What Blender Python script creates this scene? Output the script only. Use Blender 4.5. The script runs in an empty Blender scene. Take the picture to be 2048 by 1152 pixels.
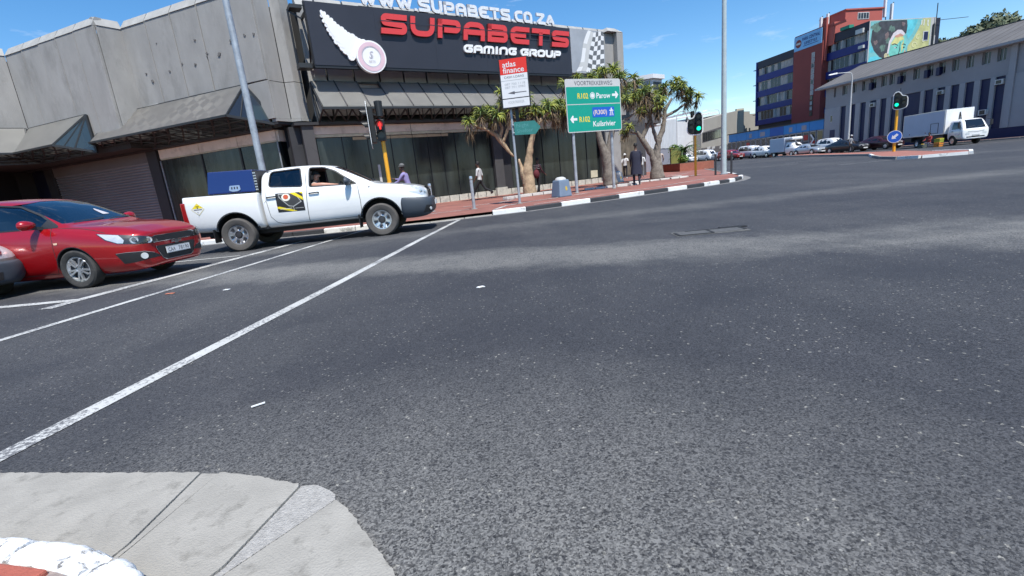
import bpy, bmesh, math, random
from math import sin, cos, pi, radians as R_, sqrt
from mathutils import Vector, Matrix
from mathutils.bvhtree import BVHTree
from mathutils.geometry import tessellate_polygon
random.seed(7)
SC = bpy.context.scene
COL = SC.collection
# ------------------------------------------------------------ camera
FPX = 937.0
cam_d = bpy.data.cameras.new('camera'); cam = bpy.data.objects.new('camera', cam_d); COL.objects.link(cam)
cam_d.sensor_width = 36.0; cam_d.lens = 36.0*FPX/2048.0; cam_d.clip_start = 0.05; cam_d.clip_end = 3000
PITCH, ROLL = R_(13.26), R_(-5.89)
_f = Vector((0, cos(PITCH), -sin(PITCH))); _u = Vector((0, sin(PITCH), cos(PITCH))); _r = Vector((1, 0, 0))
_r2 = _r*cos(ROLL)+_u*sin(ROLL); _u2 = -_r*sin(ROLL)+_u*cos(ROLL)
mw = Matrix((( _r2.x, _u2.x, -_f.x, 0), (_r2.y, _u2.y, -_f.y, 0), (_r2.z, _u2.z, -_f.z, 1.06), (0, 0, 0, 1)))
cam.matrix_world = mw
SC.camera = cam
# ------------------------------------------------------------ sky, sun, exposure
SUN_EL = R_(62); SUN_XY = Vector((0.35, -0.94, 0)).normalized()
world = bpy.data.worlds.new('World'); SC.world = world; world.use_nodes = True
wn = world.node_tree; wn.nodes.clear()
sky = wn.nodes.new('ShaderNodeTexSky'); sky.sky_type = 'NISHITA'; sky.sun_disc = False
sky.sun_elevation = SUN_EL; sky.sun_rotation = math.atan2(SUN_XY.x, SUN_XY.y)
sky.altitude = 50; sky.air_density = 1.0; sky.dust_density = 0.0; sky.ozone_density = 2.0
bg = wn.nodes.new('ShaderNodeBackground'); bg.inputs['Strength'].default_value = 0.13
wo = wn.nodes.new('ShaderNodeOutputWorld')
tc = wn.nodes.new('ShaderNodeTexCoord'); mp = wn.nodes.new('ShaderNodeMapping'); mp.inputs['Scale'].default_value = (2.2, 2.6, 11); mp.inputs['Location'].default_value=(0.4,0.1,0.35)
nz = wn.nodes.new('ShaderNodeTexNoise'); nz.inputs['Scale'].default_value = 1.6; nz.inputs['Detail'].default_value = 8; nz.inputs['Roughness'].default_value = .62
mr = wn.nodes.new('ShaderNodeMapRange'); mr.inputs[1].default_value = .58; mr.inputs[2].default_value = .80; mr.inputs[3].default_value = 0; mr.inputs[4].default_value = .75
mx = wn.nodes.new('ShaderNodeMixRGB'); mx.inputs[2].default_value = (6.2, 6.6, 7.2, 1)
hs = wn.nodes.new('ShaderNodeHueSaturation'); hs.inputs['Saturation'].default_value = 1.32; hs.inputs['Value'].default_value = 1.0
L = wn.links.new
L(tc.outputs['Generated'], mp.inputs[0]); L(mp.outputs[0], nz.inputs[0]); L(nz.outputs[0], mr.inputs[0]); L(mr.outputs[0], mx.inputs[0])
L(sky.outputs[0], hs.inputs['Color']); L(hs.outputs[0], mx.inputs[1]); L(mx.outputs[0], bg.inputs[0]); L(bg.outputs[0], wo.inputs[0])
sd = bpy.data.lights.new('sun', 'SUN'); sd.energy = 4.6; sd.angle = R_(.53); sd.color = (1, .965, .9)
sun = bpy.data.objects.new('sun', sd); COL.objects.link(sun)
sdir = Vector((SUN_XY.x*cos(SUN_EL), SUN_XY.y*cos(SUN_EL), sin(SUN_EL)))
sun.rotation_euler = sdir.to_track_quat('Z', 'Y').to_euler(); sun.location = sdir*60
SC.view_settings.view_transform = 'Standard'; SC.view_settings.look = 'None'; SC.view_settings.gamma = 1
SC.view_settings.use_curve_mapping = False; SC.view_settings.exposure = 0.46
SC.cycles.max_bounces = 6; SC.cycles.transparent_max_bounces = 16; SC.cycles.diffuse_bounces = 3; SC.cycles.glossy_bounces = 3
SC.cycles.caustics_reflective = False; SC.cycles.caustics_refractive = False

# ------------------------------------------------------------ materials
def _new(name):
    m = bpy.data.materials.new(name); m.use_nodes = True
    nt = m.node_tree; b = nt.nodes['Principled BSDF']
    return m, nt, b
def mat(name, col, rough=.6, metal=0, var=.12, vs=2.0, bump=0, bs=80, coat=0, spec=.5, emit=None, es=1, dirt=None, ds=1.2, dth=(.5, .7), stretch=None):
    m, nt, b = _new(name); N = nt.nodes.new; K = nt.links.new
    b.inputs['Roughness'].default_value = rough; b.inputs['Metallic'].default_value = metal
    b.inputs['Specular IOR Level'].default_value = spec; b.inputs['Coat Weight'].default_value = coat; b.inputs['Coat Roughness'].default_value = .05
    tc = N('ShaderNodeTexCoord'); src = tc.outputs['Object']
    if stretch:
        mpn = N('ShaderNodeMapping'); mpn.inputs['Scale'].default_value = stretch; K(src, mpn.inputs[0]); src = mpn.outputs[0]
    c = (*col, 1)
    if var:
        n = N('ShaderNodeTexNoise'); n.inputs['Scale'].default_value = vs; n.inputs['Detail'].default_value = 7; n.inputs['Roughness'].default_value = .6
        K(src, n.inputs[0])
        r = N('ShaderNodeMapRange'); r.inputs[1].default_value = .25; r.inputs[2].default_value = .75; r.inputs[3].default_value = 1-var; r.inputs[4].default_value = 1+var
        K(n.outputs[0], r.inputs[0])
        v = N('ShaderNodeVectorMath'); v.operation = 'SCALE'; v.inputs[0].default_value = col; K(r.outputs[0], v.inputs['Scale'])
        out = v.outputs[0]
        if dirt:
            n2 = N('ShaderNodeTexNoise'); n2.inputs['Scale'].default_value = ds; n2.inputs['Detail'].default_value = 9; n2.inputs['Roughness'].default_value = .68
            K(src, n2.inputs[0])
            r2 = N('ShaderNodeMapRange'); r2.inputs[1].default_value = dth[0]; r2.inputs[2].default_value = dth[1]; K(n2.outputs[0], r2.inputs[0])
            mxn = N('ShaderNodeMixRGB'); K(r2.outputs[0], mxn.inputs[0]); K(out, mxn.inputs[1]); mxn.inputs[2].default_value = (*dirt, 1); out = mxn.outputs[0]
        K(out, b.inputs['Base Color'])
    else:
        b.inputs['Base Color'].default_value = c
    if bump:
        n3 = N('ShaderNodeTexNoise'); n3.inputs['Scale'].default_value = bs; n3.inputs['Detail'].default_value = 4; K(src, n3.inputs[0])
        bp = N('ShaderNodeBump'); bp.inputs['Strength'].default_value = bump; bp.inputs['Distance'].default_value = .01
        K(n3.outputs[0], bp.inputs['Height']); K(bp.outputs[0], b.inputs['Normal'])
    if emit:
        b.inputs['Emission Color'].default_value = (*emit, 1); b.inputs['Emission Strength'].default_value = es
    return m
def glass_mat(name, tint=(.55, .62, .62), rough=.02, base=.04, through=1.0, top=.9):
    m = bpy.data.materials.new(name); m.use_nodes = True; nt = m.node_tree; nt.nodes.clear(); N = nt.nodes.new; K = nt.links.new
    o = N('ShaderNodeOutputMaterial'); t = N('ShaderNodeBsdfTransparent'); t.inputs[0].default_value = (*[c*through for c in tint], 1)
    g = N('ShaderNodeBsdfGlossy'); g.inputs['Roughness'].default_value = rough; g.inputs[0].default_value = (1, 1, 1, 1)
    lw = N('ShaderNodeLayerWeight'); lw.inputs[0].default_value = .35
    r = N('ShaderNodeMapRange'); r.inputs[3].default_value = base; r.inputs[4].default_value = top
    pw = N('ShaderNodeMath'); pw.operation = 'POWER'; pw.inputs[1].default_value = 2.0
    mxs = N('ShaderNodeMixShader'); K(lw.outputs['Facing'], pw.inputs[0]); K(pw.outputs[0], r.inputs[0]); K(r.outputs[0], mxs.inputs[0]); K(t.outputs[0], mxs.inputs[1]); K(g.outputs[0], mxs.inputs[2]); K(mxs.outputs[0], o.inputs[0])
    return m

M = {}
M['concrete'] = mat('concrete_panel', (.30, .293, .28), .88, var=.15, vs=1.3, bump=.8, bs=38, dirt=(.17, .165, .155), ds=.9, dth=(.52, .82), stretch=(1, 1, .45))
M['coping'] = mat('coping_concrete', (.33, .325, .31), .85, var=.18, vs=2, bump=.4, bs=60)
M['joint'] = mat('joint_dark', (.03, .03, .03), .9, var=0)
M['darkframe'] = mat('dark_frame_paint', (.022, .024, .026), .5, var=.2)
M['blackmetal'] = mat('black_metal', (.012, .012, .014), .45, var=.2)
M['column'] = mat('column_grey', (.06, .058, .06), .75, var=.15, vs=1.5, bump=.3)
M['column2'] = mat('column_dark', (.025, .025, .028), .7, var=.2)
M['cream'] = mat('fascia_cream', (.70, .60, .50), .7, var=.12, vs=1.2, dirt=(.30, .25, .2), ds=1.6, dth=(.5, .8))
M['creamlow'] = mat('fascia_yellowed', (.50, .47, .34), .7, var=.2, vs=3)
M['fasciagrey'] = mat('fascia_grey', (.12, .11, .11), .7, var=.1)
M['shutter'] = mat('shutter_metal', (.22, .22, .235), .45, metal=.3, var=.12, vs=.6)
M['canopy'] = mat('canopy_sheet', (.27, .265, .25), .55, var=.16, vs=1.1, dirt=(.30, .29, .27), ds=2.2, dth=(.5, .75))
def translucent(m, col, k):
    nt = m.node_tree; o = nt.nodes['Material Output']; b = nt.nodes['Principled BSDF']; t = nt.nodes.new('ShaderNodeBsdfTranslucent'); t.inputs[0].default_value = (*col, 1); x = nt.nodes.new('ShaderNodeMixShader'); x.inputs[0].default_value = k
    nt.links.new(b.outputs[0], x.inputs[1]); nt.links.new(t.outputs[0], x.inputs[2]); nt.links.new(x.outputs[0], o.inputs[0])
translucent(M['canopy'], (.80, .80, .76), .5)
M['plinth'] = mat('plinth_blocks', (.50, .49, .42), .85, var=.22, vs=5, bump=.6, bs=25, dirt=(.22, .22, .2), ds=3, dth=(.5, .7))
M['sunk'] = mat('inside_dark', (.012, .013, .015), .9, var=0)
M['signblue'] = mat('sign_board_navy', (.030, .032, .043), .42, var=.12, vs=.7, spec=.35)
M['signgrey'] = mat('sign_board_grey', (.32, .34, .37), .5, var=.15, vs=1)
M['lred'] = mat('letter_red', (.62, .045, .045), .45, var=.06, vs=20)
M['lwhite'] = mat('letter_white', (.8, .8, .8), .45, var=.05)
M['lwhited'] = mat('letter_white_dotted', (.66, .68, .70), .5, var=.22, vs=14)
M['lside'] = mat('letter_side', (.16, .03, .035), .5, var=0)
M['pink'] = mat('badge_pink', (.70, .50, .55), .4, var=.08)
M['badgegrey'] = mat('badge_grey', (.5, .48, .52), .4, var=.05)
M['galv'] = mat('galvanised_steel', (.38, .41, .44), .5, metal=.35, var=.22, vs=6, dirt=(.26, .28, .3), ds=4)
M['yellow'] = mat('signal_pole_yellow', (.80, .36, .01), .4, var=.08, vs=3, coat=.3)
M['sigblack'] = mat('signal_black', (.012, .012, .012), .5, var=.1)
M['siggrey'] = mat('signal_lens_dark', (.03, .03, .03), .25, var=.1)
M['white'] = mat('white_paint', (.78, .78, .77), .5, var=.06, vs=3)
M['whitewall'] = mat('white_wall', (.66, .66, .66), .8, var=.08, vs=.8)
M['green'] = mat('sign_green', (.0, .30, .215), .5, var=.04, vs=2)
M['green2'] = mat('sign_green_faded', (.03, .19, .17), .5, var=.15, vs=6)
M['green2t'] = mat('sign_green_faded_text', (.09, .30, .28), .5, var=.1)
M['signwhite'] = mat('sign_white', (.72, .72, .72), .45, var=.04)
M['signlg'] = mat('sign_light_grey', (.52, .52, .51), .5, var=.05)
M['signred'] = mat('sign_red', (.72, .03, .015), .4, var=.03)
M['signblu'] = mat('sign_blue', (.01, .10, .50), .4, var=.03)
M['signyel'] = mat('sign_yellow', (.75, .60, .03), .45, var=.03)
M['signtxt'] = mat('sign_text_dark', (.10, .10, .11), .6, var=0)
M['greytxt'] = mat('sign_text_grey', (.42, .43, .44), .6, var=0)
M['tyre'] = mat('tyre_rubber', (.035, .034, .033), .85, var=.25, vs=9, dirt=(.07, .065, .06), ds=7)
M['tyred'] = mat('tyre_dusty', (.085, .078, .072), .9, var=.2, vs=9)
M['alloy'] = mat('alloy_rim', (.62, .63, .65), .28, metal=.75, var=.06)
M['rimdark'] = mat('rim_dark_metal', (.06, .06, .065), .5, metal=.5, var=.1)  # plain dark metal for rim backs, posts and pipes
M['chrome'] = mat('chrome', (.75, .76, .78), .08, metal=1, var=0)
M['blackpl'] = mat('black_plastic', (.018, .018, .02), .5, var=.1)
M['greypl'] = mat('grey_bumper_plastic', (.045, .056, .072), .55, var=.1)
M['cabin'] = mat('cabin_inside', (.02, .02, .022), .8, var=.2)
M['seat'] = mat('seat_fabric', (.05, .05, .055), .9, var=.2)
M['lamp'] = mat('headlamp_reflector', (.66, .67, .68), .3, metal=.35, var=.15, vs=14)
M['lampglass'] = glass_mat('lamp_glass', (.96, .97, .97), .02, .04, 1, .5)
M['ctail'] = mat('tail_lamp_red', (.30, .01, .012), .2, var=.1, coat=1)
M['amber'] = mat('amber_lamp', (.75, .5, .35), .25, var=0)
M['glassdark'] = mat('dark_glass', (.01, .012, .015), .05, var=0, spec=.9)
M['carglass'] = glass_mat('car_glass_tinted', (.30, .34, .36), .015, .07)
M['carglasslt'] = glass_mat('car_windscreen', (.62, .70, .74), .015, .10, 1, .95)
M['greenglass'] = glass_mat('greenish_canopy_glass', (.30, .42, .40), .25, .10, 1, .3)
M['skin1'] = mat('skin_brown', (.11, .055, .035), .55, var=.06)
M['skin2'] = mat('skin_light', (.55, .29, .21), .5, var=.06)
M['hair'] = mat('hair_black', (.01, .009, .009), .7, var=.1)
def paint(name, col, metal=0.0, rough=.35):
    return mat(name, col, rough, metal=metal, var=.03, vs=1.5, coat=.9, spec=.5)
M['pred'] = paint('car_paint_red', (.36, .004, .007), .25, .3)
M['pwhite'] = paint('car_paint_white', (.80, .80, .79))
M['psilver'] = paint('car_paint_silver', (.42, .47, .52), .5)
M['pgreyg'] = paint('car_paint_grey_green', (.25, .29, .28), .5)
M['pdark'] = paint('car_paint_charcoal', (.015, .016, .02), .2)
M['pmaroon'] = paint('car_paint_maroon', (.05, .01, .012), .2)
M['pdred'] = paint('car_paint_dark_red', (.28, .02, .015), .1)
M['pblue'] = paint('canopy_paint_blue', (.004, .018, .115), 0, .4)
M['truckbox'] = mat('truck_box_panel', (.50, .56, .64), .55, var=.06, vs=1)

# ------------------------------------------------------------ geometry helper
def V3(*a): return Vector(a)
class MB:
    def __init__(s): s.v = []; s.f = []; s.m = []
    def add(s, vs, fs, mi=0):
        b = len(s.v); s.v += [Vector(v) for v in vs]; s.f += [[i+b for i in f] for f in fs]; s.m += [mi]*len(fs); return s
    def hexa(s, p, mi=0):   # 8 points: bottom 4 (ccw), top 4
        return s.add(p, [(3, 2, 1, 0), (4, 5, 6, 7), (0, 1, 5, 4), (1, 2, 6, 5), (2, 3, 7, 6), (3, 0, 4, 7)], mi)
    def bx(s, x0, x1, y0, y1, z0, z1, mi=0):
        return s.hexa([(x0, y0, z0), (x1, y0, z0), (x1, y1, z0), (x0, y1, z0), (x0, y0, z1), (x1, y0, z1), (x1, y1, z1), (x0, y1, z1)], mi)
    def obx(s, o, a, b, c, mi=0):   # oriented box: corner o + three edge vectors
        o, a, b, c = map(Vector, (o, a, b, c))
        return s.hexa([o, o+a, o+a+b, o+b, o+c, o+a+c, o+a+b+c, o+b+c], mi)
    def bar(s, p, q, w, h=None, mi=0, up=(0, 0, 1)):
        p, q = Vector(p), Vector(q); h = h or w; d = (q-p)
        if d.length < 1e-6: return s
        dn = d.normalized(); upv = Vector(up)
        if abs(dn.dot(upv)) > .98: upv = Vector((1, 0, 0))
        a = dn.cross(upv).normalized(); b = a.cross(dn).normalized()
        o = p-a*w/2-b*h/2
        return s.obx(o, d, a*w, b*h, mi)
    def prism(s, pts, fr, d0, d1, mi=0, mi2=None):   # pts 2D, fr(a,b,d)->Vector
        n = len(pts); v = [fr(a, b, d0) for a, b in pts]+[fr(a, b, d1) for a, b in pts]
        b0 = len(s.v); s.add(v, [], 0)
        s.f.append([b0+n+i for i in range(n)]); s.m.append(mi)
        s.f.append([b0+i for i in range(n)][::-1]); s.m.append(mi)
        for i in range(n):
            j = (i+1) % n; s.f.append([b0+i, b0+j, b0+n+j, b0+n+i]); s.m.append(mi if mi2 is None else mi2)
        return s
    def tube(s, pts, rads, n=8, cap=True, mi=0):
        pts = [Vector(p) for p in pts]
        if not hasattr(rads, '__len__'): rads = [rads]*len(pts)
        b0 = len(s.v); ref = None
        for i, p in enumerate(pts):
            d = (pts[min(i+1, len(pts)-1)]-pts[max(i-1, 0)]).normalized()
            if ref is None: ref = Vector((1, 0, 0)) if abs(d.x) < .8 else Vector((0, 1, 0))
            a = (ref-d*ref.dot(d)).normalized(); b = d.cross(a); ref = a
            for k in range(n):
                t = 2*pi*k/n; s.v.append(p+(a*cos(t)+b*sin(t))*rads[i])
        for i in range(len(pts)-1):
            for k in range(n):
                k2 = (k+1) % n; s.f.append([b0+i*n+k, b0+i*n+k2, b0+(i+1)*n+k2, b0+(i+1)*n+k]); s.m.append(mi)
        if cap:
            s.f.append([b0+k for k in range(n)][::-1]); s.m.append(mi)
            s.f.append([b0+(len(pts)-1)*n+k for k in range(n)]); s.m.append(mi)
        return s
    def lathe(s, prof, c=(0, 0, 0), ax='z', n=20, mi=0, cap=True):   # prof (r,h)
        c = Vector(c); b0 = len(s.v)
        for r, h in prof:
            for k in range(n):
                t = 2*pi*k/n
                if ax == 'z': p = Vector((r*cos(t), r*sin(t), h))
                elif ax == 'y': p = Vector((r*cos(t), h, r*sin(t)))
                else: p = Vector((h, r*cos(t), r*sin(t)))
                s.v.append(c+p)
        for i in range(len(prof)-1):
            for k in range(n):
                k2 = (k+1) % n; s.f.append([b0+i*n+k, b0+i*n+k2, b0+(i+1)*n+k2, b0+(i+1)*n+k]); s.m.append(mi)
        if cap:
            s.f.append([b0+k for k in range(n)][::-1]); s.m.append(mi)
            s.f.append([b0+(len(prof)-1)*n+k for k in range(n)]); s.m.append(mi)
        return s
    def mesh(s, name, mats, smooth=False):
        me = bpy.data.meshes.new(name); me.from_pydata([tuple(v) for v in s.v], [], s.f)
        if not isinstance(mats, (list, tuple)): mats = [mats]
        for m in mats: me.materials.append(M[m] if isinstance(m, str) else m)
        me.polygons.foreach_set('material_index', s.m)
        bm = bmesh.new(); bm.from_mesh(me); bmesh.ops.recalc_face_normals(bm, faces=bm.faces); bm.to_mesh(me); bm.free()
        if smooth:
            me.shade_smooth()
            if smooth != 'all': me.set_sharp_from_angle(angle=R_(38))
        me.update(); return me
    def build(s, name, mats, parent=None, smooth=False, world=False, bevel=0):
        if world and parent is not None:
            inv = local_matrix(parent).inverted(); s.v = [inv @ v for v in s.v]
        me = s.mesh(name, mats, smooth)
        if bevel:
            bm = bmesh.new(); bm.from_mesh(me)
            ed = [e for e in bm.edges if e.is_manifold and e.calc_face_angle(0) > .6]
            bmesh.ops.bevel(bm, geom=ed, offset=bevel, segments=2, affect='EDGES', clamp_overlap=True, profile=.6)
            bm.to_mesh(me); bm.free()
        o = bpy.data.objects.new(name, me); COL.objects.link(o)
        if parent is not None: o.parent = parent
        return o
def local_matrix(o):
    m = Matrix.Translation(o.location) @ o.rotation_euler.to_matrix().to_4x4() @ Matrix.Diagonal((*o.scale, 1))
    return local_matrix(o.parent) @ m if o.parent else m
def thing(name, label, cat, loc=(0, 0, 0), rz=0, group=None):
    o = bpy.data.objects.new(name, None); COL.objects.link(o); o.location = loc; o.rotation_euler = (0, 0, rz); o.empty_display_size = .2
    o['label'] = label; o['category'] = cat
    if group: o['group'] = group
    return o
def tag(o, label, cat, group=None):
    o['label'] = label; o['category'] = cat
    if group: o['group'] = group
    return o
def struct(o): o['kind'] = 'structure'; return o
def stuff(o): o['kind'] = 'stuff'; return o
def inst(o_src, name, parent, loc=None, rot=None, scale=None):
    o = bpy.data.objects.new(name, o_src.data if hasattr(o_src, 'data') else o_src); COL.objects.link(o); o.parent = parent
    if loc is not None: o.location = loc
    if rot is not None: o.rotation_euler = rot
    if scale is not None: o.scale = scale
    return o
def dup(root, loc, rz, label, cat=None):
    def cp(o, par):
        c = o.copy(); COL.objects.link(c); c.parent = par
        for ch in list(o.children): cp(ch, c)
        return c
    r = cp(root, None); r.location = loc; r.rotation_euler = (0, 0, rz); r['label'] = label
    return r
def gz(x, y): return .0105*max(0.0, min(y, 120)-42)      # the far street climbs gently
# ---- stroke lettering: thick polylines with rounded corners
GL = {
 'S': [[(1, 1), (.0, 1), (.0, .56), (1, .44), (1, 0), (0, 0)]],
 'U': [[(0, 1), (0, 0), (1, 0), (1, 1)]],
 'P': [[(0, 0), (0, 1)], [(0, 1), (1, 1), (1, .42), (.22, .42)]],
 'A': [[(0, 0), (0, 1), (1, 1), (1, 0)], [(.1, .42), (.9, .42)]],
 'B': [[(0, 0), (0, 1)], [(0, 1), (.95, 1), (.95, .55), (.1, .53)], [(.1, .5), (1, .5), (1, 0), (0, 0)]],
 'E': [[(1, 1), (0, 1), (0, 0), (1, 0)], [(.1, .52), (.9, .52)]],
 'T': [[(0, 1), (1, 1)], [(.5, .9), (.5, 0)]],
 'G': [[(1, 1), (0, 1), (0, 0), (1, 0), (1, .5), (.5, .5)]],
 'M': [[(0, 0), (0, 1), (1, 1), (1, 0)], [(.5, .92), (.5, 0)]],
 'I': [[(.5, 0), (.5, 1)]],
 'N': [[(0, 0), (0, 1), (1, 1), (1, 0)]],
 'R': [[(0, 0), (0, 1)], [(0, 1), (1, 1), (1, .42), (.3, .42), (1, 0)]],
 'O': [[(.5, 0), (0, 0), (0, 1), (1, 1), (1, 0), (.5, 0)]],
 'C': [[(1, 1), (0, 1), (0, 0), (1, 0)]],
 'W': [[(0, 1), (.25, 0), (.5, .8), (.75, 0), (1, 1)]],
 'Z': [[(0, 1), (1, 1), (0, 0), (1, 0)]],
 'a': [[(0, 0), (.5, 1), (1, 0)], [(.22, .32), (.78, .32)]],
}
def fillet(pts, r, seg=5):
    out = [Vector(pts[0])]
    for i in range(1, len(pts)-1):
        p, a, b = Vector(pts[i]), Vector(pts[i-1]), Vector(pts[i+1])
        la, lb = (a-p).length, (b-p).length; rr = min(r, la*.48, lb*.48)
        pa = p+(a-p).normalized()*rr; pb = p+(b-p).normalized()*rr
        for k in range(seg+1):
            t = k/seg; out.append((1-t)**2*pa+2*t*(1-t)*p+t*t*pb)
    out.append(Vector(pts[-1])); return out
def ribbon(pts, w):
    n = len(pts); Lp, Rp = [], []
    for i in range(n):
        d0 = (pts[i]-pts[i-1]).normalized() if i else None
        d1 = (pts[i+1]-pts[i]).normalized() if i < n-1 else None
        if d0 is None: d0 = d1
        if d1 is None: d1 = d0
        n0 = Vector((-d0.y, d0.x)); n1 = Vector((-d1.y, d1.x)); m = (n0+n1)
        m = m.normalized() if m.length > 1e-4 else n0
        k = w/2/max(.45, m.dot(n0)); Lp.append(pts[i]+m*k); Rp.append(pts[i]-m*k)
    return Lp, Rp
def glyph(mb, ch, x, z, w, h, th, fr, d0, d1, shear=0, mi=0, mi2=None, rnd=.3):
    for st in GL[ch]:
        pts = [Vector((th/2+a*(w-th), th/2+b*(h-th))) for a, b in st]
        # let straight ends reach the letter box
        for e, o in ((0, 1), (-1, -2)):
            d = (pts[e]-pts[o]).normalized(); 
            if st[e][1] in (0, 1) and abs(d.y) > .9: pts[e] = pts[e]+d*th/2
            elif st[e][0] in (0, 1) and abs(d.x) > .9: pts[e] = pts[e]+d*th/2
        pts = fillet(pts, rnd*h)
        A, B = ribbon(pts, th)
        for i in range(len(A)-1):
            q = [A[i], A[i+1], B[i+1], B[i]]
            q = [(x+p.x+shear*p.y, z+p.y) for p in q]
            mb.prism(q, fr, d0, d1+.0004*i, mi, mi2)
# ---- flat text (the built-in font) laid on a frame
def text(name, s, parent, fr, x, z, h, m, d0, d1=None, width=None, align='L', world=False, bold=0, shear=0, spacing=1.0):
    cu = bpy.data.curves.new(name, 'FONT'); cu.body = s; cu.size = 1; cu.resolution_u = 3; cu.offset = bold; cu.shear = shear; cu.space_character = spacing
    ob = bpy.data.objects.new(name, cu); COL.objects.link(ob)
    dg = bpy.context.evaluated_depsgraph_get(); me = bpy.data.meshes.new_from_object(ob.evaluated_get(dg)); bpy.data.objects.remove(ob)
    vs = [v.co.copy() for v in me.vertices]; fs = [list(p.vertices) for p in me.polygons]; bpy.data.meshes.remove(me); bpy.data.curves.remove(cu)
    x0 = min(v.x for v in vs); x1 = max(v.x for v in vs); z0 = min(v.y for v in vs); z1 = max(v.y for v in vs)
    sc = h/.73; sx = sc if width is None else width/(x1-x0); W = (x1-x0)*sx
    ox = x-(W/2 if align == 'C' else (W if align == 'R' else 0))
    mb = MB(); mb.add([fr(ox+(v.x-x0)*sx, z+v.y*sc, d0) for v in vs], fs)
    me = bpy.data.meshes.new(name)
    P = mb.v
    if world and parent is not None:
        inv = local_matrix(parent).inverted(); P = [inv @ v for v in P]
    me.from_pydata([tuple(v) for v in P], [], mb.f); me.materials.append(M[m] if isinstance(m, str) else m)
    o = bpy.data.objects.new(name, me); COL.objects.link(o); o.parent = parent
    return o
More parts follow.
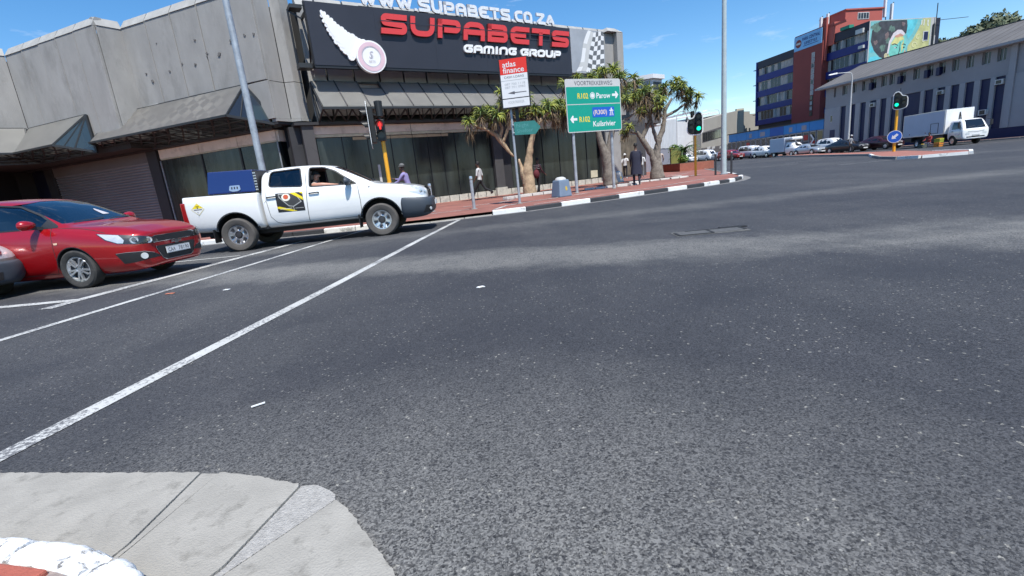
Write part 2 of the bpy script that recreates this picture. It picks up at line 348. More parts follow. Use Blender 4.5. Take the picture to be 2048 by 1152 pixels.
# ============================================================ GROUND
def asphalt():
    m, nt, b = _new('asphalt'); N = nt.nodes.new; K = nt.links.new
    tc = N('ShaderNodeTexCoord'); O = tc.outputs['Object']
    def noise(sc, det=5, ro=.6, st=None, rot=0):
        src = O
        if st:
            mpn = N('ShaderNodeMapping'); mpn.inputs['Scale'].default_value = st; mpn.inputs['Rotation'].default_value = (0, 0, rot); K(O, mpn.inputs[0]); src = mpn.outputs[0]
        n = N('ShaderNodeTexNoise'); n.inputs['Scale'].default_value = sc; n.inputs['Detail'].default_value = det; n.inputs['Roughness'].default_value = ro; K(src, n.inputs[0]); return n.outputs[0]
    def rng(x, a, bb, c, d):
        r = N('ShaderNodeMapRange'); r.inputs[1].default_value = a; r.inputs[2].default_value = bb; r.inputs[3].default_value = c; r.inputs[4].default_value = d; K(x, r.inputs[0]); return r.outputs[0]
    def mth(op, a, bb):
        r = N('ShaderNodeMath'); r.operation = op
        for i, q in enumerate((a, bb)):
            if isinstance(q, (int, float)): r.inputs[i].default_value = q
            else: K(q, r.inputs[i])
        return r.outputs[0]
    def mix(f, a, bb, mode='MIX'):
        r = N('ShaderNodeMixRGB'); r.blend_type = mode
        for i, q in enumerate((f, a, bb)):
            if isinstance(q, (int, float)): r.inputs[i].default_value = q
            elif isinstance(q, tuple): r.inputs[i].default_value = (*q, 1)
            else: K(q, r.inputs[i])
        return r.outputs[0]
    sx = N('ShaderNodeSeparateXYZ'); K(O, sx.inputs[0]); X, Y = sx.outputs[0], sx.outputs[1]
    wob = mth('MULTIPLY', mth('SUBTRACT', noise(.8, 10, .74), .5), 2.2)
    # worn polished bands (wheel tracks) crossing the junction, and a worn zone beside the kerb
    def band(a, bx, wdt, soft):   # y = a + bx*x
        d = mth('SUBTRACT', mth('ADD', Y, wob), mth('ADD', mth('MULTIPLY', X, bx), a)); d = mth('ABSOLUTE', d, 0); return rng(d, wdt, wdt+soft, 1, 0)
    b1 = band(6.25, -.27, .30, .75); b2 = band(10.6, .05, .2, .8)
    Xs = mth('ADD', X, .35); Ys = mth('ADD', Y, -.3); dd = mth('SQRT', mth('ADD', mth('MULTIPLY', Xs, Xs), mth('MULTIPLY', Ys, Ys)), 0); dd = mth('ADD', dd, mth('MULTIPLY', wob, .45))
    near = rng(dd, .75, 2.5, 1, 0)
    big = noise(.22, 5, .6, (1, .45, 1), .15)
    wear = mth('ADD', mth('ADD', mth('MULTIPLY', b1, .75), mth('MULTIPLY', b2, .3)), mth('MULTIPLY', near, .75))
    wear = mth('ADD', wear, rng(big, .45, .75, 0, .25)); wear = mth('MINIMUM', wear, 1)
    base = mix(wear, (.047, .0485, .055), (.178, .175, .166))
    # stones
    v = N('ShaderNodeTexVoronoi'); v.inputs['Scale'].default_value = 62; v.inputs['Randomness'].default_value = 1
    dn = N('ShaderNodeTexNoise'); dn.inputs['Scale'].default_value = 95; dn.inputs['Detail'].default_value = 3; K(O, dn.inputs[0]); dv = N('ShaderNodeVectorMath'); dv.operation = 'SCALE'; K(dn.outputs['Color'], dv.inputs[0]); dv.inputs['Scale'].default_value = .022; da = N('ShaderNodeVectorMath'); da.operation = 'ADD'; K(O, da.inputs[0]); K(dv.outputs[0], da.inputs[1]); K(da.outputs[0], v.inputs[0])
    sc = N('ShaderNodeSeparateColor'); K(v.outputs['Color'], sc.inputs[0])
    stone = rng(v.outputs['Distance'], .30, .52, 1, 0)
    dark = mth('MULTIPLY', stone, rng(sc.outputs[0], .45, .55, 0, 1)); lite = mth('MULTIPLY', stone, rng(sc.outputs[1], .965, .97, 0, 1))
    col = mix(mth('MULTIPLY', mth('MULTIPLY', dark, rng(noise(7, 4), .3, .6, .25, 1)), .85), base, (.026, .027, .031))
    col = mix(mth('MULTIPLY', lite, .7), col, (.30, .29, .26))
    vf = N('ShaderNodeTexVoronoi'); vf.inputs['Scale'].default_value = 170; K(O, vf.inputs[0]); s2 = N('ShaderNodeSeparateColor'); K(vf.outputs['Color'], s2.inputs[0])
    col = mix(mth('ADD', .52, mth('MULTIPLY', near, .28)), col, mix(1, col, mix(s2.outputs[0], (.15, .15, .16), (2.0, 1.97, 1.9)), 'MULTIPLY'))
    vs = N('ShaderNodeTexVoronoi'); vs.inputs['Scale'].default_value = 16; K(O, vs.inputs[0]); s3 = N('ShaderNodeSeparateColor'); K(vs.outputs['Color'], s3.inputs[0])
    spk = mth('MULTIPLY', rng(vs.outputs['Distance'], .05, .09, 1, 0), rng(s3.outputs[0], .82, .9, 0, 1)); col = mix(mth('MULTIPLY', spk, .6), col, (.42, .41, .37))
    st = noise(1.3, 7, .7, (1, .5, 1)); col = mix(1, col, mix(rng(st, .3, .75, 0, 1), (.78, .79, .82), (1.2, 1.19, 1.17)), 'MULTIPLY')
    oil = rng(noise(.9, 6, .62), .62, .70, 0, 1); col = mix(mth('MULTIPLY', oil, .45), col, (.026, .028, .034))
    def ringband(cx, cy, R, w):
        a = mth('SUBTRACT', X, cx); c = mth('SUBTRACT', Y, cy); d = mth('SQRT', mth('ADD', mth('MULTIPLY', a, a), mth('MULTIPLY', c, c)), 0)
        return rng(mth('ABSOLUTE', mth('SUBTRACT', mth('ADD', d, mth('MULTIPLY', wob, .15)), R), 0), w, w+.3, 1, 0)
    trk = mth('MAXIMUM', mth('MAXIMUM', ringband(0, -14, 22.4, .16), ringband(0, -14, 24.0, .18)), mth('MAXIMUM', ringband(4, -12, 15.7, .12), ringband(4, -12, 17.2, .12)))
    trk = mth('MULTIPLY', trk, rng(noise(1.1, 5, .7), .38, .6, 0, 1)); col = mix(mth('MULTIPLY', trk, .42), col, (.030, .032, .040))
    rg = mth('MULTIPLY', rng(noise(2.6, 9, .75, (.6, 1.5, 1)), .60, .66, 0, 1), mth('ADD', b1, mth('MULTIPLY', b2, .7))); col = mix(mth('MULTIPLY', rg, .55), col, (.21, .205, .19))
    K(col, b.inputs['Base Color']); b.inputs['Roughness'].default_value = .78; b.inputs['Specular IOR Level'].default_value = .35
    h = mth('ADD', mth('MULTIPLY', stone, .6), mth('MULTIPLY', noise(300, 3), .9))
    bp = N('ShaderNodeBump'); bp.inputs['Strength'].default_value = .8; bp.inputs['Distance'].default_value = .005; K(h, bp.inputs['Height']); K(bp.outputs[0], b.inputs['Normal'])
    return m
M['asphalt'] = asphalt()
def linepaint():
    m, nt, b = _new('road_paint_worn'); N = nt.nodes.new; K = nt.links.new
    tc = N('ShaderNodeTexCoord'); n = N('ShaderNodeTexNoise'); n.inputs['Scale'].default_value = 38; n.inputs['Detail'].default_value = 6; n.inputs['Roughness'].default_value = .75; K(tc.outputs['Object'], n.inputs[0])
    r = N('ShaderNodeMapRange'); r.inputs[1].default_value = .40; r.inputs[2].default_value = .50
    nw = N('ShaderNodeTexNoise'); nw.inputs['Scale'].default_value = 1.6; nw.inputs['Detail'].default_value = 3; K(tc.outputs['Object'], nw.inputs[0]); rw_ = N('ShaderNodeMapRange'); rw_.inputs[1].default_value = .35; rw_.inputs[2].default_value = .7; rw_.inputs[3].default_value = .06; rw_.inputs[4].default_value = -.10; K(nw.outputs[0], rw_.inputs[0]); ad = N('ShaderNodeMath'); ad.operation = 'ADD'; K(n.outputs[0], ad.inputs[0]); K(rw_.outputs[0], ad.inputs[1]); K(ad.outputs[0], r.inputs[0])
    n2 = N('ShaderNodeTexNoise'); n2.inputs['Scale'].default_value = 2; K(tc.outputs['Object'], n2.inputs[0])
    mx1 = N('ShaderNodeMixRGB'); K(n2.outputs[0], mx1.inputs[0]); mx1.inputs[1].default_value = (.36, .36, .34, 1); mx1.inputs[2].default_value = (.62, .62, .60, 1)
    mxx = N('ShaderNodeMixRGB'); K(r.outputs[0], mxx.inputs[0]); mxx.inputs[1].default_value = (.12, .12, .125, 1); K(mx1.outputs[0], mxx.inputs[2]); K(mxx.outputs[0], b.inputs['Base Color'])
    b.inputs['Roughness'].default_value = .75; bp = N('ShaderNodeBump'); bp.inputs['Strength'].default_value = .25; bp.inputs['Distance'].default_value = .003; K(n.outputs[0], bp.inputs['Height']); K(bp.outputs[0], b.inputs['Normal'])
    return m
M['paint'] = linepaint()
def brickpave():
    m, nt, b = _new('red_brick_paving'); N = nt.nodes.new; K = nt.links.new
    tc = N('ShaderNodeTexCoord'); mpn = N('ShaderNodeMapping'); mpn.inputs['Rotation'].default_value = (0, 0, R_(32)); K(tc.outputs['Object'], mpn.inputs[0])
    br = N('ShaderNodeTexBrick'); br.inputs['Scale'].default_value = 1; br.inputs['Brick Width'].default_value = .22; br.inputs['Row Height'].default_value = .11; br.inputs['Mortar Size'].default_value = .006
    br.inputs['Color1'].default_value = (.31, .115, .085, 1); br.inputs['Color2'].default_value = (.245, .09, .07, 1); br.inputs['Mortar'].default_value = (.16, .12, .10, 1); K(mpn.outputs[0], br.inputs[0])
    n = N('ShaderNodeTexNoise'); n.inputs['Scale'].default_value = .7; n.inputs['Detail'].default_value = 8; K(tc.outputs['Object'], n.inputs[0])
    r = N('ShaderNodeMapRange'); r.inputs[1].default_value = .3; r.inputs[2].default_value = .7; r.inputs[3].default_value = .72; r.inputs[4].default_value = 1.2; K(n.outputs[0], r.inputs[0])
    sc = N('ShaderNodeVectorMath'); sc.operation = 'SCALE'; K(br.outputs[0], sc.inputs[0]); K(r.outputs[0], sc.inputs['Scale'])
    K(sc.outputs[0], b.inputs['Base Color']); b.inputs['Roughness'].default_value = .85
    return m
M['pave'] = brickpave()
M['brick'] = mat('red_paver', (.36, .095, .065), .85, var=.2, vs=14, bump=.5, bs=120, dirt=(.22, .12, .1), ds=9)
M['mortar'] = mat('paver_mortar', (.26, .21, .19), .95, var=.25, vs=20, bump=.8, bs=90)
M['slab'] = mat('gutter_concrete', (.31, .294, .262), .9, var=.17, vs=5, bump=.5, bs=140, dirt=(.17, .16, .14), ds=11, dth=(.54, .74))
M['slabrough'] = mat('rough_mortar', (.37, .355, .33), .95, var=.25, vs=60, bump=1.0, bs=150)
M['kwhite'] = mat('kerb_white_paint', (.80, .80, .79), .7, var=.06, vs=8, bump=.5, bs=45, dirt=(.17, .16, .15), ds=10, dth=(.55, .60))
M['kwhitefar'] = mat('kerb_white_paint_far', (.72, .72, .70), .7, var=.1, vs=4, dirt=(.3, .3, .28), ds=2.5, dth=(.56, .66))
M['kblack'] = mat('kerb_black_paint', (.035, .037, .042), .7, var=.25, vs=4, dirt=(.15, .15, .15), ds=4, dth=(.62, .7))
M['kconc'] = mat('kerb_bare_concrete', (.27, .26, .24), .9, var=.2, vs=6, bump=.5, bs=60)
M['stoneedge'] = mat('tree_ring_stone', (.46, .43, .40), .9, var=.2, vs=3, bump=.6, bs=20)
M['metalcover'] = mat('cast_iron_cover', (.085, .085, .085), .8, metal=.0, var=.3, vs=20, bump=.6, bs=60)

def sheet(name, pts, z, m, parent=None, zf=True):   # flat sheet, optionally draped on the climbing street
    mb = MB(); mb.add([(x, y, z+(gz(x, y) if zf else 0)) for x, y in pts], [list(range(len(pts)))])
    return mb.build(name, m, parent)
def ramp_ground():
    mb = MB(); ys = [-700, -60, 42]+[42+6.5*i for i in range(1, 13)]+[900, 1500]; xs = [-900, -60, 0, 60, 120, 1000]
    for y in ys:
        for x in xs: mb.v.append(Vector((x, y, gz(x, y))))
    n = len(xs)
    for j in range(len(ys)-1):
        for i in range(n-1): mb.f.append([j*n+i, j*n+i+1, (j+1)*n+i+1, (j+1)*n+i]); mb.m.append(0)
    return mb.build('road', 'asphalt')
struct(ramp_ground())

# ---- the main pavement in front of the big building
KERB = [(-30, 15.1), (-20, 14.75), (-12, 14.45), (-9.5, 14.32), (-8.3, 14.22), (-7.2, 14.12), (-6.3, 14.03), (-5.35, 13.95), (-4.4, 13.9), (-3.4, 13.87), (-2.2, 13.9), (-1.2, 14.12), (-.35, 14.3), (.68, 14.5), (1.83, 15.0), (2.84, 15.45), (3.9, 15.95), (4.92, 16.5), (5.92, 17.0), (6.76, 17.38), (7.56, 17.78), (8.38, 18.3), (8.91, 18.62), (9.3, 18.95), (10.1, 20.0), (10.75, 21.2), (11.5, 23.2), (12.6, 26.5), (14.2, 31.5), (16.4, 38), (19.5, 47), (24.5, 62), (31, 84), (36, 100)]
pv = [(x, y) for x, y in KERB]+[(-5, 110), (-45, 110), (-45, 15.4)]
mb = MB(); mb.add([(x, y, .112+gz(x, y)*0) for x, y in pv], [list(range(len(pv)))]); struct(mb.build('pavement', 'pave'))
# apron strip of concrete at the foot of the kerb
kt = thing('kerb', 'long kerb painted in black and white blocks curving round the far corner', 'kerb', (0, 15, 0))
seq = {12: 'w', 13: 'k', 14: 'w', 15: 'k', 16: 'w', 17: 'k', 18: 'w', 19: 'k', 20: 'w', 21: 'k', 22: 'w', 23: 'k', 24: 'w', 25: 'k', 26: 'w', 3: 'w', 4: 'k', 5: 'k', 6: 'k', 7: 'w', 8: 'w'}
for i in range(len(KERB)-1):
    a, b_ = Vector(KERB[i]), Vector(KERB[i+1]); d = (b_-a); ln = d.length; d.normalize(); nn = Vector((-d.y, d.x))
    c = {'w': 'kwhitefar', 'k': 'kblack'}.get(seq.get(i), 'kconc')
    low = i in (9, 10, 11)
    h = .03 if low else .135
    a2, b2 = a+d*.012, b_-d*.012
    k = MB(); prof = [(0, -.05), (0, h-.03), (.03, h), (.16, h), (.16, -.05)]
    for (q, pz) in prof: pass
    v = [(*(a2+nn*q), pz) for q, pz in prof]+[(*(b2+nn*q), pz) for q, pz in prof]
    k.add(v, [(0, 1, 6, 5), (1, 2, 7, 6), (2, 3, 8, 7), (3, 4, 9, 8), (4, 3, 2, 1, 0), (5, 6, 7, 8, 9)])
    o = k.build('kerb_stone', c, kt, world=True)
ap = MB()
for i in range(3, len(KERB)-8):
    a, b_ = Vector(KERB[i]), Vector(KERB[i+1]); d = (b_-a).normalized(); nn = Vector((d.y, -d.x))
    ap.add([(*a, .004), (*(a+nn*.3), .004), (*(b_+nn*.3), .004), (*b_, .004)], [(0, 1, 2, 3)])
struct(ap.build('gutter_strip', mat('gutter_far', (.17, .165, .16), .9, var=.25, vs=3)))
sheet('yellow_edge_line', [(-30, 13.75), (-9.6, 13.05), (-8.4, 12.98), (-8.4, 13.07), (-9.6, 13.14), (-30, 13.84)], .008, mat('yellow_road_paint', (.5, .36, .08), .8, var=.2, vs=8))['kind'] = 'structure'
# ---- painted road lines
def line(pts, w, z=.004, m='paint', name='road_line'):
    pts = [Vector(p) for p in pts]; A, B = ribbon(pts, w); mb = MB()
    for i in range(len(A)-1): mb.add([(*A[i], z), (*A[i+1], z), (*B[i+1], z), (*B[i], z)], [(0, 1, 2, 3)])
    o = mb.build(name, m); return struct(o)
line([(-3.35, -3.5), (-2.53, 2.08), (-2.15, 5.6), (-1.78, 9.6), (-1.33, 13.85)], .12)
line([(-5.5, 1.5), (-5.08, 4.5), (-4.62, 8.4), (-4.3, 11.5), (-4.08, 13.6)], .11, .005)
line([(-6.06, 6.0), (-6.02, 6.5), (-5.5, 10.1), (-5.2, 12.2)], .2, .006)
line([(-12, 6.75), (-6.9, 6.5), (-6.1, 6.46)], .17, .007)
line([(-11, 10.2), (-6.9, 10.15), (-5.75, 10.1)], .1, .008)
line([(-4.2, 13.62), (-2.0, 13.66), (-1.3, 13.92)], .14, .009)
for (x, y) in ((18, 33), (21.5, 36), (25.3, 39.3), (17, 24), (27, 24.5)):
    line([(x, y), (x+2.2, y-.6)], .1, .006+gz(0, y), name='road_dash')
# painted guide lines on the far pavement
for p, w in (([(-2.5, 16.3), (-1.2, 16.6)], .12), ([(-1.6, 18.6), (-.2, 19.1), (.5, 20.6)], .14), ([(-.3, 15.0), (.1, 16.6), (1.2, 17.7), (3.6, 19.6)], .13), ([(1.0, 15.6), (3, 16.7), (6.0, 18.6), (9.2, 21.6)], .1), ([(8.4, 26.5), (11.5, 27.5)], .2), ([(8.5, 29.5), (13, 33)], .2), ([(5.5, 33), (12.5, 36)], .2)):
    line(p, w, .118, 'paint', 'pavement_line')

# ---- traffic island in front of the parked cars
ILP = [(21.0, 21.35), (19.8, 22.4), (19.75, 23.6), (20.9, 26.1), (23.2, 29.6), (25.7, 33.1), (27.4, 37.0), (31, 47), (35.0, 62), (38.5, 78), (40, 78), (36.8, 62), (33.0, 47), (30.2, 38.5), (28.4, 33.5), (24.6, 27.2), (23.0, 23.4)]
isl = thing('traffic_island', 'long narrow red paved traffic island with whitish kerbs carrying the far signal', 'traffic island', (24, 28, 0))
mb = MB(); n = len(ILP); mb.add([(x, y, gz(x, y)-.1) for x, y in ILP]+[(x, y, .1+gz(x, y)) for x, y in ILP], [list(range(n, 2*n))]+[(i, (i+1) % n, n+(i+1) % n, n+i) for i in range(n)])
mb.build('island_paving', mat('island_red_paving', (.30, .12, .09), .9, var=.2, vs=1.5), isl, world=True)
for i in list(range(0, 9))+list(range(13, 17)):
    a, b_ = Vector(ILP[i]), Vector(ILP[(i+1) % n]); d = (b_-a).normalized(); nn = Vector((-d.y, d.x))
    # kerb stones sit just outside the paving
    cc = (sum(p[0] for p in ILP)/n, sum(p[1] for p in ILP)/n)
    g0 = gz(*a); k = MB(); a2 = a+d*.02; b2 = b_-d*.02; nn = Vector((d.y, -d.x)) if True else nn
    sgn = 1 if nn.dot(a-Vector((27, 36))) > 0 or i < 9 else 1
    if i < 9: off = Vector((d.y, -d.x)) if Vector((d.y, -d.x)).x < 0.3 else Vector((-d.y, d.x))
    else: off = Vector((d.y, -d.x)) if Vector((d.y, -d.x)).x > 0 else Vector((-d.y, d.x))
    z1_, z2_ = gz(*a), gz(*b_)
    k.hexa([(*a2, z1_-.1), (*b2, z2_-.1), (*(b2+off*.18), z2_-.1), (*(a2+off*.18), z1_-.1), (*a2, z1_+.135), (*b2, z2_+.135), (*(b2+off*.14), z2_+.135), (*(a2+off*.14), z1_+.135)])
    k.build('kerb_stone', 'kwhitefar' if i in (0, 1, 4, 15, 16) else 'kconc', isl, world=True)
# ---- far pavement along the right-hand buildings
W0 = Vector((43, 42, 0)); azR = R_(-9.2); uR = Vector((sin(azR), cos(azR), 0)); nR = Vector((-cos(azR), sin(azR), 0))
def RW(t, off, z=0): p = W0+uR*t+nR*off; return Vector((p.x, p.y, z+gz(p.x, p.y)*0))
def RWg(t, off, z=0): p = W0+uR*t+nR*off; return Vector((p.x, p.y, z+gz(p.x, p.y)))
mb = MB(); T = [-30, -12, -4, 0, 8, 16, 24, 34, 48, 66]
for t in T: mb.v += [RWg(t, 2.6, -.05), RWg(t, 2.6, .12), RWg(t, -3, .12)]
for i in range(len(T)-1):
    for k in (0, 1): mb.f.append([3*i+k, 3*i+k+1, 3*i+4+k, 3*i+3+k]); mb.m.append(0)
struct(mb.build('far_pavement', mat('far_pavement_bricks', (.30, .17, .13), .9, var=.2, vs=1)))
rk = thing('kerb', 'grey kerb along the parked cars and the grey and blue building', 'kerb', tuple(RW(8, 2.6)))
t = -30
while t < 50:
    o = RWg(t+.02, 2.6, -.05); k = MB(); k.obx(o, uR*1.96, nR*.14, Vector((0, 0, .175))); k.build('kerb_stone', random.choice(['kconc', 'kconc', 'kwhitefar']), rk, world=True); t += 2

# ---- near corner: gutter slabs, kerb and pavers at the photographer's feet
GO = [(-9, 2.9), (-5.5, 2.35), (-3.4, 2.02), (-2.36, 1.9), (-1.89, 1.82), (-1.58, 1.77), (-1.35, 1.735), (-1.26, 1.72), (-1.08, 1.66), (-.87, 1.575), (-.80, 1.565), (-.73, 1.52), (-.64, 1.41), (-.51, 1.24), (-.41, 1.11), (-.31, .85), (-.26, .5), (-.25, 0), (-.25, -3)]
GI = [(-9, 2.0), (-5.5, 1.66), (-3.4, 1.47), (-2.2, 1.36)]
gut = thing('gutter', 'pale concrete gutter slabs curving round the near corner below the white kerb', 'gutter', (-1.2, 1.5, 0))
def slab(pts, z, m, name, sub=None, rough=0):
    mb = MB(); n = len(pts); mb.add([(x, y, -.05) for x, y in pts]+[(x, y, z) for x, y in pts], [list(range(n, 2*n))]+[(i, (i+1) % n, n+(i+1) % n, n+i) for i in range(n)])
    o = mb.build(name, m, gut, world=True)
    return o
def jag(pts, amp=.004, step=.018):
    out = []
    for i in range(len(pts)-1):
        a, b_ = Vector(pts[i]), Vector(pts[i+1]); n = max(1, int((b_-a).length/step)) if (b_-a).length < 1.2 else 3
        for k in range(n):
            p = a.lerp(b_, k/n); out.append((p.x+random.uniform(-amp, amp), p.y+random.uniform(-amp, amp)))
    out.append(tuple(pts[-1])); return out
inn = [(x*1.0+.03*0, y-.02) for x, y in GI]
slab(jag(GO[0:4])+[GI[3], GI[2], GI[1], GI[0]], .010, 'slab', 'slab')
slab([GO[3]]+jag(GO[3:7])[1:-1]+[(-1.353, 1.73), (-1.352, 1.345), (-1.40, 1.12), (-1.6, 1.2), (-2.2, 1.33)], .012, 'slab', 'slab')
slab([(-1.346, 1.728), (-1.268, 1.715), (-1.330, 1.345), (-1.38, 1.12), (-1.393, 1.12), (-1.346, 1.35)], .009, 'slab', 'joint_fill')
slab([(-1.262, 1.716)]+jag(GO[7:10])[1:-1]+[(-.876, 1.565), (-.952, 1.205), (-1.06, 1.0), (-1.2, 1.05), (-1.37, 1.12), (-1.322, 1.33)], .013, 'slab', 'slab')
slab([(-.868, 1.572)]+jag(GO[9:12], .004, .02)[1:-1]+[(-.715, 1.50), (-.705, 1.468), (-.93, 1.18), (-1.04, 1.0), (-1.055, 1.0), (-.946, 1.20)], .009, 'slabrough', 'joint_fill')
slab([(-.700, 1.464)]+jag(GO[12:16], .004)+[(-.31, .80), (-.27, .52), (-.9, .60), (-1.03, .98), (-.925, 1.172)], .012, 'slab', 'slab')
slab([(-.26, .50), (-.25, 0), (-.25, -3), (-.92, -3), (-.92, .2), (-.93, .58)], .012, 'slab', 'slab')
# kerb stones: rounded noses, chipped paint
nk = thing('kerb', 'chipped white painted kerb with a broken joint at the near corner', 'kerb', (-1.4, 1.3, 0))
def kerb_run(path, m, w=.112, h=.13, chip=None, amp=.004):
    pts = [Vector(p) for p in path]; dense = []
    for i in range(len(pts)-1):
        n = max(2, int((pts[i+1]-pts[i]).length/.018)) if (pts[i+1]-pts[i]).length < 1 else 8
        for k in range(n): dense.append(pts[i].lerp(pts[i+1], k/n))
    dense.append(pts[-1]); prof = []
    r = .045
    prof.append((0, -.04)); prof.append((0.002, h*.35)); prof.append((0.006, h-r))
    for k in range(1, 7): t = k/6*pi/2; prof.append((.006+r*(1-cos(t)), h-r+r*sin(t)))
    prof += [(w*.6, h+.001), (w-.012, h), (w, h-.012), (w, -.02)]
    mb = MB(); n = len(dense); q = len(prof)
    import mathutils.noise as mn
    for i, p in enumerate(dense):
        d = (dense[min(i+1, n-1)]-dense[max(i-1, 0)]).normalized(); nn = Vector((d.y, -d.x))
        ed = min(i, n-1-i)*.018; rr = .012*max(0, 1-ed/.03)
        for a, z in prof:
            P = Vector((p.x+nn.x*a, p.y+nn.y*a, z-(rr if z > .05 else 0)))
            P += mn.noise_vector(P*38)*amp
            if chip:
                for cx_, cy_, cr, cd in chip:
                    dd = (Vector((P.x, P.y))-Vector((cx_, cy_))).length
                    if dd < cr and z > .03: P.z -= cd*(1-dd/cr)*(1+.8*mn.noise(P*60)); 
            mb.v.append(P)
    for i in range(n-1):
        for k in range(q-1): mb.f.append([i*q+k, i*q+k+1, (i+1)*q+k+1, (i+1)*q+k]); mb.m.append(0)
    mb.f.append(list(range(q))); mb.m.append(0); mb.f.append([(n-1)*q+k for k in range(q)][::-1]); mb.m.append(0)
    return mb.build('kerb_stone', m, nk, smooth=True, world=True)
kerb_run([(-5.5, 1.70), (-3.9, 1.55), (-3.0, 1.465)], 'kwhite'); kerb_run([(-2.98, 1.463), (-2.3, 1.395), (-1.565, 1.305)], 'kwhite')
kerb_run([(-1.555, 1.303), (-1.44, 1.275), (-1.34, 1.245), (-1.262, 1.222)], 'kwhite', h=.122, chip=[(-1.27, 1.19, .06, .04), (-1.33, 1.235, .03, .02)])
kerb_run([(-1.225, 1.195), (-1.165, 1.165), (-1.10, 1.12), (-1.01, 1.02), (-.93, .86), (-.90, .75)], 'kwhite', h=.125, w=.125, chip=[(-1.23, 1.18, .045, .03), (-1.13, 1.14, .03, .015), (-1.06, 1.08, .025, .012)])
kerb_run([(-.898, .74), (-.87, .5), (-.86, .2), (-.86, -.6)], 'kwhite'); kerb_run([(-.86, -.62), (-.86, -3)], 'kwhite')
mb = MB(); mb.add([(-1.27, 1.225, .0), (-1.215, 1.195, .0), (-1.27, 1.05, .0), (-1.31, 1.08, .0), (-1.27, 1.22, .07), (-1.215, 1.19, .065), (-1.27, 1.05, .092), (-1.31, 1.08, .09)], [(4, 5, 6, 7), (0, 1, 5, 4), (1, 2, 6, 5), (2, 3, 7, 6), (3, 0, 4, 7)]); mb.build('joint_rubble', 'slabrough', nk, world=True)
# pavers behind the kerb
np_ = [(-9, 1.97), (-5.5, 1.59), (-3.0, 1.357), (-1.58, 1.198), (-1.39, 1.148), (-1.27, 1.097), (-1.17, 1.02), (-1.08, .90), (-1.03, .76), (-.99, .5), (-.98, -3), (-9, -3)]
mb = MB(); mb.add([(x, y, .108) for x, y in np_], [list(range(len(np_)))]); struct(mb.build('near_pavement', 'mortar'))
bp_ = thing('paving_bricks', 'red clay paving bricks with wide mortar joints behind the near white kerb', 'paving', (-1.7, 1.1, .1))
def inside(p, poly):
    r = False; n = len(poly)
    for i in range(n):
        x1, y1 = poly[i]; x2, y2 = poly[(i+1) % n]
        if (y1 > p[1]) != (y2 > p[1]) and p[0] < (x2-x1)*(p[1]-y1)/(y2-y1)+x1: r = not r
    return r
def pdist(p, poly):
    m = 9
    for i in range(len(poly)-1):
        a, b_ = Vector(poly[i]), Vector(poly[i+1]); ab = b_-a; t = max(0, min(1, (p-a).dot(ab)/ab.length_squared)); m = min(m, (p-a-ab*t).length)
    return m
ub = Vector((.968, -.25)); vb = Vector((.25, .968)); src = None
mbk = MB(); mbk.bx(-.107, .107, -.05, .05, -.03, .012); bsrc = None
for j in range(-4, 10):
    for i in range(-2, 11):
        c = Vector((-1.496, 1.109))+ub*(i*.236-.236*5+(j % 2)*.11)-vb*(j*.118)
        ok = inside(c, np_) and min(pdist(c+ub*e1+vb*e2, np_) for e1 in (-.107, .107) for e2 in (-.05, .05)) > .004 and all(inside(c+ub*e1+vb*e2, np_) for e1 in (-.107, .107) for e2 in (-.05, .05))
        if not ok: continue
        if bsrc is None:
            bsrc = mbk.build('brick', 'brick', bp_, bevel=.006); o = bsrc
        else: o = inst(bsrc, 'brick', bp_)
        o.location = (c.x+1.7, c.y-1.1, .112-.1+random.uniform(-.002, .002)); o.rotation_euler = (0, 0, math.atan2(ub.y, ub.x)+random.uniform(-.01, .01))
# ---- litter and the manhole cover
dc = thing('drain_cover', 'sunken rectangular cast iron drain cover in the middle of the asphalt', 'drain cover', (2.95, 6.75, 0), R_(-5))
mb = MB(); mb.bx(-.52, .50, -.20, .22, .001, .006); mb.build('cover_surround', mat('patched_asphalt', (.105, .104, .10), .9, var=.35, vs=14, bump=.6), dc)
for x0, x1 in ((-.46, -.02), (.02, .44)):
    mb = MB(); mb.bx(x0, x1, -.13, .16, .006, .011); mb.build('cover_plate', 'metalcover', dc, bevel=.003)
mb = MB()
for a in ((-.49, .0, -.175, -.135), (-.30, .46, .165, .205), (-.50, -.455, -.15, .10), (.44, .50, -.05, .24), (-.022, .022, -.13, .16)): mb.bx(*a, .006, .0125)
mb.build('cover_gap', 'sunk', dc)
mb = MB(); mb.bx(.22, .60, .19, .30, .001, .013); mb.build('pothole', 'sunk', dc)
def litter(name, label, cat, pts, z, m, th=.006):
    mb = MB(); n = len(pts); mb.add([(x, y, z) for x, y in pts]+[(x, y, z+th) for x, y in pts], [list(range(n, 2*n)), list(range(n))[::-1]]+[(i, (i+1) % n, n+(i+1) % n, n+i) for i in range(n)])
    o = mb.build(name, m); tag(o, label, cat); return o
litter('litter_scrap', 'flat white paper scrap on the asphalt in the middle of the road', 'litter', [(-.36, 4.64), (-.33, 4.62), (-.30, 4.645), (-.27, 4.64), (-.28, 4.67), (-.30, 4.69), (-.34, 4.68)], .006, 'white')
litter('litter_stick', 'thin white lolly stick lying on the asphalt near the gutter', 'litter', [(-1.455, 2.33), (-1.45, 2.322), (-1.395, 2.362), (-1.4, 2.37)], .006, 'white')
litter('litter_scrap', 'small orange wrapper scrap on the asphalt between the painted lines', 'litter', [(-4.62, 6.18), (-4.5, 6.17), (-4.5, 6.21), (-4.61, 6.22)], .006, mat('orange_scrap', (.6, .2, .12), .7))
litter('litter_scrap', 'tiny white scrap beside the thin stop line', 'litter', [(-3.75, 6.02), (-3.68, 6.01), (-3.67, 6.06), (-3.74, 6.07)], .006, 'white')
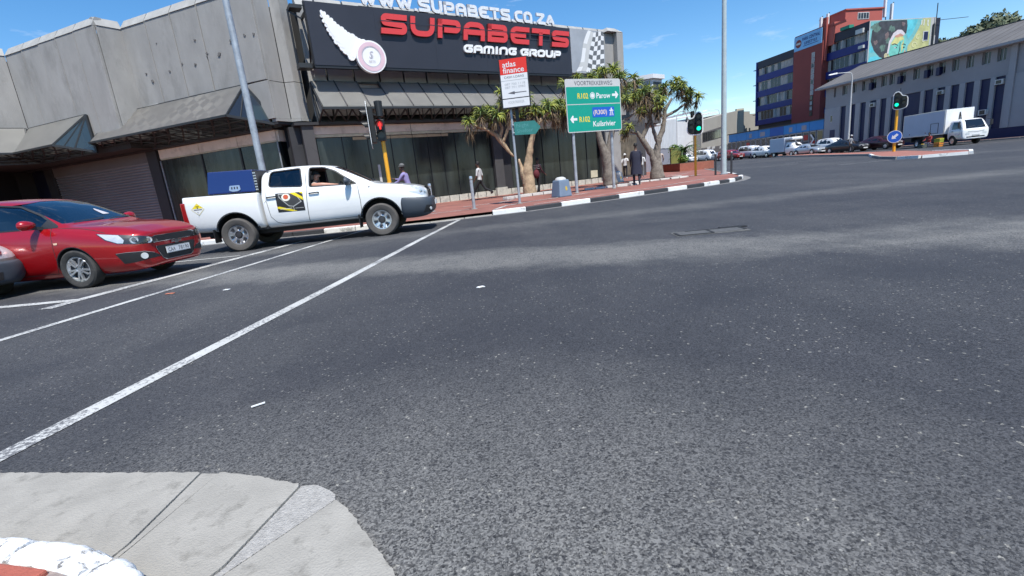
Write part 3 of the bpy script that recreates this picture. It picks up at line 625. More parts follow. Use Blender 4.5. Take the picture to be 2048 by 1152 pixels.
# ============================================================ BIG GREY BUILDING WITH THE SIGN
aF = R_(57.5); B0 = Vector((-3.90, 25.14, 0)); uF = Vector((sin(aF), cos(aF), 0)); nF = Vector((cos(aF), -sin(aF), 0))
def F(s, o, z): return B0+uF*s+nF*o+Vector((0, 0, z))
def fF(a, b, d): return F(a, d, b)
aL = R_(111.6); L0 = Vector((-9.8, 22.28, 0)); uL = -Vector((sin(aL), cos(aL), 0)); nL = Vector((cos(aL), -sin(aL), 0))
def LW(s, o, z): return L0+uL*s+nL*o+Vector((0, 0, z))
bld = thing('commercial_building', 'grey concrete corner building with ribbed wall panels, dark shopfront glass and sloping canopies', 'building', (-4, 26, 0))
def wall_part(name, m, pts8): 
    mb = MB(); mb.hexa(pts8); return mb.build(name, m, bld, world=True)
def slab2(name, m, P, a0, a1, o0, o1, z0, z1, bevel=0):
    mb = MB(); mb.hexa([P(a0, o1, z0), P(a1, o1, z0), P(a1, o0, z0), P(a0, o0, z0), P(a0, o1, z1), P(a1, o1, z1), P(a1, o0, z1), P(a0, o0, z1)])
    return mb.build(name, m, bld, world=True, bevel=bevel)
# solid core behind every skin
core = [(-32.6, 18.6), (-24.35, 26.75), (-17.6, 24.0), (-17.2, 24.9), (-9.9, 22.35+.6), (-8.6, 23.2), (-7.9, 22.9)]
core = [Vector(c) for c in core]+[F(14.6, -.45, 0).to_2d(), F(14.6, -24, 0).to_2d(), Vector((-30, 52))]
mb = MB(); n = len(core); mb.add([(p.x, p.y, 4.25) for p in core]+[(p.x, p.y, 9.35) for p in core], [list(range(n))[::-1], list(range(n, 2*n))]+[(i, (i+1) % n, n+(i+1) % n, n+i) for i in range(n)])
mb.build('wall', 'joint', bld, world=True)
# ground floor core set further back (shopfront depth)
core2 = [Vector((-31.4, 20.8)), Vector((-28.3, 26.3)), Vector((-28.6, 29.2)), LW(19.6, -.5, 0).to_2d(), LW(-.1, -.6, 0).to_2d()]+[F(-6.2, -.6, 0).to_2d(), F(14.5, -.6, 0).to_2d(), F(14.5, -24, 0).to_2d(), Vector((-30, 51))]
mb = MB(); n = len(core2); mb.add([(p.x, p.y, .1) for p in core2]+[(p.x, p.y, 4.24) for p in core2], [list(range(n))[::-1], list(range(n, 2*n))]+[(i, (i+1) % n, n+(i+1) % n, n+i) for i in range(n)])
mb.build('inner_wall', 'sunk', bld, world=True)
# upper wall panels
def panels_line(P, s_list, o, z0, z1, t=.12, gap=.042, mats='concrete', pleat=0.0):
    for a, b_ in zip(s_list[:-1], s_list[1:]):
        a_, b2 = (a+gap, b_-gap) if b_ > a else (a-gap, b_+gap)
        mb = MB(); dz = random.uniform(-.01, .01); do = random.uniform(-.008, .008)
        pl_ = pleat; mb.hexa([P(a_, o+do+pl_, z0), P(b2, o+do, z0), P(b2, o-t, z0), P(a_, o-t, z0), P(a_, o+do+pl_, z1), P(b2, o+do, z1), P(b2, o-t, z1), P(a_, o-t, z1)])
        mb.build('wall_panel', mats, bld, world=True, bevel=.018)
        mb = MB(); c0, c1 = z1+.01, z1+.40
        mb.hexa([P(a_, o+.03+pleat, c0), P(b2, o+.03, c0), P(b2, o-.45, c0), P(a_, o-.45, c0), P(a_, o-.20, c1), P(b2, o-.20, c1), P(b2, o-.45, c1), P(a_, o-.45, c1)])
        mb.build('coping', 'coping', bld, world=True)
def seg(p, q):
    p, q = Vector((*p, 0)), Vector((*q, 0)); d = (q-p).normalized(); nn = Vector((d.y, -d.x, 0)); 
    return (lambda s, o, z: p+d*s+nn*o+Vector((0, 0, z))), (q-p).length
# block B (L facade), between s=7.6 and the corner facets; offset .5
panels_line(LW, [7.57, 5.88, 4.19, 2.5, .85, -.62], .5, 6.12, 9.6, pleat=.03)
panels_line(lambda s, o, z: LW(s, o, z), [7.57, 6.3], .5, 4.9, 6.1)
PA = [(-24.45, 26.50), (-17.57, 23.66)]
fa, la = seg(*PA); panels_line(fa, [la*k/4.35 for k in (0, .9, 1.78, 2.62, 3.48, 4.35)], .0, 4.6, 9.57, pleat=.03)
fr_, lr = seg((-17.5, 23.70), (-16.95, 24.62)); panels_line(fr_, [0, lr], 0, 4.6, 9.57, t=.1)
fc, lc = seg((-32.5, 18.5), (-24.38, 26.46)); panels_line(fc, [lc*k/6 for k in range(7)], 0, 4.6, 9.57)
# corner facets
CP = [(-9.36, 21.62), (-9.02, 22.28), (-8.58, 22.30), (-8.36, 22.74)]
for i in range(3):
    f_, l_ = seg(CP[i], CP[i+1]); g = .015
    for z0, z1 in ((4.55, 6.05), (6.07, 9.6)):
        mb = MB(); mb.hexa([f_(g, 0, z0), f_(l_-g, 0, z0), f_(l_-g, -.35, z0), f_(g, -.35, z0), f_(g, 0, z1), f_(l_-g, 0, z1), f_(l_-g, -.35, z1), f_(g, -.35, z1)]); mb.build('wall_panel', 'concrete', bld, world=True, bevel=.01)
    mb = MB(); mb.hexa([f_(0, .05, 4.42), f_(l_, .05, 4.42), f_(l_, -.3, 4.42), f_(0, -.3, 4.42), f_(0, .05, 4.54), f_(l_, .05, 4.54), f_(l_, -.3, 4.54), f_(0, -.3, 4.54)]); mb.build('ledge', 'concrete', bld, world=True)
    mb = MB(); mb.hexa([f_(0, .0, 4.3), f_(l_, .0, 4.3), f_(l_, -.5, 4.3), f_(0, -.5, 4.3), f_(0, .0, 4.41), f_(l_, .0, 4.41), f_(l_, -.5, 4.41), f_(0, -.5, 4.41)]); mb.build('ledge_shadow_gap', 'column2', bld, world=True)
# lower corner panels on L between ridge and corner
mb = MB(); mb.hexa([LW(.83, .5, 4.55), LW(-.62, .5, 4.55), LW(-.62, .2, 4.55), LW(.83, .2, 4.55), LW(.83, .5, 6.08), LW(-.62, .5, 6.08), LW(-.62, .2, 6.08), LW(.83, .2, 6.08)]); mb.build('wall_panel', 'concrete', bld, world=True, bevel=.01)
# F upper wall
ss = [-4.9]+[-4.05+1.22*k for k in range(0, 15)]+[14.2]
panels_line(F, ss, 0, 4.6, 9.15)
mb = MB(); mb.hexa([F(14.2, .35, 4.3), F(14.75, .35, 4.3), F(14.75, -6, 4.3), F(14.2, -6, 4.3), F(14.2, .35, 9.3), F(14.75, .35, 9.3), F(14.75, -6, 9.3), F(14.2, -6, 9.3)]); mb.build('wall_panel', 'concrete', bld, world=True, bevel=.02)
mb = MB(); mb.hexa([F(13.4, .36, 9.32), F(14.76, .36, 9.32), F(14.76, -2, 9.32), F(13.4, -2, 9.32), F(13.7, .0, 9.62), F(14.4, .0, 9.62), F(14.4, -2, 9.62), F(13.7, -2, 9.62)]); mb.build('coping', 'coping', bld, world=True)
slab2('corner_fin', 'concrete', F, 12.6, 14.18, .02, -.3, 4.6, 9.15)
slab2('side_wall', 'concrete', F, 14.3, 14.7, -.3, -23, .1, 4.28)
# ---- F shopfront
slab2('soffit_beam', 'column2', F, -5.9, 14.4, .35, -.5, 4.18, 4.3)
def glazing(P, s0, s1, edges, sgn=1):
    for a, b_ in zip(edges[:-1], edges[1:]):
        slab2('pane', 'shopglass', P, a+.02*sgn, b_-.02*sgn, 0, -.02, .46, 3.64)
        slab2('mullion', 'blackmetal', P, b_-.016*sgn, b_+.016*sgn, .035, -.04, .44, 3.66)
def shopglass():
    m, nt, b = _new('shop_glass_filmed'); N = nt.nodes.new; K = nt.links.new
    tc = N('ShaderNodeTexCoord'); mpn = N('ShaderNodeMapping'); mpn.inputs['Scale'].default_value = (1.5, 1.5, .18); K(tc.outputs['Object'], mpn.inputs[0])
    n = N('ShaderNodeTexNoise'); n.inputs['Scale'].default_value = 1.6; n.inputs['Detail'].default_value = 6; K(mpn.outputs[0], n.inputs[0])
    r = N('ShaderNodeValToRGB'); r.color_ramp.elements[0].position = .35; r.color_ramp.elements[0].color = (.007, .009, .010, 1); r.color_ramp.elements[1].position = .72; r.color_ramp.elements[1].color = (.040, .048, .046, 1); K(n.outputs[0], r.inputs[0])
    K(r.outputs[0], b.inputs['Base Color']); b.inputs['Roughness'].default_value = .16; b.inputs['Specular IOR Level'].default_value = .45
    n2 = N('ShaderNodeTexNoise'); n2.inputs['Scale'].default_value = 1.2; K(tc.outputs['Object'], n2.inputs[0]); bp = N('ShaderNodeBump'); bp.inputs['Strength'].default_value = .12; bp.inputs['Distance'].default_value = .05; K(n2.outputs[0], bp.inputs['Height']); K(bp.outputs[0], b.inputs['Normal'])
    return m
M['shopglass'] = shopglass()
glazing(F, 0, 0, [-5.05, -3.9, -2.7, -1.55, -.4, .4, 1.2, 1.98, 3.1, 4.2])
glazing(F, 0, 0, [5.45, 6.6, 7.8, 9.08, 10.2, 11.33, 12.42])
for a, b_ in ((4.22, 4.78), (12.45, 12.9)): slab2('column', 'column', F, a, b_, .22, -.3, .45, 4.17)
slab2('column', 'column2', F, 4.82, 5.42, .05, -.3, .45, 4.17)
for a, b_ in ((-5.1, -.45), (-.42, 4.19), (5.45, 9.06), (9.09, 12.42)):
    slab2('fascia_panel', 'cream', F, a, b_, .06, -.2, 3.80, 4.16)
    slab2('fascia_strip', 'creamlow', F, a, b_, .05, -.2, 3.665, 3.79)
x = -5.1
while x < 12.5:
    if not (4.2 < x < 5.4) or True:
        w_ = .56; slab2('plinth_block', 'plinth', F, x+.015, min(x+w_, 12.9)-.015, .09+random.uniform(-.006, .006), -.3, .08, .43)
    x += .575
slab2('plinth_pier', 'plinth', F, 4.15, 4.85, .3, .1, .08, .55)
slab2('column', 'column', F, -5.62, -5.12, .25, -.3, .1, 4.17); slab2('column', 'column2', F, -6.1, -5.64, -.05, -.5, .1, 4.17)  # second, darker piece paints the shaded side of this column
# end bay: shaded side wall right of the glass
slab2('end_wall', 'concrete', F, 12.95, 14.6, -.1, -.5, .1, 4.28)
# ---- F canopy
cv = dict(r=(.02, 6.02), f=(1.5, 4.69), b=(.12, 4.22))
s0, s1 = -4.85, 12.6
nb = 17; 
mb = MB()
for o, z, w_ in ((cv['r'][0]+.05, cv['r'][1], .07), (cv['f'][0], cv['f'][1], .09), (cv['b'][0]+.1, cv['b'][1]+.06, .09)): mb.bar(F(s0, o, z), F(s1, o, z), w_)
mb.build('canopy_rail', 'darkframe', bld, world=True)
mb = MB(); k = 0; st = .62; s = s0
while s < s1-.3:
    mb.bar(F(s, cv['f'][0], cv['f'][1]-.02), F(s, cv['b'][0]+.1, cv['b'][1]+.06), .055)
    mb.bar(F(s, cv['f'][0]-.05, cv['f'][1]-.03), F(s+st, cv['b'][0]+.15, cv['b'][1]+.07), .055)
    mb.bar(F(s, .55, 4.33), F(s, .55, 5.5), .035)
    s += st
mb.build('canopy_truss', 'darkframe', bld, world=True)
for i in range(nb):
    a = s0+(s1-s0)*i/nb; b_ = s0+(s1-s0)*(i+1)/nb
    P = [F(a+.02, cv['f'][0]+.03, cv['f'][1]+.05), F(b_-.02, cv['f'][0]+.03, cv['f'][1]+.05), F(b_-.02-.0, cv['r'][0]+.03, cv['r'][1]+.04), F(a+.02, cv['r'][0]+.03, cv['r'][1]+.04)]
    up = Vector((0, 0, .03))
    if i == 2:   # a torn opening in this sheet
        q = [P[0].lerp(P[3], .0), P[1].lerp(P[2], .0), P[1].lerp(P[2], .72), P[0].lerp(P[3], .72)]
        mb = MB(); mb.hexa(q+[v+up for v in q]); mb.build('canopy_sheet', 'canopy', bld, world=True)
        mb = MB(); mb.bar(P[0].lerp(P[3], .73), P[1].lerp(P[2], .73), .06); mb.bar(P[0].lerp(P[3], .97)+uF*.2, P[1].lerp(P[2], .97), .09); mb.bar(P[1].lerp(P[2], .7), P[1].lerp(P[2], .98), .07); mb.build('canopy_bracket', 'blackmetal', bld, world=True)
    else:
        mb = MB(); mb.hexa(P+[v+up for v in P]); mb.build('canopy_sheet', 'canopy', bld, world=True)
    if i: mb = MB(); mb.bar(P[0]-uF*.02+up*1.6, P[3]-uF*.02+up*1.6, .05, .03); mb.build('glazing_bar', 'canopybar', bld, world=True) if 'canopybar' in M else mb.build('glazing_bar', 'column', bld, world=True)
mb = MB(); a = s0
for p, q in (((.05, 6.0), (1.5, 4.69)), ((1.5, 4.69), (.2, 4.25)), ((.05, 6.0), (.2, 4.25)), ((.05, 6.0), (.9, 4.45)), ((.05, 6.), (.5, 4.33))): mb.bar(F(a, *p), F(a, *q), .06)
mb.build('canopy_end_frame', 'darkframe', bld, world=True)
mb = MB(); mb.add([F(a+.02, .05, 5.98), F(a+.02, 1.48, 4.7), F(a+.02, .22, 4.28)], [(0, 1, 2)]); mb.build('canopy_end_pane', mat('mesh_grey_glass', (.16, .17, .17), .4, var=.1), bld, world=True)
# ---- L canopy 1 (hipped ends, lattice underneath)
def canopy(P, sr0, sr1, sl0, sl1, orid, olow, zr=6.02, zl=4.68, zb=4.28, ob=.15, n=6, right_glass=True, diamonds=True, pane_right=None):
    # s grows to the left; *0 right end, *1 left end
    mats = 'canopydia' if diamonds else 'canopy'
    q = [P(sl0, olow, zl), P(sl1, olow, zl), P(sr1, orid, zr), P(sr0, orid, zr)]
    mb = MB(); up = Vector((0, 0, .035)); mb.hexa([q[0], q[1], q[2], q[3]]+[v+up for v in q]); mb.build('canopy_sheet', mats, bld, world=True)
    mb = MB(); mb.bar(q[0], q[1], .09); mb.bar(q[3], q[2], .06); mb.bar(q[0], q[3], .07); mb.bar(q[1], q[2], .06)
    w0 = P(sl0-1.0, ob, zb); w1 = P(sl1+.3, ob, zb)
    mb.bar(w0, w1, .12); mb.bar(q[0], w0, .1); mb.bar(q[3], w0, .1); mb.bar(q[3], q[0].lerp(w0, .5), .06); mb.bar(q[3], q[0].lerp(w0, .25), .04); mb.bar(q[1], w1, .07)
    mb.build('canopy_frame', 'darkframe', bld, world=True)
    mb = MB(); mb.add([q[3], q[0], w0], [(0, 1, 2)]); mb.build('canopy_end_pane', 'greenglass', bld, world=True)
    # underside lattice: two layers of crossing bars between the low edge and the wall
    mb = MB(); N_ = int(abs(sl1-sl0)/.85)
    def U(f, g, dz=0): a = q[0].lerp(q[1], f); b_ = w0.lerp(w1, f); return a.lerp(b_, g)+Vector((0, 0, dz))
    R = 3
    for i in range(N_+1):
        f = i/N_; mb.bar(U(f, 0, -.02), U(f, 1, -.02), .05)
        for j in range(R):
            if i < N_:
                f2 = (i+1)/N_
                mb.bar(U(f, j/R, -.02), U(f2, (j+1)/R, -.02), .07, .03); mb.bar(U(f2, j/R, -.02), U(f, (j+1)/R, -.02), .07, .03)
    for j in range(1, R): mb.bar(U(0, j/R, -.03), U(1, j/R, -.03), .08, .04)
    for i in range(N_):
        for j in range(R): 
            mb.bar(U((i+.5)/N_, (j+.5)/R, -.02), U((i+.5)/N_, (j+.5)/R, .12), .03)
    stuff(mb.build('canopy_lattice', 'darkframe', bld, world=True))
    pass
def diam():
    m, nt, b = _new('canopy_sheet_diamonds'); N = nt.nodes.new; K = nt.links.new
    tc = N('ShaderNodeTexCoord'); mpn = N('ShaderNodeMapping'); mpn.inputs['Rotation'].default_value = (R_(35), R_(45), R_(20)); K(tc.outputs['Object'], mpn.inputs[0])
    ch = N('ShaderNodeTexChecker'); ch.inputs['Scale'].default_value = 2.3; K(mpn.outputs[0], ch.inputs[0])
    n = N('ShaderNodeTexNoise'); n.inputs['Scale'].default_value = .5; n.inputs['Detail'].default_value = 4; K(tc.outputs['Object'], n.inputs[0])
    r = N('ShaderNodeMapRange'); r.inputs[1].default_value = .35; r.inputs[2].default_value = .65; r.inputs[3].default_value = .05; r.inputs[4].default_value = .5; K(n.outputs[0], r.inputs[0])
    mm = N('ShaderNodeMath'); mm.operation = 'MULTIPLY'; K(ch.outputs['Fac'], mm.inputs[0]); K(r.outputs[0], mm.inputs[1])
    mx = N('ShaderNodeMixRGB'); K(mm.outputs[0], mx.inputs[0]); mx.inputs[1].default_value = (.22, .215, .205, 1); mx.inputs[2].default_value = (.40, .385, .35, 1); K(mx.outputs[0], b.inputs['Base Color']); b.inputs['Roughness'].default_value = .5
    return m
M['canopydia'] = diam(); translucent(M['canopydia'], (.80, .78, .74), .5); M['canopylight'] = mat('canopy_inner_light', (.5, .5, .48), .7, var=.15, vs=3, emit=None)
canopy(LW, .5, 9.3, .48, 9.71, .72, 1.95)
fa2, la2 = seg((-17.57, 23.66), (-24.3, 26.44)); 
def PA2(s, o, z): return fa2(s, -o, z)
canopy(PA2, 2.15, 7.15, 3.05, 6.6, .1, 1.35, diamonds=False)
fc2, lc2 = seg((-24.30, 26.30), (-32.5, 18.5))
canopy(lambda s, o, z: fc2(s, -o, z), .1, 7, .2, 6, .1, 1.2, diamonds=False)
mb = MB(); mb.bar(LW(9.9, .3, 6.0), LW(12.4, .5, 6.0), .12); mb.build('canopy_tie', 'blackmetal', bld, world=True)
# ---- L shopfront and shutter
slab2('soffit_beam', 'column2', LW, 19.5, -.1, .3, -.4, 4.18, 4.28)
for a, b_ in ((7.86, 5.0), (4.97, 2.42), (2.39, .03)):
    slab2('fascia_panel', 'cream', LW, a, b_, .06, -.2, 3.73, 4.16); slab2('fascia_strip', 'creamlow', LW, a, b_, .05, -.2, 3.665, 3.72)
for a, b_ in ((7.86, 4.99), (4.95, 2.41), (2.37, .02)): slab2('pane', 'shopglass', LW, a, b_, 0, -.02, .46, 3.66)
for a in (4.97, 2.39): slab2('mullion', 'blackmetal', LW, a+.05, a-.05, .04, -.04, .44, 3.66)
slab2('corner_trim', 'galv', LW, .03, -.0, .05, .0, .44, 3.66); slab2('corner_trim', 'galv', LW, 7.95, 7.90, .05, .0, .3, 3.64)
slab2('plinth_block', 'plinth', LW, 7.9, 0, .08, -.3, .1, .43)
slab2('column', 'column2', LW, 8.75, 8.0, .12, -.3, .1, 4.2)
# chamfer between L and F glass
fch, lch = seg((-9.78, 22.30), (-9.50, 22.99)); 
for nm, m, z0, z1, o in (('fascia_panel', 'cream', 3.67, 4.16, .04), ('pane', 'shopglass', .46, 3.65, 0)):
    mb = MB(); mb.hexa([fch(.02, o, z0), fch(lch, o, z0), fch(lch, o-.2, z0), fch(.02, o-.2, z0), fch(.02, o, z1), fch(lch, o, z1), fch(lch, o-.2, z1), fch(.02, o-.2, z1)]); mb.build(nm, m, bld, world=True)
fch, lch = seg((-9.49, 23.0), (-8.7, 22.5)); mb = MB(); mb.hexa([fch(0, 0, .1), fch(lch, 0, .1), fch(lch, -.2, .1), fch(0, -.2, .1), fch(0, 0, 4.2), fch(lch, 0, 4.2), fch(lch, -.2, 4.2), fch(0, -.2, 4.2)]); mb.build('column', 'column2', bld, world=True)
slab2('shutter_fascia', 'fasciagrey', LW, 17.2, 8.78, .05, -.2, 3.66, 4.17)
mb = MB(); k = 0; z = .2
while z < 3.6:   # curved roller slats
    h = .14; P = lambda s, o, zz: LW(s, o-.03, zz)
    v = [P(17.1, 0, z), P(8.85, 0, z), P(8.85, .05, z+.05), P(17.1, .05, z+.05), P(8.85, .05, z+.10), P(17.1, .05, z+.10), P(8.85, 0, z+h), P(17.1, 0, z+h)]
    mb.add(v, [(0, 1, 2, 3), (3, 2, 4, 5), (5, 4, 6, 7)]); z += h
mb.build('roller_shutter', 'shutter', bld, world=True)
slab2('pier', 'column2', LW, 17.9, 17.12, .1, -.3, .1, 4.2)
slab2('navy_panel', mat('navy_shopfront_panel', (.012, .014, .035), .5), LW, 19.6, 17.92, -.15, -.3, .1, 4.17)
# far left bay with a lit ceiling panel and red counter
fr2, lr2 = seg((-24.9, 27.4), (-19.9, 26.0))
mb = MB(); mb.add([(-31, 21, .1), (-27.9, 26.2, .1), (-27.9, 26.2, 2.6), (-31, 21, 2.6)], [(0, 1, 2, 3)]); mb.build('shop_window_lower', mat('dark_red_shopfront', (.10, .012, .015), .5), bld, world=True)
mb = MB(); mb.add([(-31, 21, 2.62), (-27.9, 26.2, 2.62), (-27.9, 26.2, 3.9), (-31, 21, 3.9)], [(0, 1, 2, 3)]); mb.build('shop_window_upper', mat('grey_shopfront', (.18, .18, .19), .5), bld, world=True)

M['mark'] = mat('wall_fixing_mark', (.15, .145, .14), .9, var=.3, vs=20); M['stripold'] = mat('old_paper_strip', (.40, .31, .19), .8, var=.2, vs=2)
rm_ = random.Random(5)
for s_, z_, r_ in ((6.6, 7.5, .05), (6.3, 7.15, .09), (5.0, 7.35, .07), (4.1, 7.5, .08), (3.3, 7.35, .07), (2.45, 7.65, .08), (1.75, 7.5, .11), (.9, 7.9, .08), (.1, 7.95, .07), (-.4, 7.9, .06), (3.0, 8.3, .05), (5.4, 8.6, .04)):
    mb = MB(); mb.prism([(s_+r_*cos(2*pi*k/9)*rm_.uniform(.5, 1.2), z_+r_*.8*sin(2*pi*k/9)*rm_.uniform(.5, 1.2)) for k in range(9)], lambda a, b_, d: LW(a, d, b_), .50, .545); mb.build('fixing_mark', 'mark', bld, world=True)
for s_, z_ in ((-22.6, 0),): pass
slab2('paper_strip', 'stripold', F, -3.4, 1.6, .035, .012, 3.50, 3.63)
slab2('window_notice', 'signlg', F, 6.9, 7.3, .012, .003, .9, 1.0); slab2('window_notice', 'canopylight', F, -2.4, -2.28, .012, .003, 1.1, 2.3); slab2('window_notice', 'creamlow', F, 11.6, 12.2, .012, .003, .5, .95)
# ============================================================ THE SIGN
sg = thing('billboard', 'long black rooftop-height sign board with red and white lettering and a chequered flag end', 'sign', tuple(F(2, 1.2, 6.4)))
def sgb(name, m, a0, a1, o0, o1, z0, z1, mi=0):
    mb = MB(); mb.hexa([F(a0, o1, z0), F(a1, o1, z0), F(a1, o0, z0), F(a0, o0, z0), F(a0, o1, z1), F(a1, o1, z1), F(a1, o0, z1), F(a0, o0, z1)]); return mb.build(name, m, sg, world=True)
edges = [-4.77, -1.9, .95, 3.8, 6.65, 9.48]
for a, b_ in zip(edges[:-1], edges[1:]): sgb('board_panel', 'signblue', a+.002, b_-.002, 1.05, 1.2, 6.47, 8.92)
sgb('board_frame', 'blackmetal', -4.8, 9.5, 1.0, 1.18, 6.36, 6.46); sgb('board_frame', 'blackmetal', -4.8, -4.775, .95, 1.18, 6.36, 8.95)
mb = MB()
for s in (-4.7, -1.8, 1, 3.9, 6.8, 9.4, 12): 
    for z in (6.6, 8.6): mb.bar(F(s, 1.1, z), F(s, .0, z), .1)
    mb.bar(F(s, .1, 6.6), F(s, 1.1, 8.6), .07)
mb.build('support_frame', 'blackmetal', sg, world=True)
sgb('end_bracket', 'darkframe', -5.35, -4.82, .35, .9, 6.42, 6.6); sgb('end_bracket', 'darkframe', -5.3, -4.82, .35, .9, 8.72, 8.86)
mb = MB(); mb.bar(F(-5.3, .4, 6.5), F(-5.3, .4, 8.8), .07); mb.bar(F(-5.3, .4, 8.75), F(-4.9, .9, 8.3), .06); mb.build('end_bracket', 'blackmetal', sg, world=True)
# flag panel
sgb('flag_panel', 'signgrey', 9.52, 12.18, 1.05, 1.2, 6.57, 8.94)
mb = MB(); rows = 9
def wav(a, b): # flag local 0..1 -> sign coords, a slanted, waving cloth
    x = 9.78+1.10*b**.8+(2.30-1.0*b**.8)*a+.07*sin(b*7+a*3)*(1-a); z = 6.62+2.28*b+.07*sin(a*7+b*2); return x, min(max(z, 6.6), 8.92)
NA, NB_ = 6, 9
for i in range(NA):
    for j in range(NB_):
        q = [wav(i/NA, j/NB_), wav((i+1)/NA, j/NB_), wav((i+1)/NA, (j+1)/NB_), wav(i/NA, (j+1)/NB_)]
        mb.add([F(x_, 1.206, z_) for x_, z_ in q], [(0, 1, 2, 3)], (i+j) % 2 if i > 1 else (2 if (i == 1 or j % 4 == 1) else 0))
M['signtxt2'] = mat('flag_dark_squares', (.13, .135, .14), .5, var=.1)
if not any(c.name.startswith('chequered') for c in sg.children): mb.build('chequered_flag', ['signwhite', 'signtxt2', 'signlg'], sg, world=True)
# the big red letters with their dark split line
tot = 10.95; x0 = -1.62; fullw = 1.22; gap = .135
for i, ch in enumerate('SUPABETS'):
    w_ = 1.22; mb = MB(); x = x0+i*1.392
    glyph(mb, ch, x-.10, 7.86, w_, .84, .235, fF, 1.2, 1.33, shear=.14, mi=0, mi2=1, rnd=.42 if ch not in 'T' else .05)
    mb.build('letter', ['lred', 'lside'], sg, world=True)
    sgb('letter_split', 'signblue', x-.08, x+w_+.08, 1.3305, 1.338, 7.86+.84*.60, 7.86+.84*.60+.035)
txt = 'GAMING GROUP'; x = 2.42; 
for ch in txt:
    if ch == ' ': x += .22; continue
    w_ = .29 if ch == 'I' else (.66 if ch == 'M' else .53)
    mb = MB(); glyph(mb, ch, x, 7.29, w_-.03 if ch != 'I' else .2, .375, .112, fF, 1.2, 1.30, shear=.16, mi=0, mi2=1, rnd=.35)
    mb.build('letter', ['lwhite', 'lwhite'], sg, world=True); x += w_+.035 if ch != 'I' else .27
txt = 'WWW.SUPABETS.CO.ZA'; x = -2.45
widths = {'W': .78, '.': .16, 'C': .5, 'O': .56}
totw = sum(widths.get(c, .58)+.075 for c in txt); sc_ = (8.52+2.45)/totw
for ch in txt:
    w_ = widths.get(ch, .58)*sc_; mb = MB()
    if ch == '.': mb.hexa([F(x, 1.22, 8.97), F(x+.11, 1.22, 8.97), F(x+.11, 1.1, 8.97), F(x, 1.1, 8.97), F(x, 1.22, 9.08), F(x+.11, 1.22, 9.08), F(x+.11, 1.1, 9.08), F(x, 1.1, 9.08)])
    else:
        g_ = 'a' if (ch == 'A' and x > 5) else ch
        glyph(mb, g_, x, 8.97, w_, .56, .15, fF, 1.1, 1.2, shear=0, mi=0, mi2=1, rnd=.12 if ch in 'WZT' or g_ == 'a' else .35)
    mb.build('letter', ['lwhited', 'badgegrey'], sg, world=True); x += w_+.075*sc_
mb = MB(); mb.bar(F(-2.5, 1.1, 8.95), F(8.6, 1.1, 8.95), .04); mb.build('letter_rail', 'blackmetal', sg, world=True)
# comet of smoke and round badge
mb = MB(); tip = Vector((-4.2, 8.58)); c0 = Vector((-2.75, 7.05)); Lp, Rp = [], []
Np = 26
for i in range(Np+1):
    t = i/Np; p = tip.lerp(c0, t)+Vector((-.10, -.14))*sin(t*pi); d = (c0-tip).normalized(); nn = Vector((-d.y, d.x)); w_ = .04+.46*t**.75
    w_ *= 1+.09*sin(i*1.57); Lp.append(p+nn*w_*(.8+.07*cos(i*2.1))); Rp.append(p-nn*w_*(.85+.08*sin(i*1.9)))
poly = [tuple(p) for p in Lp]+[(c0.x+.25, c0.y-.15)]+[tuple(p) for p in Rp[::-1]]
poly = [(a, b) for a, b in poly]
for i in range(Np):
    mb.prism([tuple(Lp[i]), tuple(Lp[i+1]), tuple(Rp[i+1]), tuple(Rp[i])], fF, 1.2, 1.29+.0005*i)
# rounded puffs
for i in range(2, Np, 2):
    for S_, sg_ in ((Lp, 1), (Rp, -1)):
        c = S_[i]; r_ = .06+.11*i/Np
        mb.prism([(c.x+r_*cos(2*pi*k/10), c.y+r_*sin(2*pi*k/10)) for k in range(10)], fF, 1.2, 1.275+.001*i+.0005*sg_)
mb.build('smoke_tail', 'lwhite', sg, world=True)
def ring(name, m, r0, r1, d0, d1, cx=-2.36, cz=6.84, n=40):
    mb = MB()
    for k in range(n):
        a, b_ = 2*pi*k/n, 2*pi*(k+1)/n
        q = [(cx+r1*cos(a), cz+r1*sin(a)), (cx+r1*cos(b_), cz+r1*sin(b_)), (cx+r0*cos(b_), cz+r0*sin(b_)), (cx+r0*cos(a), cz+r0*sin(a))]
        mb.prism(q, fF, d0, d1)
    return mb.build(name, m, sg, world=True)
ring('badge_disc', 'lwhite', .02, .67, 1.22, 1.40); ring('badge_ring', 'pink', .44, .60, 1.40, 1.412); ring('badge_ring', 'badgegrey', .40, .43, 1.40, 1.411)
text('badge_print', 'S', sg, fF, -2.36, 6.78, .3, 'badgegrey', 1.412, align='C', world=True, bold=.01, shear=.2); text('badge_print', 'BETS', sg, fF, -2.36, 6.6, .1, 'badgegrey', 1.412, align='C', world=True)
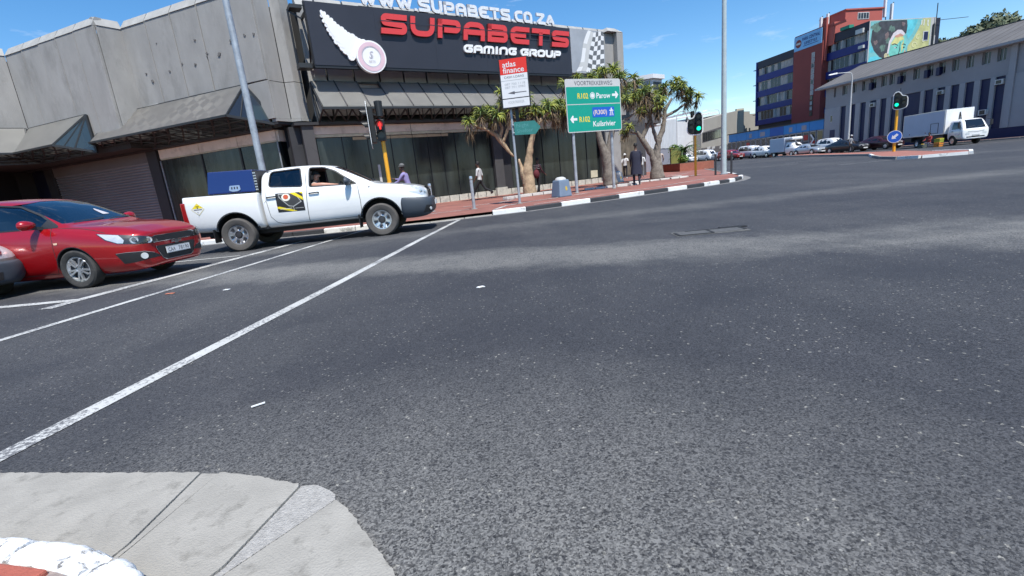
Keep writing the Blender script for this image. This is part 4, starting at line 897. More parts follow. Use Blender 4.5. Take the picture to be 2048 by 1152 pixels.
# ============================================================ VEHICLES
def eval_mesh(ob):
    dg = bpy.context.evaluated_depsgraph_get(); return bpy.data.meshes.new_from_object(ob.evaluated_get(dg), depsgraph=dg)
def temp_obj(me):
    o = bpy.data.objects.new('temporary', me); COL.objects.link(o); return o
def loft(stations, mats, sub=2, crease=((5, .75), (7, .35), (1, .6)), endcap=True, groups=None):
    """half rings (bottom centre to top centre), mirrored; stations front to rear. local x forward, y left, z up"""
    bm = bmesh.new(); rings = []
    for (x, zb, wl, wm, zs, wb, zt, wt) in stations:
        h = [(0, zb), (wl*.86, zb), (wl, zb+.07), (wm, zb+(zs-zb)*.52), (wm*.992, zs-(zs-zb)*.13), (wb, zs), (wt+(wb-wt)*.22, zs+(zt-zs)*.80), (wt*.80, zt-.012-(zt-zs)*.01), (0, zt+.012)]
        ring = [bm.verts.new((x, -y, z)) for y, z in h]+[bm.verts.new((x, y, z)) for y, z in h[-2:0:-1]]
        rings.append(ring)
    n = len(rings[0]); cl = bm.edges.layers.float.new('crease_edge')
    for a, b_ in zip(rings[:-1], rings[1:]):
        for k in range(n): bm.faces.new((a[k], a[(k+1) % n], b_[(k+1) % n], b_[k]))
    for r, flip in ((rings[0], 0), (rings[-1], 1)):   # end caps as strips between left and right halves
        for k in range(0, 8):
            a, b_, c, d = r[k], r[k+1], r[(n-k-1) % n], r[(n-k) % n]
            vs = []; [vs.append(v) for v in (a, b_, c, d) if v not in vs]
            if len(vs) >= 3:
                try: bm.faces.new(vs)
                except ValueError: pass
    for a, b_ in zip(rings[:-1], rings[1:]):
        for idx, cv_ in crease:
            for k in {idx, (n-idx) % n}:
                e = bm.edges.get((a[k], b_[k]))
                if e: e[cl] = cv_
    bmesh.ops.recalc_face_normals(bm, faces=bm.faces)
    me = bpy.data.meshes.new('shell'); bm.to_mesh(me); bm.free()
    for m in mats: me.materials.append(M[m])
    if sub:
        o = temp_obj(me); md = o.modifiers.new('s', 'SUBSURF'); md.levels = sub; md.render_levels = sub
        me2 = eval_mesh(o); bpy.data.objects.remove(o); bpy.data.meshes.remove(me); me = me2
    return me
def bvh_of(me):
    return BVHTree.FromPolygons([v.co.copy() for v in me.vertices], [list(p.vertices) for p in me.polygons])
def boolean(me, cutter_mb, mats):
    cm = cutter_mb.mesh('cutter', mats); 
    if len(me.materials) < len(mats):
        for m in mats[len(me.materials):]: me.materials.append(M[m])
    o = temp_obj(me); c = temp_obj(cm); md = o.modifiers.new('b', 'BOOLEAN'); md.object = c; md.solver = 'EXACT'; md.operation = 'DIFFERENCE'; md.use_self = True
    try: md.material_mode = 'TRANSFER'
    except Exception: pass
    me2 = eval_mesh(o); bpy.data.objects.remove(o); bpy.data.objects.remove(c); return me2
def finish(me, name, parent, angle=35):
    me.shade_smooth(); me.set_sharp_from_angle(angle=R_(angle)); me.name = name
    o = bpy.data.objects.new(name, me); COL.objects.link(o); o.parent = parent; return o
AX = {'R': (Vector((1, 0, 0)), Vector((0, -1, 0))), 'L': (Vector((-1, 0, 0)), Vector((0, 1, 0))), 'F': (Vector((0, 1, 0)), Vector((1, 0, 0))), 'B': (Vector((0, -1, 0)), Vector((-1, 0, 0)))}
def side_axis(side):
    """returns (U axis, outward direction). 'R','L','F','B' or an angle in degrees from the nose towards the right flank"""
    if isinstance(side, str): 
        if side == 'L': return Vector((1, 0, 0)), Vector((0, 1, 0))
        if side == 'B': return Vector((0, 1, 0)), Vector((-1, 0, 0))
        return AX[side]
    a = R_(side); d = Vector((cos(a), -sin(a), 0)); return Vector((sin(a), cos(a), 0)), d      # U grows to the left (+y) side
def project(bvh, side, a, b, off):
    U, d = side_axis(side); p = U*a+Vector((0, 0, b))+d*6
    hit = bvh.ray_cast(p, -d)
    if hit[0] is None:
        near = bvh.find_nearest(U*a+Vector((0, 0, b))+d*1.0); return near[0]+near[1]*off if near[0] else p-d*5
    nrm = hit[1]
    if nrm.dot(d) < 0: nrm = -nrm
    return hit[0]+nrm*off
def decal(bvh, side, poly, off=.004, th=0.0, name='decal', m='blackpl', parent=None, step=.06, smooth=True, mb_out=None, mi=0):
    tri = tessellate_polygon([[Vector((a, b, 0)) for a, b in poly]])
    bm = bmesh.new(); vs = [bm.verts.new((a, b, 0)) for a, b in poly]
    for t in tri:
        try: bm.faces.new([vs[i] for i in t])
        except ValueError: pass
    for _ in range(4):
        long = [e for e in bm.edges if e.calc_length() > step]
        if not long: break
        bmesh.ops.subdivide_edges(bm, edges=long, cuts=1, use_grid_fill=False); bmesh.ops.triangulate(bm, faces=[f for f in bm.faces if len(f.verts) > 3])
    bm.verts.ensure_lookup_table(); bm.verts.index_update()
    top = [project(bvh, side, v.co.x, v.co.y, off) for v in bm.verts]
    mb = mb_out or MB(); b0 = len(mb.v); mb.v += top
    for f in bm.faces: mb.f.append([b0+v.index for v in f.verts]); mb.m.append(mi)
    if th:
        U, d = side_axis(side)
        be = [e for e in bm.edges if len(e.link_faces) == 1]; b1 = len(mb.v); mb.v += [p-d*th for p in top]
        for e in be: i, j = e.verts[0].index, e.verts[1].index; mb.f.append([b0+i, b0+j, b1+j, b1+i]); mb.m.append(mi)
    bm.free()
    if mb_out is not None: return None
    return mb.build(name, m, parent, smooth=smooth)
def seam(bvh, side, pts, w=.012, off=.0025, name='panel_gap', m='joint', parent=None, mb_out=None):
    P = []
    for i in range(len(pts)-1):
        a, b_ = Vector(pts[i]), Vector(pts[i+1]); n = max(1, int((b_-a).length/.05))
        for k in range(n): P.append(a.lerp(b_, k/n))
    P.append(Vector(pts[-1])); A, B = ribbon(P, w); mb = mb_out or MB(); b0 = len(mb.v)
    for a, b_ in zip(A, B): mb.v += [project(bvh, side, a.x, a.y, off), project(bvh, side, b_.x, b_.y, off)]
    for i in range(len(A)-1): mb.f.append([b0+2*i, b0+2*i+1, b0+2*i+3, b0+2*i+2]); mb.m.append(0)
    if mb_out is not None: return None
    return mb.build(name, m, parent)
def smoothpoly(pts, r=.03, seg=4):
    P = [Vector(p) for p in pts]; out = []; n = len(P)
    for i in range(n):
        p, a, b_ = P[i], P[i-1], P[(i+1) % n]; rr = min(r, (a-p).length*.45, (b_-p).length*.45)
        pa = p+(a-p).normalized()*rr; pb = p+(b_-p).normalized()*rr
        for k in range(seg+1): t = k/seg; q = (1-t)**2*pa+2*t*(1-t)*p+t*t*pb; out.append((q.x, q.y))
    return out
def wheel(parent, x, y, r, w, rr, style, steer=0, tm='tyre', rm='alloy', rot=0):
    sgn = 1 if y > 0 else -1   # outside direction
    mb = MB(); o = w/2
    prof = [(rr, -o*.82), (rr+.02, -o*.95), (r-.035, -o), (r-.008, -o*.82), (r, -o*.55), (r, o*.55), (r-.008, o*.82), (r-.035, o), (rr+.02, o*.95), (rr, o*.82), (rr-.012, o*.55)]
    mb.lathe(prof, ax='y', n=40, cap=False)
    t = mb.build('wheel', tm, parent, smooth=True); t.location = (x, y, r); t.rotation_euler = (0, rot, steer)
    m = MB(); k = sgn
    m.lathe([(rr, k*o*.80), (rr-.02, k*o*.78), (rr-.035, k*o*.45)], ax='y', n=36, cap=False, mi=0)
    m.lathe([(rr-.01, k*o*.40), (.0, k*o*.40)], ax='y', n=24, cap=False, mi=1)
    if style == 'ten':
        for i in range(5):
            for dlt in (-.17, .17):
                a = 2*pi*i/5+dlt; a2 = 2*pi*i/5+dlt*1.15; p0 = Vector((cos(a)*.045, k*o*.66, sin(a)*.045)); p1 = Vector((cos(a2)*(rr-.02), k*o*.76, sin(a2)*(rr-.02)))
                m.bar(p0, p1, .026, .038, up=(0, 1, 0))
        m.lathe([(.075, k*o*.5), (.07, k*o*.70), (.03, k*o*.74), (0, k*o*.74)], ax='y', n=20, cap=False)
        for i in range(5): a = 2*pi*(i+.5)/5; m.lathe([(.011, k*o*.5), (.011, k*o*.735), (0, k*o*.735)], c=(.052*cos(a), 0, .052*sin(a)), ax='y', n=8, cap=False, mi=1)
    elif style == 'six':
        m.lathe([(rr-.02, k*o*.70), (.135, k*o*.42), (.10, k*o*.62), (.085, k*o*.62)], ax='y', n=36, cap=False)
        for i in range(6):
            a = 2*pi*(i+.25)/6; c = Vector((cos(a)*rr*.74, k*o*.585, sin(a)*rr*.74)); tdir = Vector((-sin(a), 0, cos(a))); rdir = Vector((cos(a), 0, sin(a)))
            q = [c+tdir*.040+rdir*.022, c-tdir*.040+rdir*.022, c-tdir*.024-rdir*.034, c+tdir*.024-rdir*.034]
            m.hexa([v-Vector((0, k*.01, 0)) for v in q]+[v+Vector((0, k*.022, 0)) for v in q], 1)
        for i in range(6):
            a = 2*pi*(i+.75)/6; m.bar(Vector((cos(a)*.09, k*o*.64, sin(a)*.09)), Vector((cos(a)*(rr-.03), k*o*.74, sin(a)*(rr-.03))), .055, .02, up=(0, 1, 0))
        m.lathe([(.07, k*o*.5), (.068, k*o*.78), (.03, k*o*.82), (0, k*o*.82)], ax='y', n=16, cap=False, mi=1)
    else:
        m.lathe([(rr-.02, k*o*.6), (.1, k*o*.5), (.05, k*o*.66), (0, k*o*.66)], ax='y', n=14, cap=False)
    rim = m.build('rim', [rm, 'rimdark'], t, smooth=True)
    return t
def arches(bodies, wheels, r, depth=.34):
    pass
def lamp_unit(bvh, side, poly, parent, name='headlight', bulbs=(), inner='lamp', off=.006):
    o = decal(bvh, side, poly, off=-.004 if False else .002, name=name, m=inner, parent=parent, step=.05)
    for (a, b_, r) in bulbs:
        p = project(bvh, side, a, b_, .004); U, d = side_axis(side); mb = MB()
        q = Vector((0, 0, 1)); n_ = 18
        for (rr, hh, mi) in ((r, .004, 0), (r*.82, .010, 1), (r*.5, .014, 0)):
            b0 = len(mb.v)
            for k in range(n_): t = 2*pi*k/n_; mb.v.append(p+(U*cos(t)+q*sin(t))*rr+d*hh)
            mb.v.append(p+d*(hh+.004)); 
            for k in range(n_): mb.f.append([b0+k, b0+(k+1) % n_, b0+n_]); mb.m.append(mi)
        mb.build('bulb', ['chrome', 'lamp'], o)
    decal(bvh, side, poly, off=.016, name='lens', m='lampglass', parent=o, step=.05)
    return o

# ------------------------------------------------------------ white double cab pickup
hd = R_(85.8); pk = thing('pickup_truck', 'white double cab pickup with a blue tool canopy and black and yellow door sticker', 'pickup truck', (-4.645, 11.31+.80, 0), R_(90)-hd)
# local origin is the centre between the axles; near flank is local -y
PB = [  # x, zb, wl, wm, zs, wb, zt, wt
 (2.80, .52, .50, .56, .93, .50, .97, .40), (2.76, .47, .66, .72, .98, .62, 1.03, .50), (2.64, .43, .79, .84, 1.03, .73, 1.09, .58), (2.42, .42, .85, .89, 1.09, .80, 1.15, .66),
 (2.05, .44, .86, .905, 1.15, .83, 1.205, .70), (1.70, .46, .86, .90, 1.205, .83, 1.25, .72), (1.58, .46, .86, .90, 1.225, .83, 1.275, .73), (1.50, .46, .86, .90, 1.235, .83, 1.32, .73), (1.15, .46, .86, .90, 1.26, .82, 1.52, .68), (.86, .46, .86, .90, 1.275, .82, 1.675, .655), (.66, .46, .86, .90, 1.285, .82, 1.755, .65),
 (.35, .46, .86, .90, 1.295, .82, 1.81, .65), (-.1, .46, .86, .90, 1.305, .82, 1.835, .655), (-.6, .46, .86, .90, 1.315, .82, 1.83, .65), (-.86, .46, .86, .90, 1.32, .82, 1.80, .64), (-.96, .46, .86, .895, 1.32, .81, 1.74, .63), (-1.01, .47, .85, .88, 1.31, .79, 1.66, .62)]
cabme = loft(PB, ['pwhite'], 2); cab_b = bvh_of(cabme)
BD = [(-1.04, .50, .86, .89, 1.27, .85, 1.30, .80), (-1.07, .48, .87, .905, 1.29, .87, 1.31, .82), (-1.3, .48, .87, .905, 1.295, .87, 1.315, .82), (-2.0, .48, .87, .905, 1.315, .87, 1.335, .82), (-2.55, .50, .86, .90, 1.33, .86, 1.35, .81), (-2.72, .54, .84, .88, 1.335, .84, 1.355, .79), (-2.77, .58, .82, .86, 1.33, .82, 1.345, .77)]
bedme = loft(BD, ['pwhite'], 2, crease=((5, .95), (7, .9), (1, .6))); bed_b = bvh_of(bedme)
arch = MB()
for x in (1.66, -1.66):
    for s in (-1, 1): arch.lathe([(.475, s*.42), (.475, s*1.3)], c=(x, 0, .40), ax='y', n=28, mi=1)
def fender_floor(mb): pass
cabc = MB(); 
for s in (-1, 1): cabc.lathe([(.475, s*.45), (.475, s*1.3)], c=(1.66, 0, .42), ax='y', n=32, mi=1)
# cabin hollow, plus window openings
cabc.hexa([(1.30, -.74, .62), (1.30, .74, .62), (-.90, .74, .62), (-.90, -.74, .62), (.80, -.60, 1.64), (.80, .60, 1.64), (-.86, .60, 1.76), (-.86, -.60, 1.76)], 1)
fr_xz = lambda a, b_, d: Vector((a, d, b_))
WR = smoothpoly([(-.80, 1.40), (-.745, 1.73), (-.06, 1.755), (-.04, 1.335)], .07); WF = smoothpoly([(.115, 1.31), (.14, 1.745), (.46, 1.725), (.72, 1.62), (1.20, 1.275)], .05)
cut2 = MB()
for w_ in (WR, WF): cut2.prism(w_, fr_xz, -1.2, 1.2, 1)
cut3 = MB(); cut3.prism([(-.66, 1.31), (.66, 1.31), (.56, 1.70), (.2, 1.735), (-.2, 1.735), (-.56, 1.70)], lambda a, b_, d: Vector((d, a, b_)), .55, 2.2, 1)
cut3b = MB(); cut3b.prism([(-.6, 1.36), (.6, 1.36), (.52, 1.68), (-.52, 1.68)], lambda a, b_, d: Vector((d, a, b_)), -1.4, -.6, 1)
me = boolean(cabme, cabc, ['pwhite', 'cabin']); 
for c_ in (cut2, cut3, cut3b): me = boolean(me, c_, ['pwhite', 'cabin'])
finish(me, 'cab_body', pk)
bedc = MB()
for s in (-1, 1): bedc.lathe([(.475, s*.45), (.475, s*1.3)], c=(-1.66, 0, .42), ax='y', n=32, mi=1)
me = boolean(bedme, bedc, ['pwhite', 'cabin']); finish(me, 'load_bed', pk)
mb = MB(); mb.bx(-2.5, 1.3, -.5, .5, .34, .56); mb.bx(-1.9, 1.2, -.72, .72, .44, .52); mb.bx(-2.6, -2.2, -.7, .7, .40, .62); mb.bar((-1.66, -.75, .4), (-1.66, .75, .4), .12); mb.bar((1.66, -.75, .4), (1.66, .75, .4), .1); mb.build('chassis', 'blackpl', pk)
# front bumper, dark plastic, hugging the nose
bp2 = [(2.90, .52, .50, .56, .74, .50, .78, .40), (2.86, .42, .68, .72, .77, .66, .80, .54), (2.74, .36, .80, .85, .80, .80, .82, .66), (2.50, .34, .86, .915, .83, .87, .85, .72), (2.22, .34, .87, .93, .86, .89, .87, .74), (2.08, .36, .87, .925, .86, .89, .87, .74)]
bumpme = loft(bp2, ['greypl'], 2); bump_b = bvh_of(bumpme); bcut = MB()
for s in (-1, 1): bcut.lathe([(.50, s*.40), (.50, s*1.4)], c=(1.66, 0, .42), ax='y', n=32, mi=1)
me = boolean(bumpme, bcut, ['greypl', 'blackpl']); finish(me, 'bumper', pk)
for s in ('R', 'L'):
    sg_ = -1 if s == 'R' else 1
    for nm, w_, gm in (('rear_door_window', WR, 'carglass'), ('front_door_window', WF, None)):
        if gm: decal(cab_b, s, w_, off=-.012, name=nm, m=gm, parent=pk, step=.09)
    A = [(-.80, 1.40), (-.745, 1.73), (-.06, 1.755), (-.04, 1.335)]
    for pts in (WR+[WR[0]], WF+[WF[0]]): seam(cab_b, s, pts, .026, .004, 'window_seal', 'blackpl', pk)
    seam(cab_b, s, [(.045, 1.80), (.05, 1.25), (.02, .9), (-.01, .52)], .012, .003, parent=pk)
    seam(cab_b, s, [(1.22, 1.22), (1.24, .9), (1.22, .52)], .012, .003, parent=pk)
    seam(cab_b, s, [(-.86, 1.32), (-.88, 1.1), (-.85, .72), (-.74, .58), (-.6, .53), (-.01, .52), (1.22, .52)], .010, .003, parent=pk)
    seam(cab_b, s, [(-.88, 1.1), (-.97, 1.0)], .006, .002, parent=pk)
    seam(cab_b, s, [(-.85, .74), (.0, .745), (1.2, .76)], .005, .0015, name='body_crease', m='pwhite', parent=pk)
    for x in (-.80, .16):
        p = project(cab_b, s, x+.06, 1.165, 0); h = MB(); h.bar(p+Vector((-.11, sg_*.035, 0)), p+Vector((.10, sg_*.035, .006)), .024, .028); h.bar(p+Vector((-.11, 0, 0)), p+Vector((-.11, sg_*.04, 0)), .025); h.bar(p+Vector((.10, 0, 0)), p+Vector((.10, sg_*.04, 0)), .025)
        h.build('door_handle', 'blackpl', pk, bevel=.005)
    decal(cab_b, s, smoothpoly([(1.45, 1.185), (1.50, 1.185), (1.50, 1.165), (1.45, 1.165)], .006), off=.008, th=.01, name='side_marker', m='signtxt', parent=pk)
    # door mirror
    p = project(cab_b, s, 1.02, 1.30, 0); mm = MB(); c = p+Vector((-.02, sg_*.16, .05))
    for (dx, hw, hz, dy) in (): pass
    mm2 = bmesh.new(); bmesh.ops.create_uvsphere(mm2, u_segments=14, v_segments=10, radius=1); 
    for v in mm2.verts: v.co = Vector((v.co.x*.085*(1.25 if v.co.x > 0 else .5)+c.x, v.co.y*.15+c.y, v.co.z*.098*(1-.12*v.co.x)+c.z))
    me_ = bpy.data.meshes.new('mirror'); mm2.to_mesh(me_); mm2.free(); me_.materials.append(M['greypl']); finish(me_, 'mirror', pk)
    a_ = MB(); a_.bar(p, c-Vector((0, sg_*.08, .03)), .06, .05); a_.build('mirror_arm', 'blackpl', pk)
    # headlight
    lamp_unit(cab_b, 40 if s == 'R' else -40, [(-.0, 0)] and ([(a*(1 if s == 'R' else -1), b_) for a, b_ in [(.70, 1.10), (.95, 1.10), (1.28, 1.03), (1.30, .88), (1.12, .865), (.92, .94)]]), pk, bulbs=[((1.12 if s == 'R' else -1.12), .955, .05), ((1.22 if s == 'R' else -1.22), .93, .035)])
    # mud flap
    for xf in (1.13, -2.20):
        f_ = MB(); f_.bx(xf, xf+.02, sg_*.62, sg_*.90, .25, .56); f_.build('mud_flap', 'blackpl', pk)
    # tail lamp
    q = MB(); q.bx(-2.785, -2.68, sg_*.885, sg_*.78, .74, 1.22); q.build('tail_light', 'ctail', pk, bevel=.02)
    # black lip round the arches
    for cx_, bv in ((1.66, cab_b), (-1.66, bed_b)):
        P = [(cx_+.487*cos(t), .42+.487*sin(t)) for t in [pi*k/20 for k in range(-1, 22)]]
        seam(bv, s, P, .02, .006, 'arch_lip', 'blackpl', pk)
    for x in (1.66, -1.66): wheel(pk, x, sg_*.79, .385, .25, .225, 'six', tm='tyred')
decal(cab_b, 'F', [(-.40, .995), (.40, .995), (.42, 1.035), (.30, 1.05), (-.30, 1.05), (-.42, 1.035)][::-1], .008, name='grille_chrome', m='chrome', parent=pk)
for z in (.86, .905, .95): decal(cab_b, 'F', [(-.42, z-.012), (.42, z-.012), (.42, z+.018), (-.42, z+.018)], .012, th=.01, name='grille_bar', m='chrome', parent=pk)
decal(cab_b, 'F', [(-.46, .80), (.46, .80), (.46, 1.0), (-.46, 1.0)], .007, name='grille', m='blackpl', parent=pk)

mb = MB(); mb.bx(2.92, 2.935, -.26, .26, .60, .71); mb.build('number_plate', 'signwhite', pk)
decal(bump_b, 'F', [(-.38, .44), (.38, .44), (.42, .60), (-.42, .60)], .006, name='lower_grille', m='blackpl', parent=pk)
for sd_ in (30, -30):
    k = 1 if sd_ > 0 else -1
    o = decal(bump_b, sd_, smoothpoly([(k*a, b_) for a, b_ in ((.62, .44), (.93, .46), (.99, .60), (.66, .62))], .03), .005, name='fog_light', m='blackpl', parent=pk)
    p = project(bump_b, sd_, .80*k, .53, .004); U, d = side_axis(sd_); mb = MB(); mb.tube([p, p+d*.015], [.042, .038], 14); mb.build('lens', 'lamp', o)
# windscreen and rear glass
decal(cab_b, 'F', [(-.69, 1.29), (.69, 1.29), (.585, 1.72), (.2, 1.75), (-.2, 1.75), (-.585, 1.72)], -.004, name='windscreen', m='carglasslt', parent=pk, step=.12)
for a, b_ in (((-.5, 1.30), (.0, 1.36)), ((.05, 1.30), (.55, 1.36))): seam(cab_b, 'F', [a, b_], .014, .012, 'wiper', 'blackpl', pk)
mb = MB(); mb.tube([(.58, -.5, 1.78), (.25, -.52, 2.22)], [.004, .002], 5); mb.build('aerial', 'blackpl', pk)
# bonnet seam
seam(cab_b, 'R', [(1.55, 1.245), (2.1, 1.19), (2.5, 1.10)], .007, .002, parent=pk)
# door sticker
o = decal(cab_b, 'R', [(-.66, .80), (-.045, .79), (-.045, 1.215), (-.66, 1.235)], .0035, name='door_sticker', m='blackpl', parent=pk, step=.1)
def dd(poly, m, off, nm='sticker_print'): decal(cab_b, 'R', poly, off, name=nm, m=m, parent=o, step=.1)
M['styel'] = mat('sticker_yellow', (.80, .62, .02), .4, var=.03); M['stgrey'] = mat('sticker_grey', (.42, .42, .40), .5); M['stwhite'] = mat('sticker_white', (.75, .72, .62), .5); M['storg'] = mat('sticker_orange', (.55, .10, .04), .5); M['stdk'] = mat('sticker_dark', (.05, .05, .05), .5)
dd([(-.60, 1.215), (-.22, 1.21), (-.09, 1.00), (-.29, .90), (-.40, .92), (-.585, 1.13)], 'stgrey', .0050); dd([(-.585, 1.20), (-.23, 1.195), (-.115, 1.01), (-.295, .92), (-.39, .94), (-.565, 1.13)], 'stdk', .0065)
dd([(-.34, 1.22), (-.22, 1.22), (-.05, 1.10), (-.05, 1.03)], 'styel', .008); dd([(-.13, 1.215), (-.05, 1.215), (-.05, 1.17)], 'styel', .0082)
dd([(-.43+.10*cos(t), 1.125+.085*sin(t)) for t in [2*pi*k/16 for k in range(16)]], 'stwhite', .0095); dd([(-.43+.062*cos(t), 1.135+.055*sin(t)) for t in [2*pi*k/7 for k in range(7)]], 'storg', .011)
dd([(-.66, .93), (-.60, .93), (-.22, .80), (-.34, .80), (-.66, .89)], 'styel', .005); dd([(-.60, .865), (-.33, .867), (-.33, .878), (-.60, .876)], 'stwhite', .0065); dd([(-.26, .858), (-.07, .856), (-.07, .867), (-.26, .869)], 'stgrey', .0065)
dd([(-.30, .90), (-.292, .90), (-.292, .81), (-.30, .81)], 'stwhite', .0068)
# radioactive placard on the bed: white diamond, yellow top, trefoil
c = Vector((-2.41, 1.06)); 
o = decal(bed_b, 'R', [(c.x, c.y+.145), (c.x-.15, c.y), (c.x, c.y-.145), (c.x+.15, c.y)], .004, name='warning_placard', m='signwhite', parent=pk)
decal(bed_b, 'R', [(c.x, c.y+.125), (c.x-.118, c.y+.015), (c.x+.118, c.y+.015)], .0055, name='placard_yellow', m='styel', parent=o)
for k in range(3):
    a = pi/2+2*pi*k/3+pi/3; decal(bed_b, 'R', [(c.x, c.y+.05)]+[(c.x+.035*cos(a+t), c.y+.05+.035*sin(a+t)) for t in (-.5, 0, .5)], .007, name='trefoil', m='blackpl', parent=o)
decal(bed_b, 'R', [(c.x-.09, c.y-.002), (c.x+.09, c.y-.002), (c.x+.09, c.y-.022), (c.x-.09, c.y-.022)], .006, name='placard_text', m='signtxt', parent=o)
for pts in ([(c.x, c.y+.135), (c.x-.14, c.y), (c.x, c.y-.135), (c.x+.14, c.y), (c.x, c.y+.135)],): seam(bed_b, 'R', pts, .005, .006, 'placard_border', 'styel', o)
text('placard_number', '7', o, lambda a, b_, d: Vector((a, -.925, b_)), c.x, c.y-.11, .05, 'blackpl', 0, align='C')
# blue canopy on the bed
mb = MB(); mb.hexa([(-1.10, -.80, 1.33), (-1.10, .80, 1.33), (-2.17, .80, 1.36), (-2.17, -.80, 1.36), (-1.11, -.72, 1.83), (-1.11, .72, 1.83), (-2.11, .72, 1.86), (-2.11, -.72, 1.86)])
mb.build('tool_canopy', 'pblue', pk, bevel=.025)
mb = MB(); mb.bx(-1.10, -1.035, -.78, .78, 1.33, 1.80); o = mb.build('front_guard', 'rimdark', pk)
mb = MB()
for k in range(7):
    for j in range(2): mb.bx(-1.09+j*.03, -1.065+j*.03, -.795, -.78, 1.36+k*.062, 1.39+k*.062)
mb.build('guard_holes', 'alloy', o)
o = MB(); q = lambda a, b_, d=0: Vector((a, -.806+(b_-1.35)*.20-d, b_))
for poly, d in ((smoothpoly([(-1.68, 1.405), (-1.66, 1.51), (-1.44, 1.51), (-1.42, 1.405), (-1.50, 1.375), (-1.60, 1.375)], .02), .012),): o.prism(poly, lambda a, b_, dd_: q(a, b_, dd_), 0, d)
la = o.build('latch', 'alloy', pk); o = MB(); 
for x_ in (-1.61, -1.55, -1.49): o.prism([(x_-.012, 1.43), (x_+.012, 1.43), (x_+.012, 1.48), (x_-.012, 1.48)], lambda a, b_, dd_: q(a, b_, dd_), .013, .02)
o.build('latch_pins', 'blackpl', la)
# interior
mb = MB(); mb.bx(.02, .5, -.62, -.12, .72, .95); mb.hexa([(.02, -.62, .9), (.02, -.12, .9), (-.12, -.12, .9), (-.12, -.62, .9), (-.10, -.58, 1.5), (-.10, -.16, 1.5), (-.2, -.16, 1.5), (-.2, -.58, 1.5)]); mb.bx(-.9, -.5, -.65, .65, .7, 1.35); mb.bx(.02, .5, .12, .62, .72, .95); mb.bx(-.2, -.05, .16, .58, .9, 1.5)
mb.build('seat', 'seat', pk, bevel=.03)
mb = MB(); mb.bx(.95, 1.32, -.72, .72, .95, 1.22); mb.build('dashboard', 'cabin', pk)
mb = MB(); cst = Vector((.80, -.36, 1.20)); 
for k in range(20):
    a, b_ = 2*pi*k/20, 2*pi*(k+1)/20; P = lambda t: cst+Vector((.07*sin(t)*-1, .18*cos(t), .17*sin(t))); mb.bar(P(a), P(b_), .022)
mb.build('steering_wheel', 'blackpl', pk)

# ------------------------------------------------------------ red hatchback
hr = R_(96); rd = thing('hatchback_car', 'shiny red hatchback with silver alloy wheels and number plate CAA 78190', 'car', (-8.07, 8.53, 0), R_(90)-hr)
RBs = [(2.085, .30, .44, .48, .735, .44, .765, .36), (2.065, .235, .60, .64, .77, .57, .805, .47), (1.98, .20, .70, .75, .79, .65, .845, .53), (1.84, .185, .77, .82, .825, .72, .925, .59), (1.60, .18, .80, .86, .865, .76, .97, .63), (1.30, .18, .81, .87, .915, .78, 1.005, .66), (1.17, .18, .81, .865, .935, .79, 1.02, .67), (1.10, .18, .81, .865, .945, .79, 1.05, .67),
 (.74, .18, .81, .865, .965, .785, 1.26, .62), (.40, .18, .81, .865, .98, .78, 1.42, .585), (.14, .18, .81, .865, .99, .78, 1.495, .575), (-.30, .18, .81, .865, 1.005, .78, 1.54, .57), (-.85, .18, .81, .87, 1.02, .78, 1.54, .56), (-1.3, .19, .81, .87, 1.03, .77, 1.46, .54), (-1.62, .22, .80, .85, 1.03, .74, 1.38, .52), (-1.80, .26, .76, .81, 1.0, .70, 1.20, .50), (-1.92, .32, .70, .75, .95, .63, 1.0, .46), (-1.96, .38, .6, .64, .9, .5, .93, .4)]
RBs = [((1.30+(s_[0]-1.30)*1.30) if s_[0] > 1.3 else s_[0], *s_[1:]) for s_ in RBs]
rme = loft(RBs, ['pred'], 2); rb_ = bvh_of(rme)
c1 = MB()
for x in (1.26, -1.265):
    for s in (-1, 1): c1.lathe([(.345, s*.42), (.345, s*1.3)], c=(x, 0, .325), ax='y', n=32, mi=1)
c1b = MB(); c1b.hexa([(.85, -.70, .42), (.85, .70, .42), (-1.5, .70, .42), (-1.5, -.70, .42), (.22, -.53, 1.32), (.22, .53, 1.32), (-1.35, .52, 1.40), (-1.35, -.52, 1.40)], 1)
WRF = smoothpoly([(1.03, 1.005), (.66, 1.22), (.28, 1.385), (-.30, 1.455), (-.36, 1.03)], .04); WRR = smoothpoly([(-.44, 1.035), (-.39, 1.46), (-.9, 1.455), (-1.25, 1.38), (-1.32, 1.16), (-1.1, 1.06)], .04)
c2 = MB(); [c2.prism(w_, fr_xz, -1.2, 1.2, 1) for w_ in (WRF, WRR)]
c3 = MB(); c3.prism([(-.66, 1.055), (.66, 1.055), (.545, 1.42), (.2, 1.46), (-.2, 1.46), (-.545, 1.42)], lambda a, b_, d: Vector((d, a, b_)), .0, 1.6, 1)
me = rme
for c_ in (c1, c1b, c2, c3): me = boolean(me, c_, ['pred', 'cabin'])
finish(me, 'car_body', rd)
mb = MB(); mb.bx(-1.7, 1.75, -.72, .72, .20, .34); mb.build('underbody', 'blackpl', rd)
mb = MB(); mb.bx(.0, .45, -.6, -.12, .45, .62); mb.bx(.0, .45, .12, .6, .45, .62)
for y in (-.36, .36): mb.hexa([(.02, y-.23, .6), (.02, y+.23, .6), (-.14, y+.23, .6), (-.14, y-.23, .6), (-.14, y-.2, 1.18), (-.14, y+.2, 1.18), (-.26, y+.2, 1.18), (-.26, y-.2, 1.18)])
mb.bx(-1.2, -.75, -.6, .6, .5, 1.15); mb.build('seat', 'seat', rd, bevel=.03)
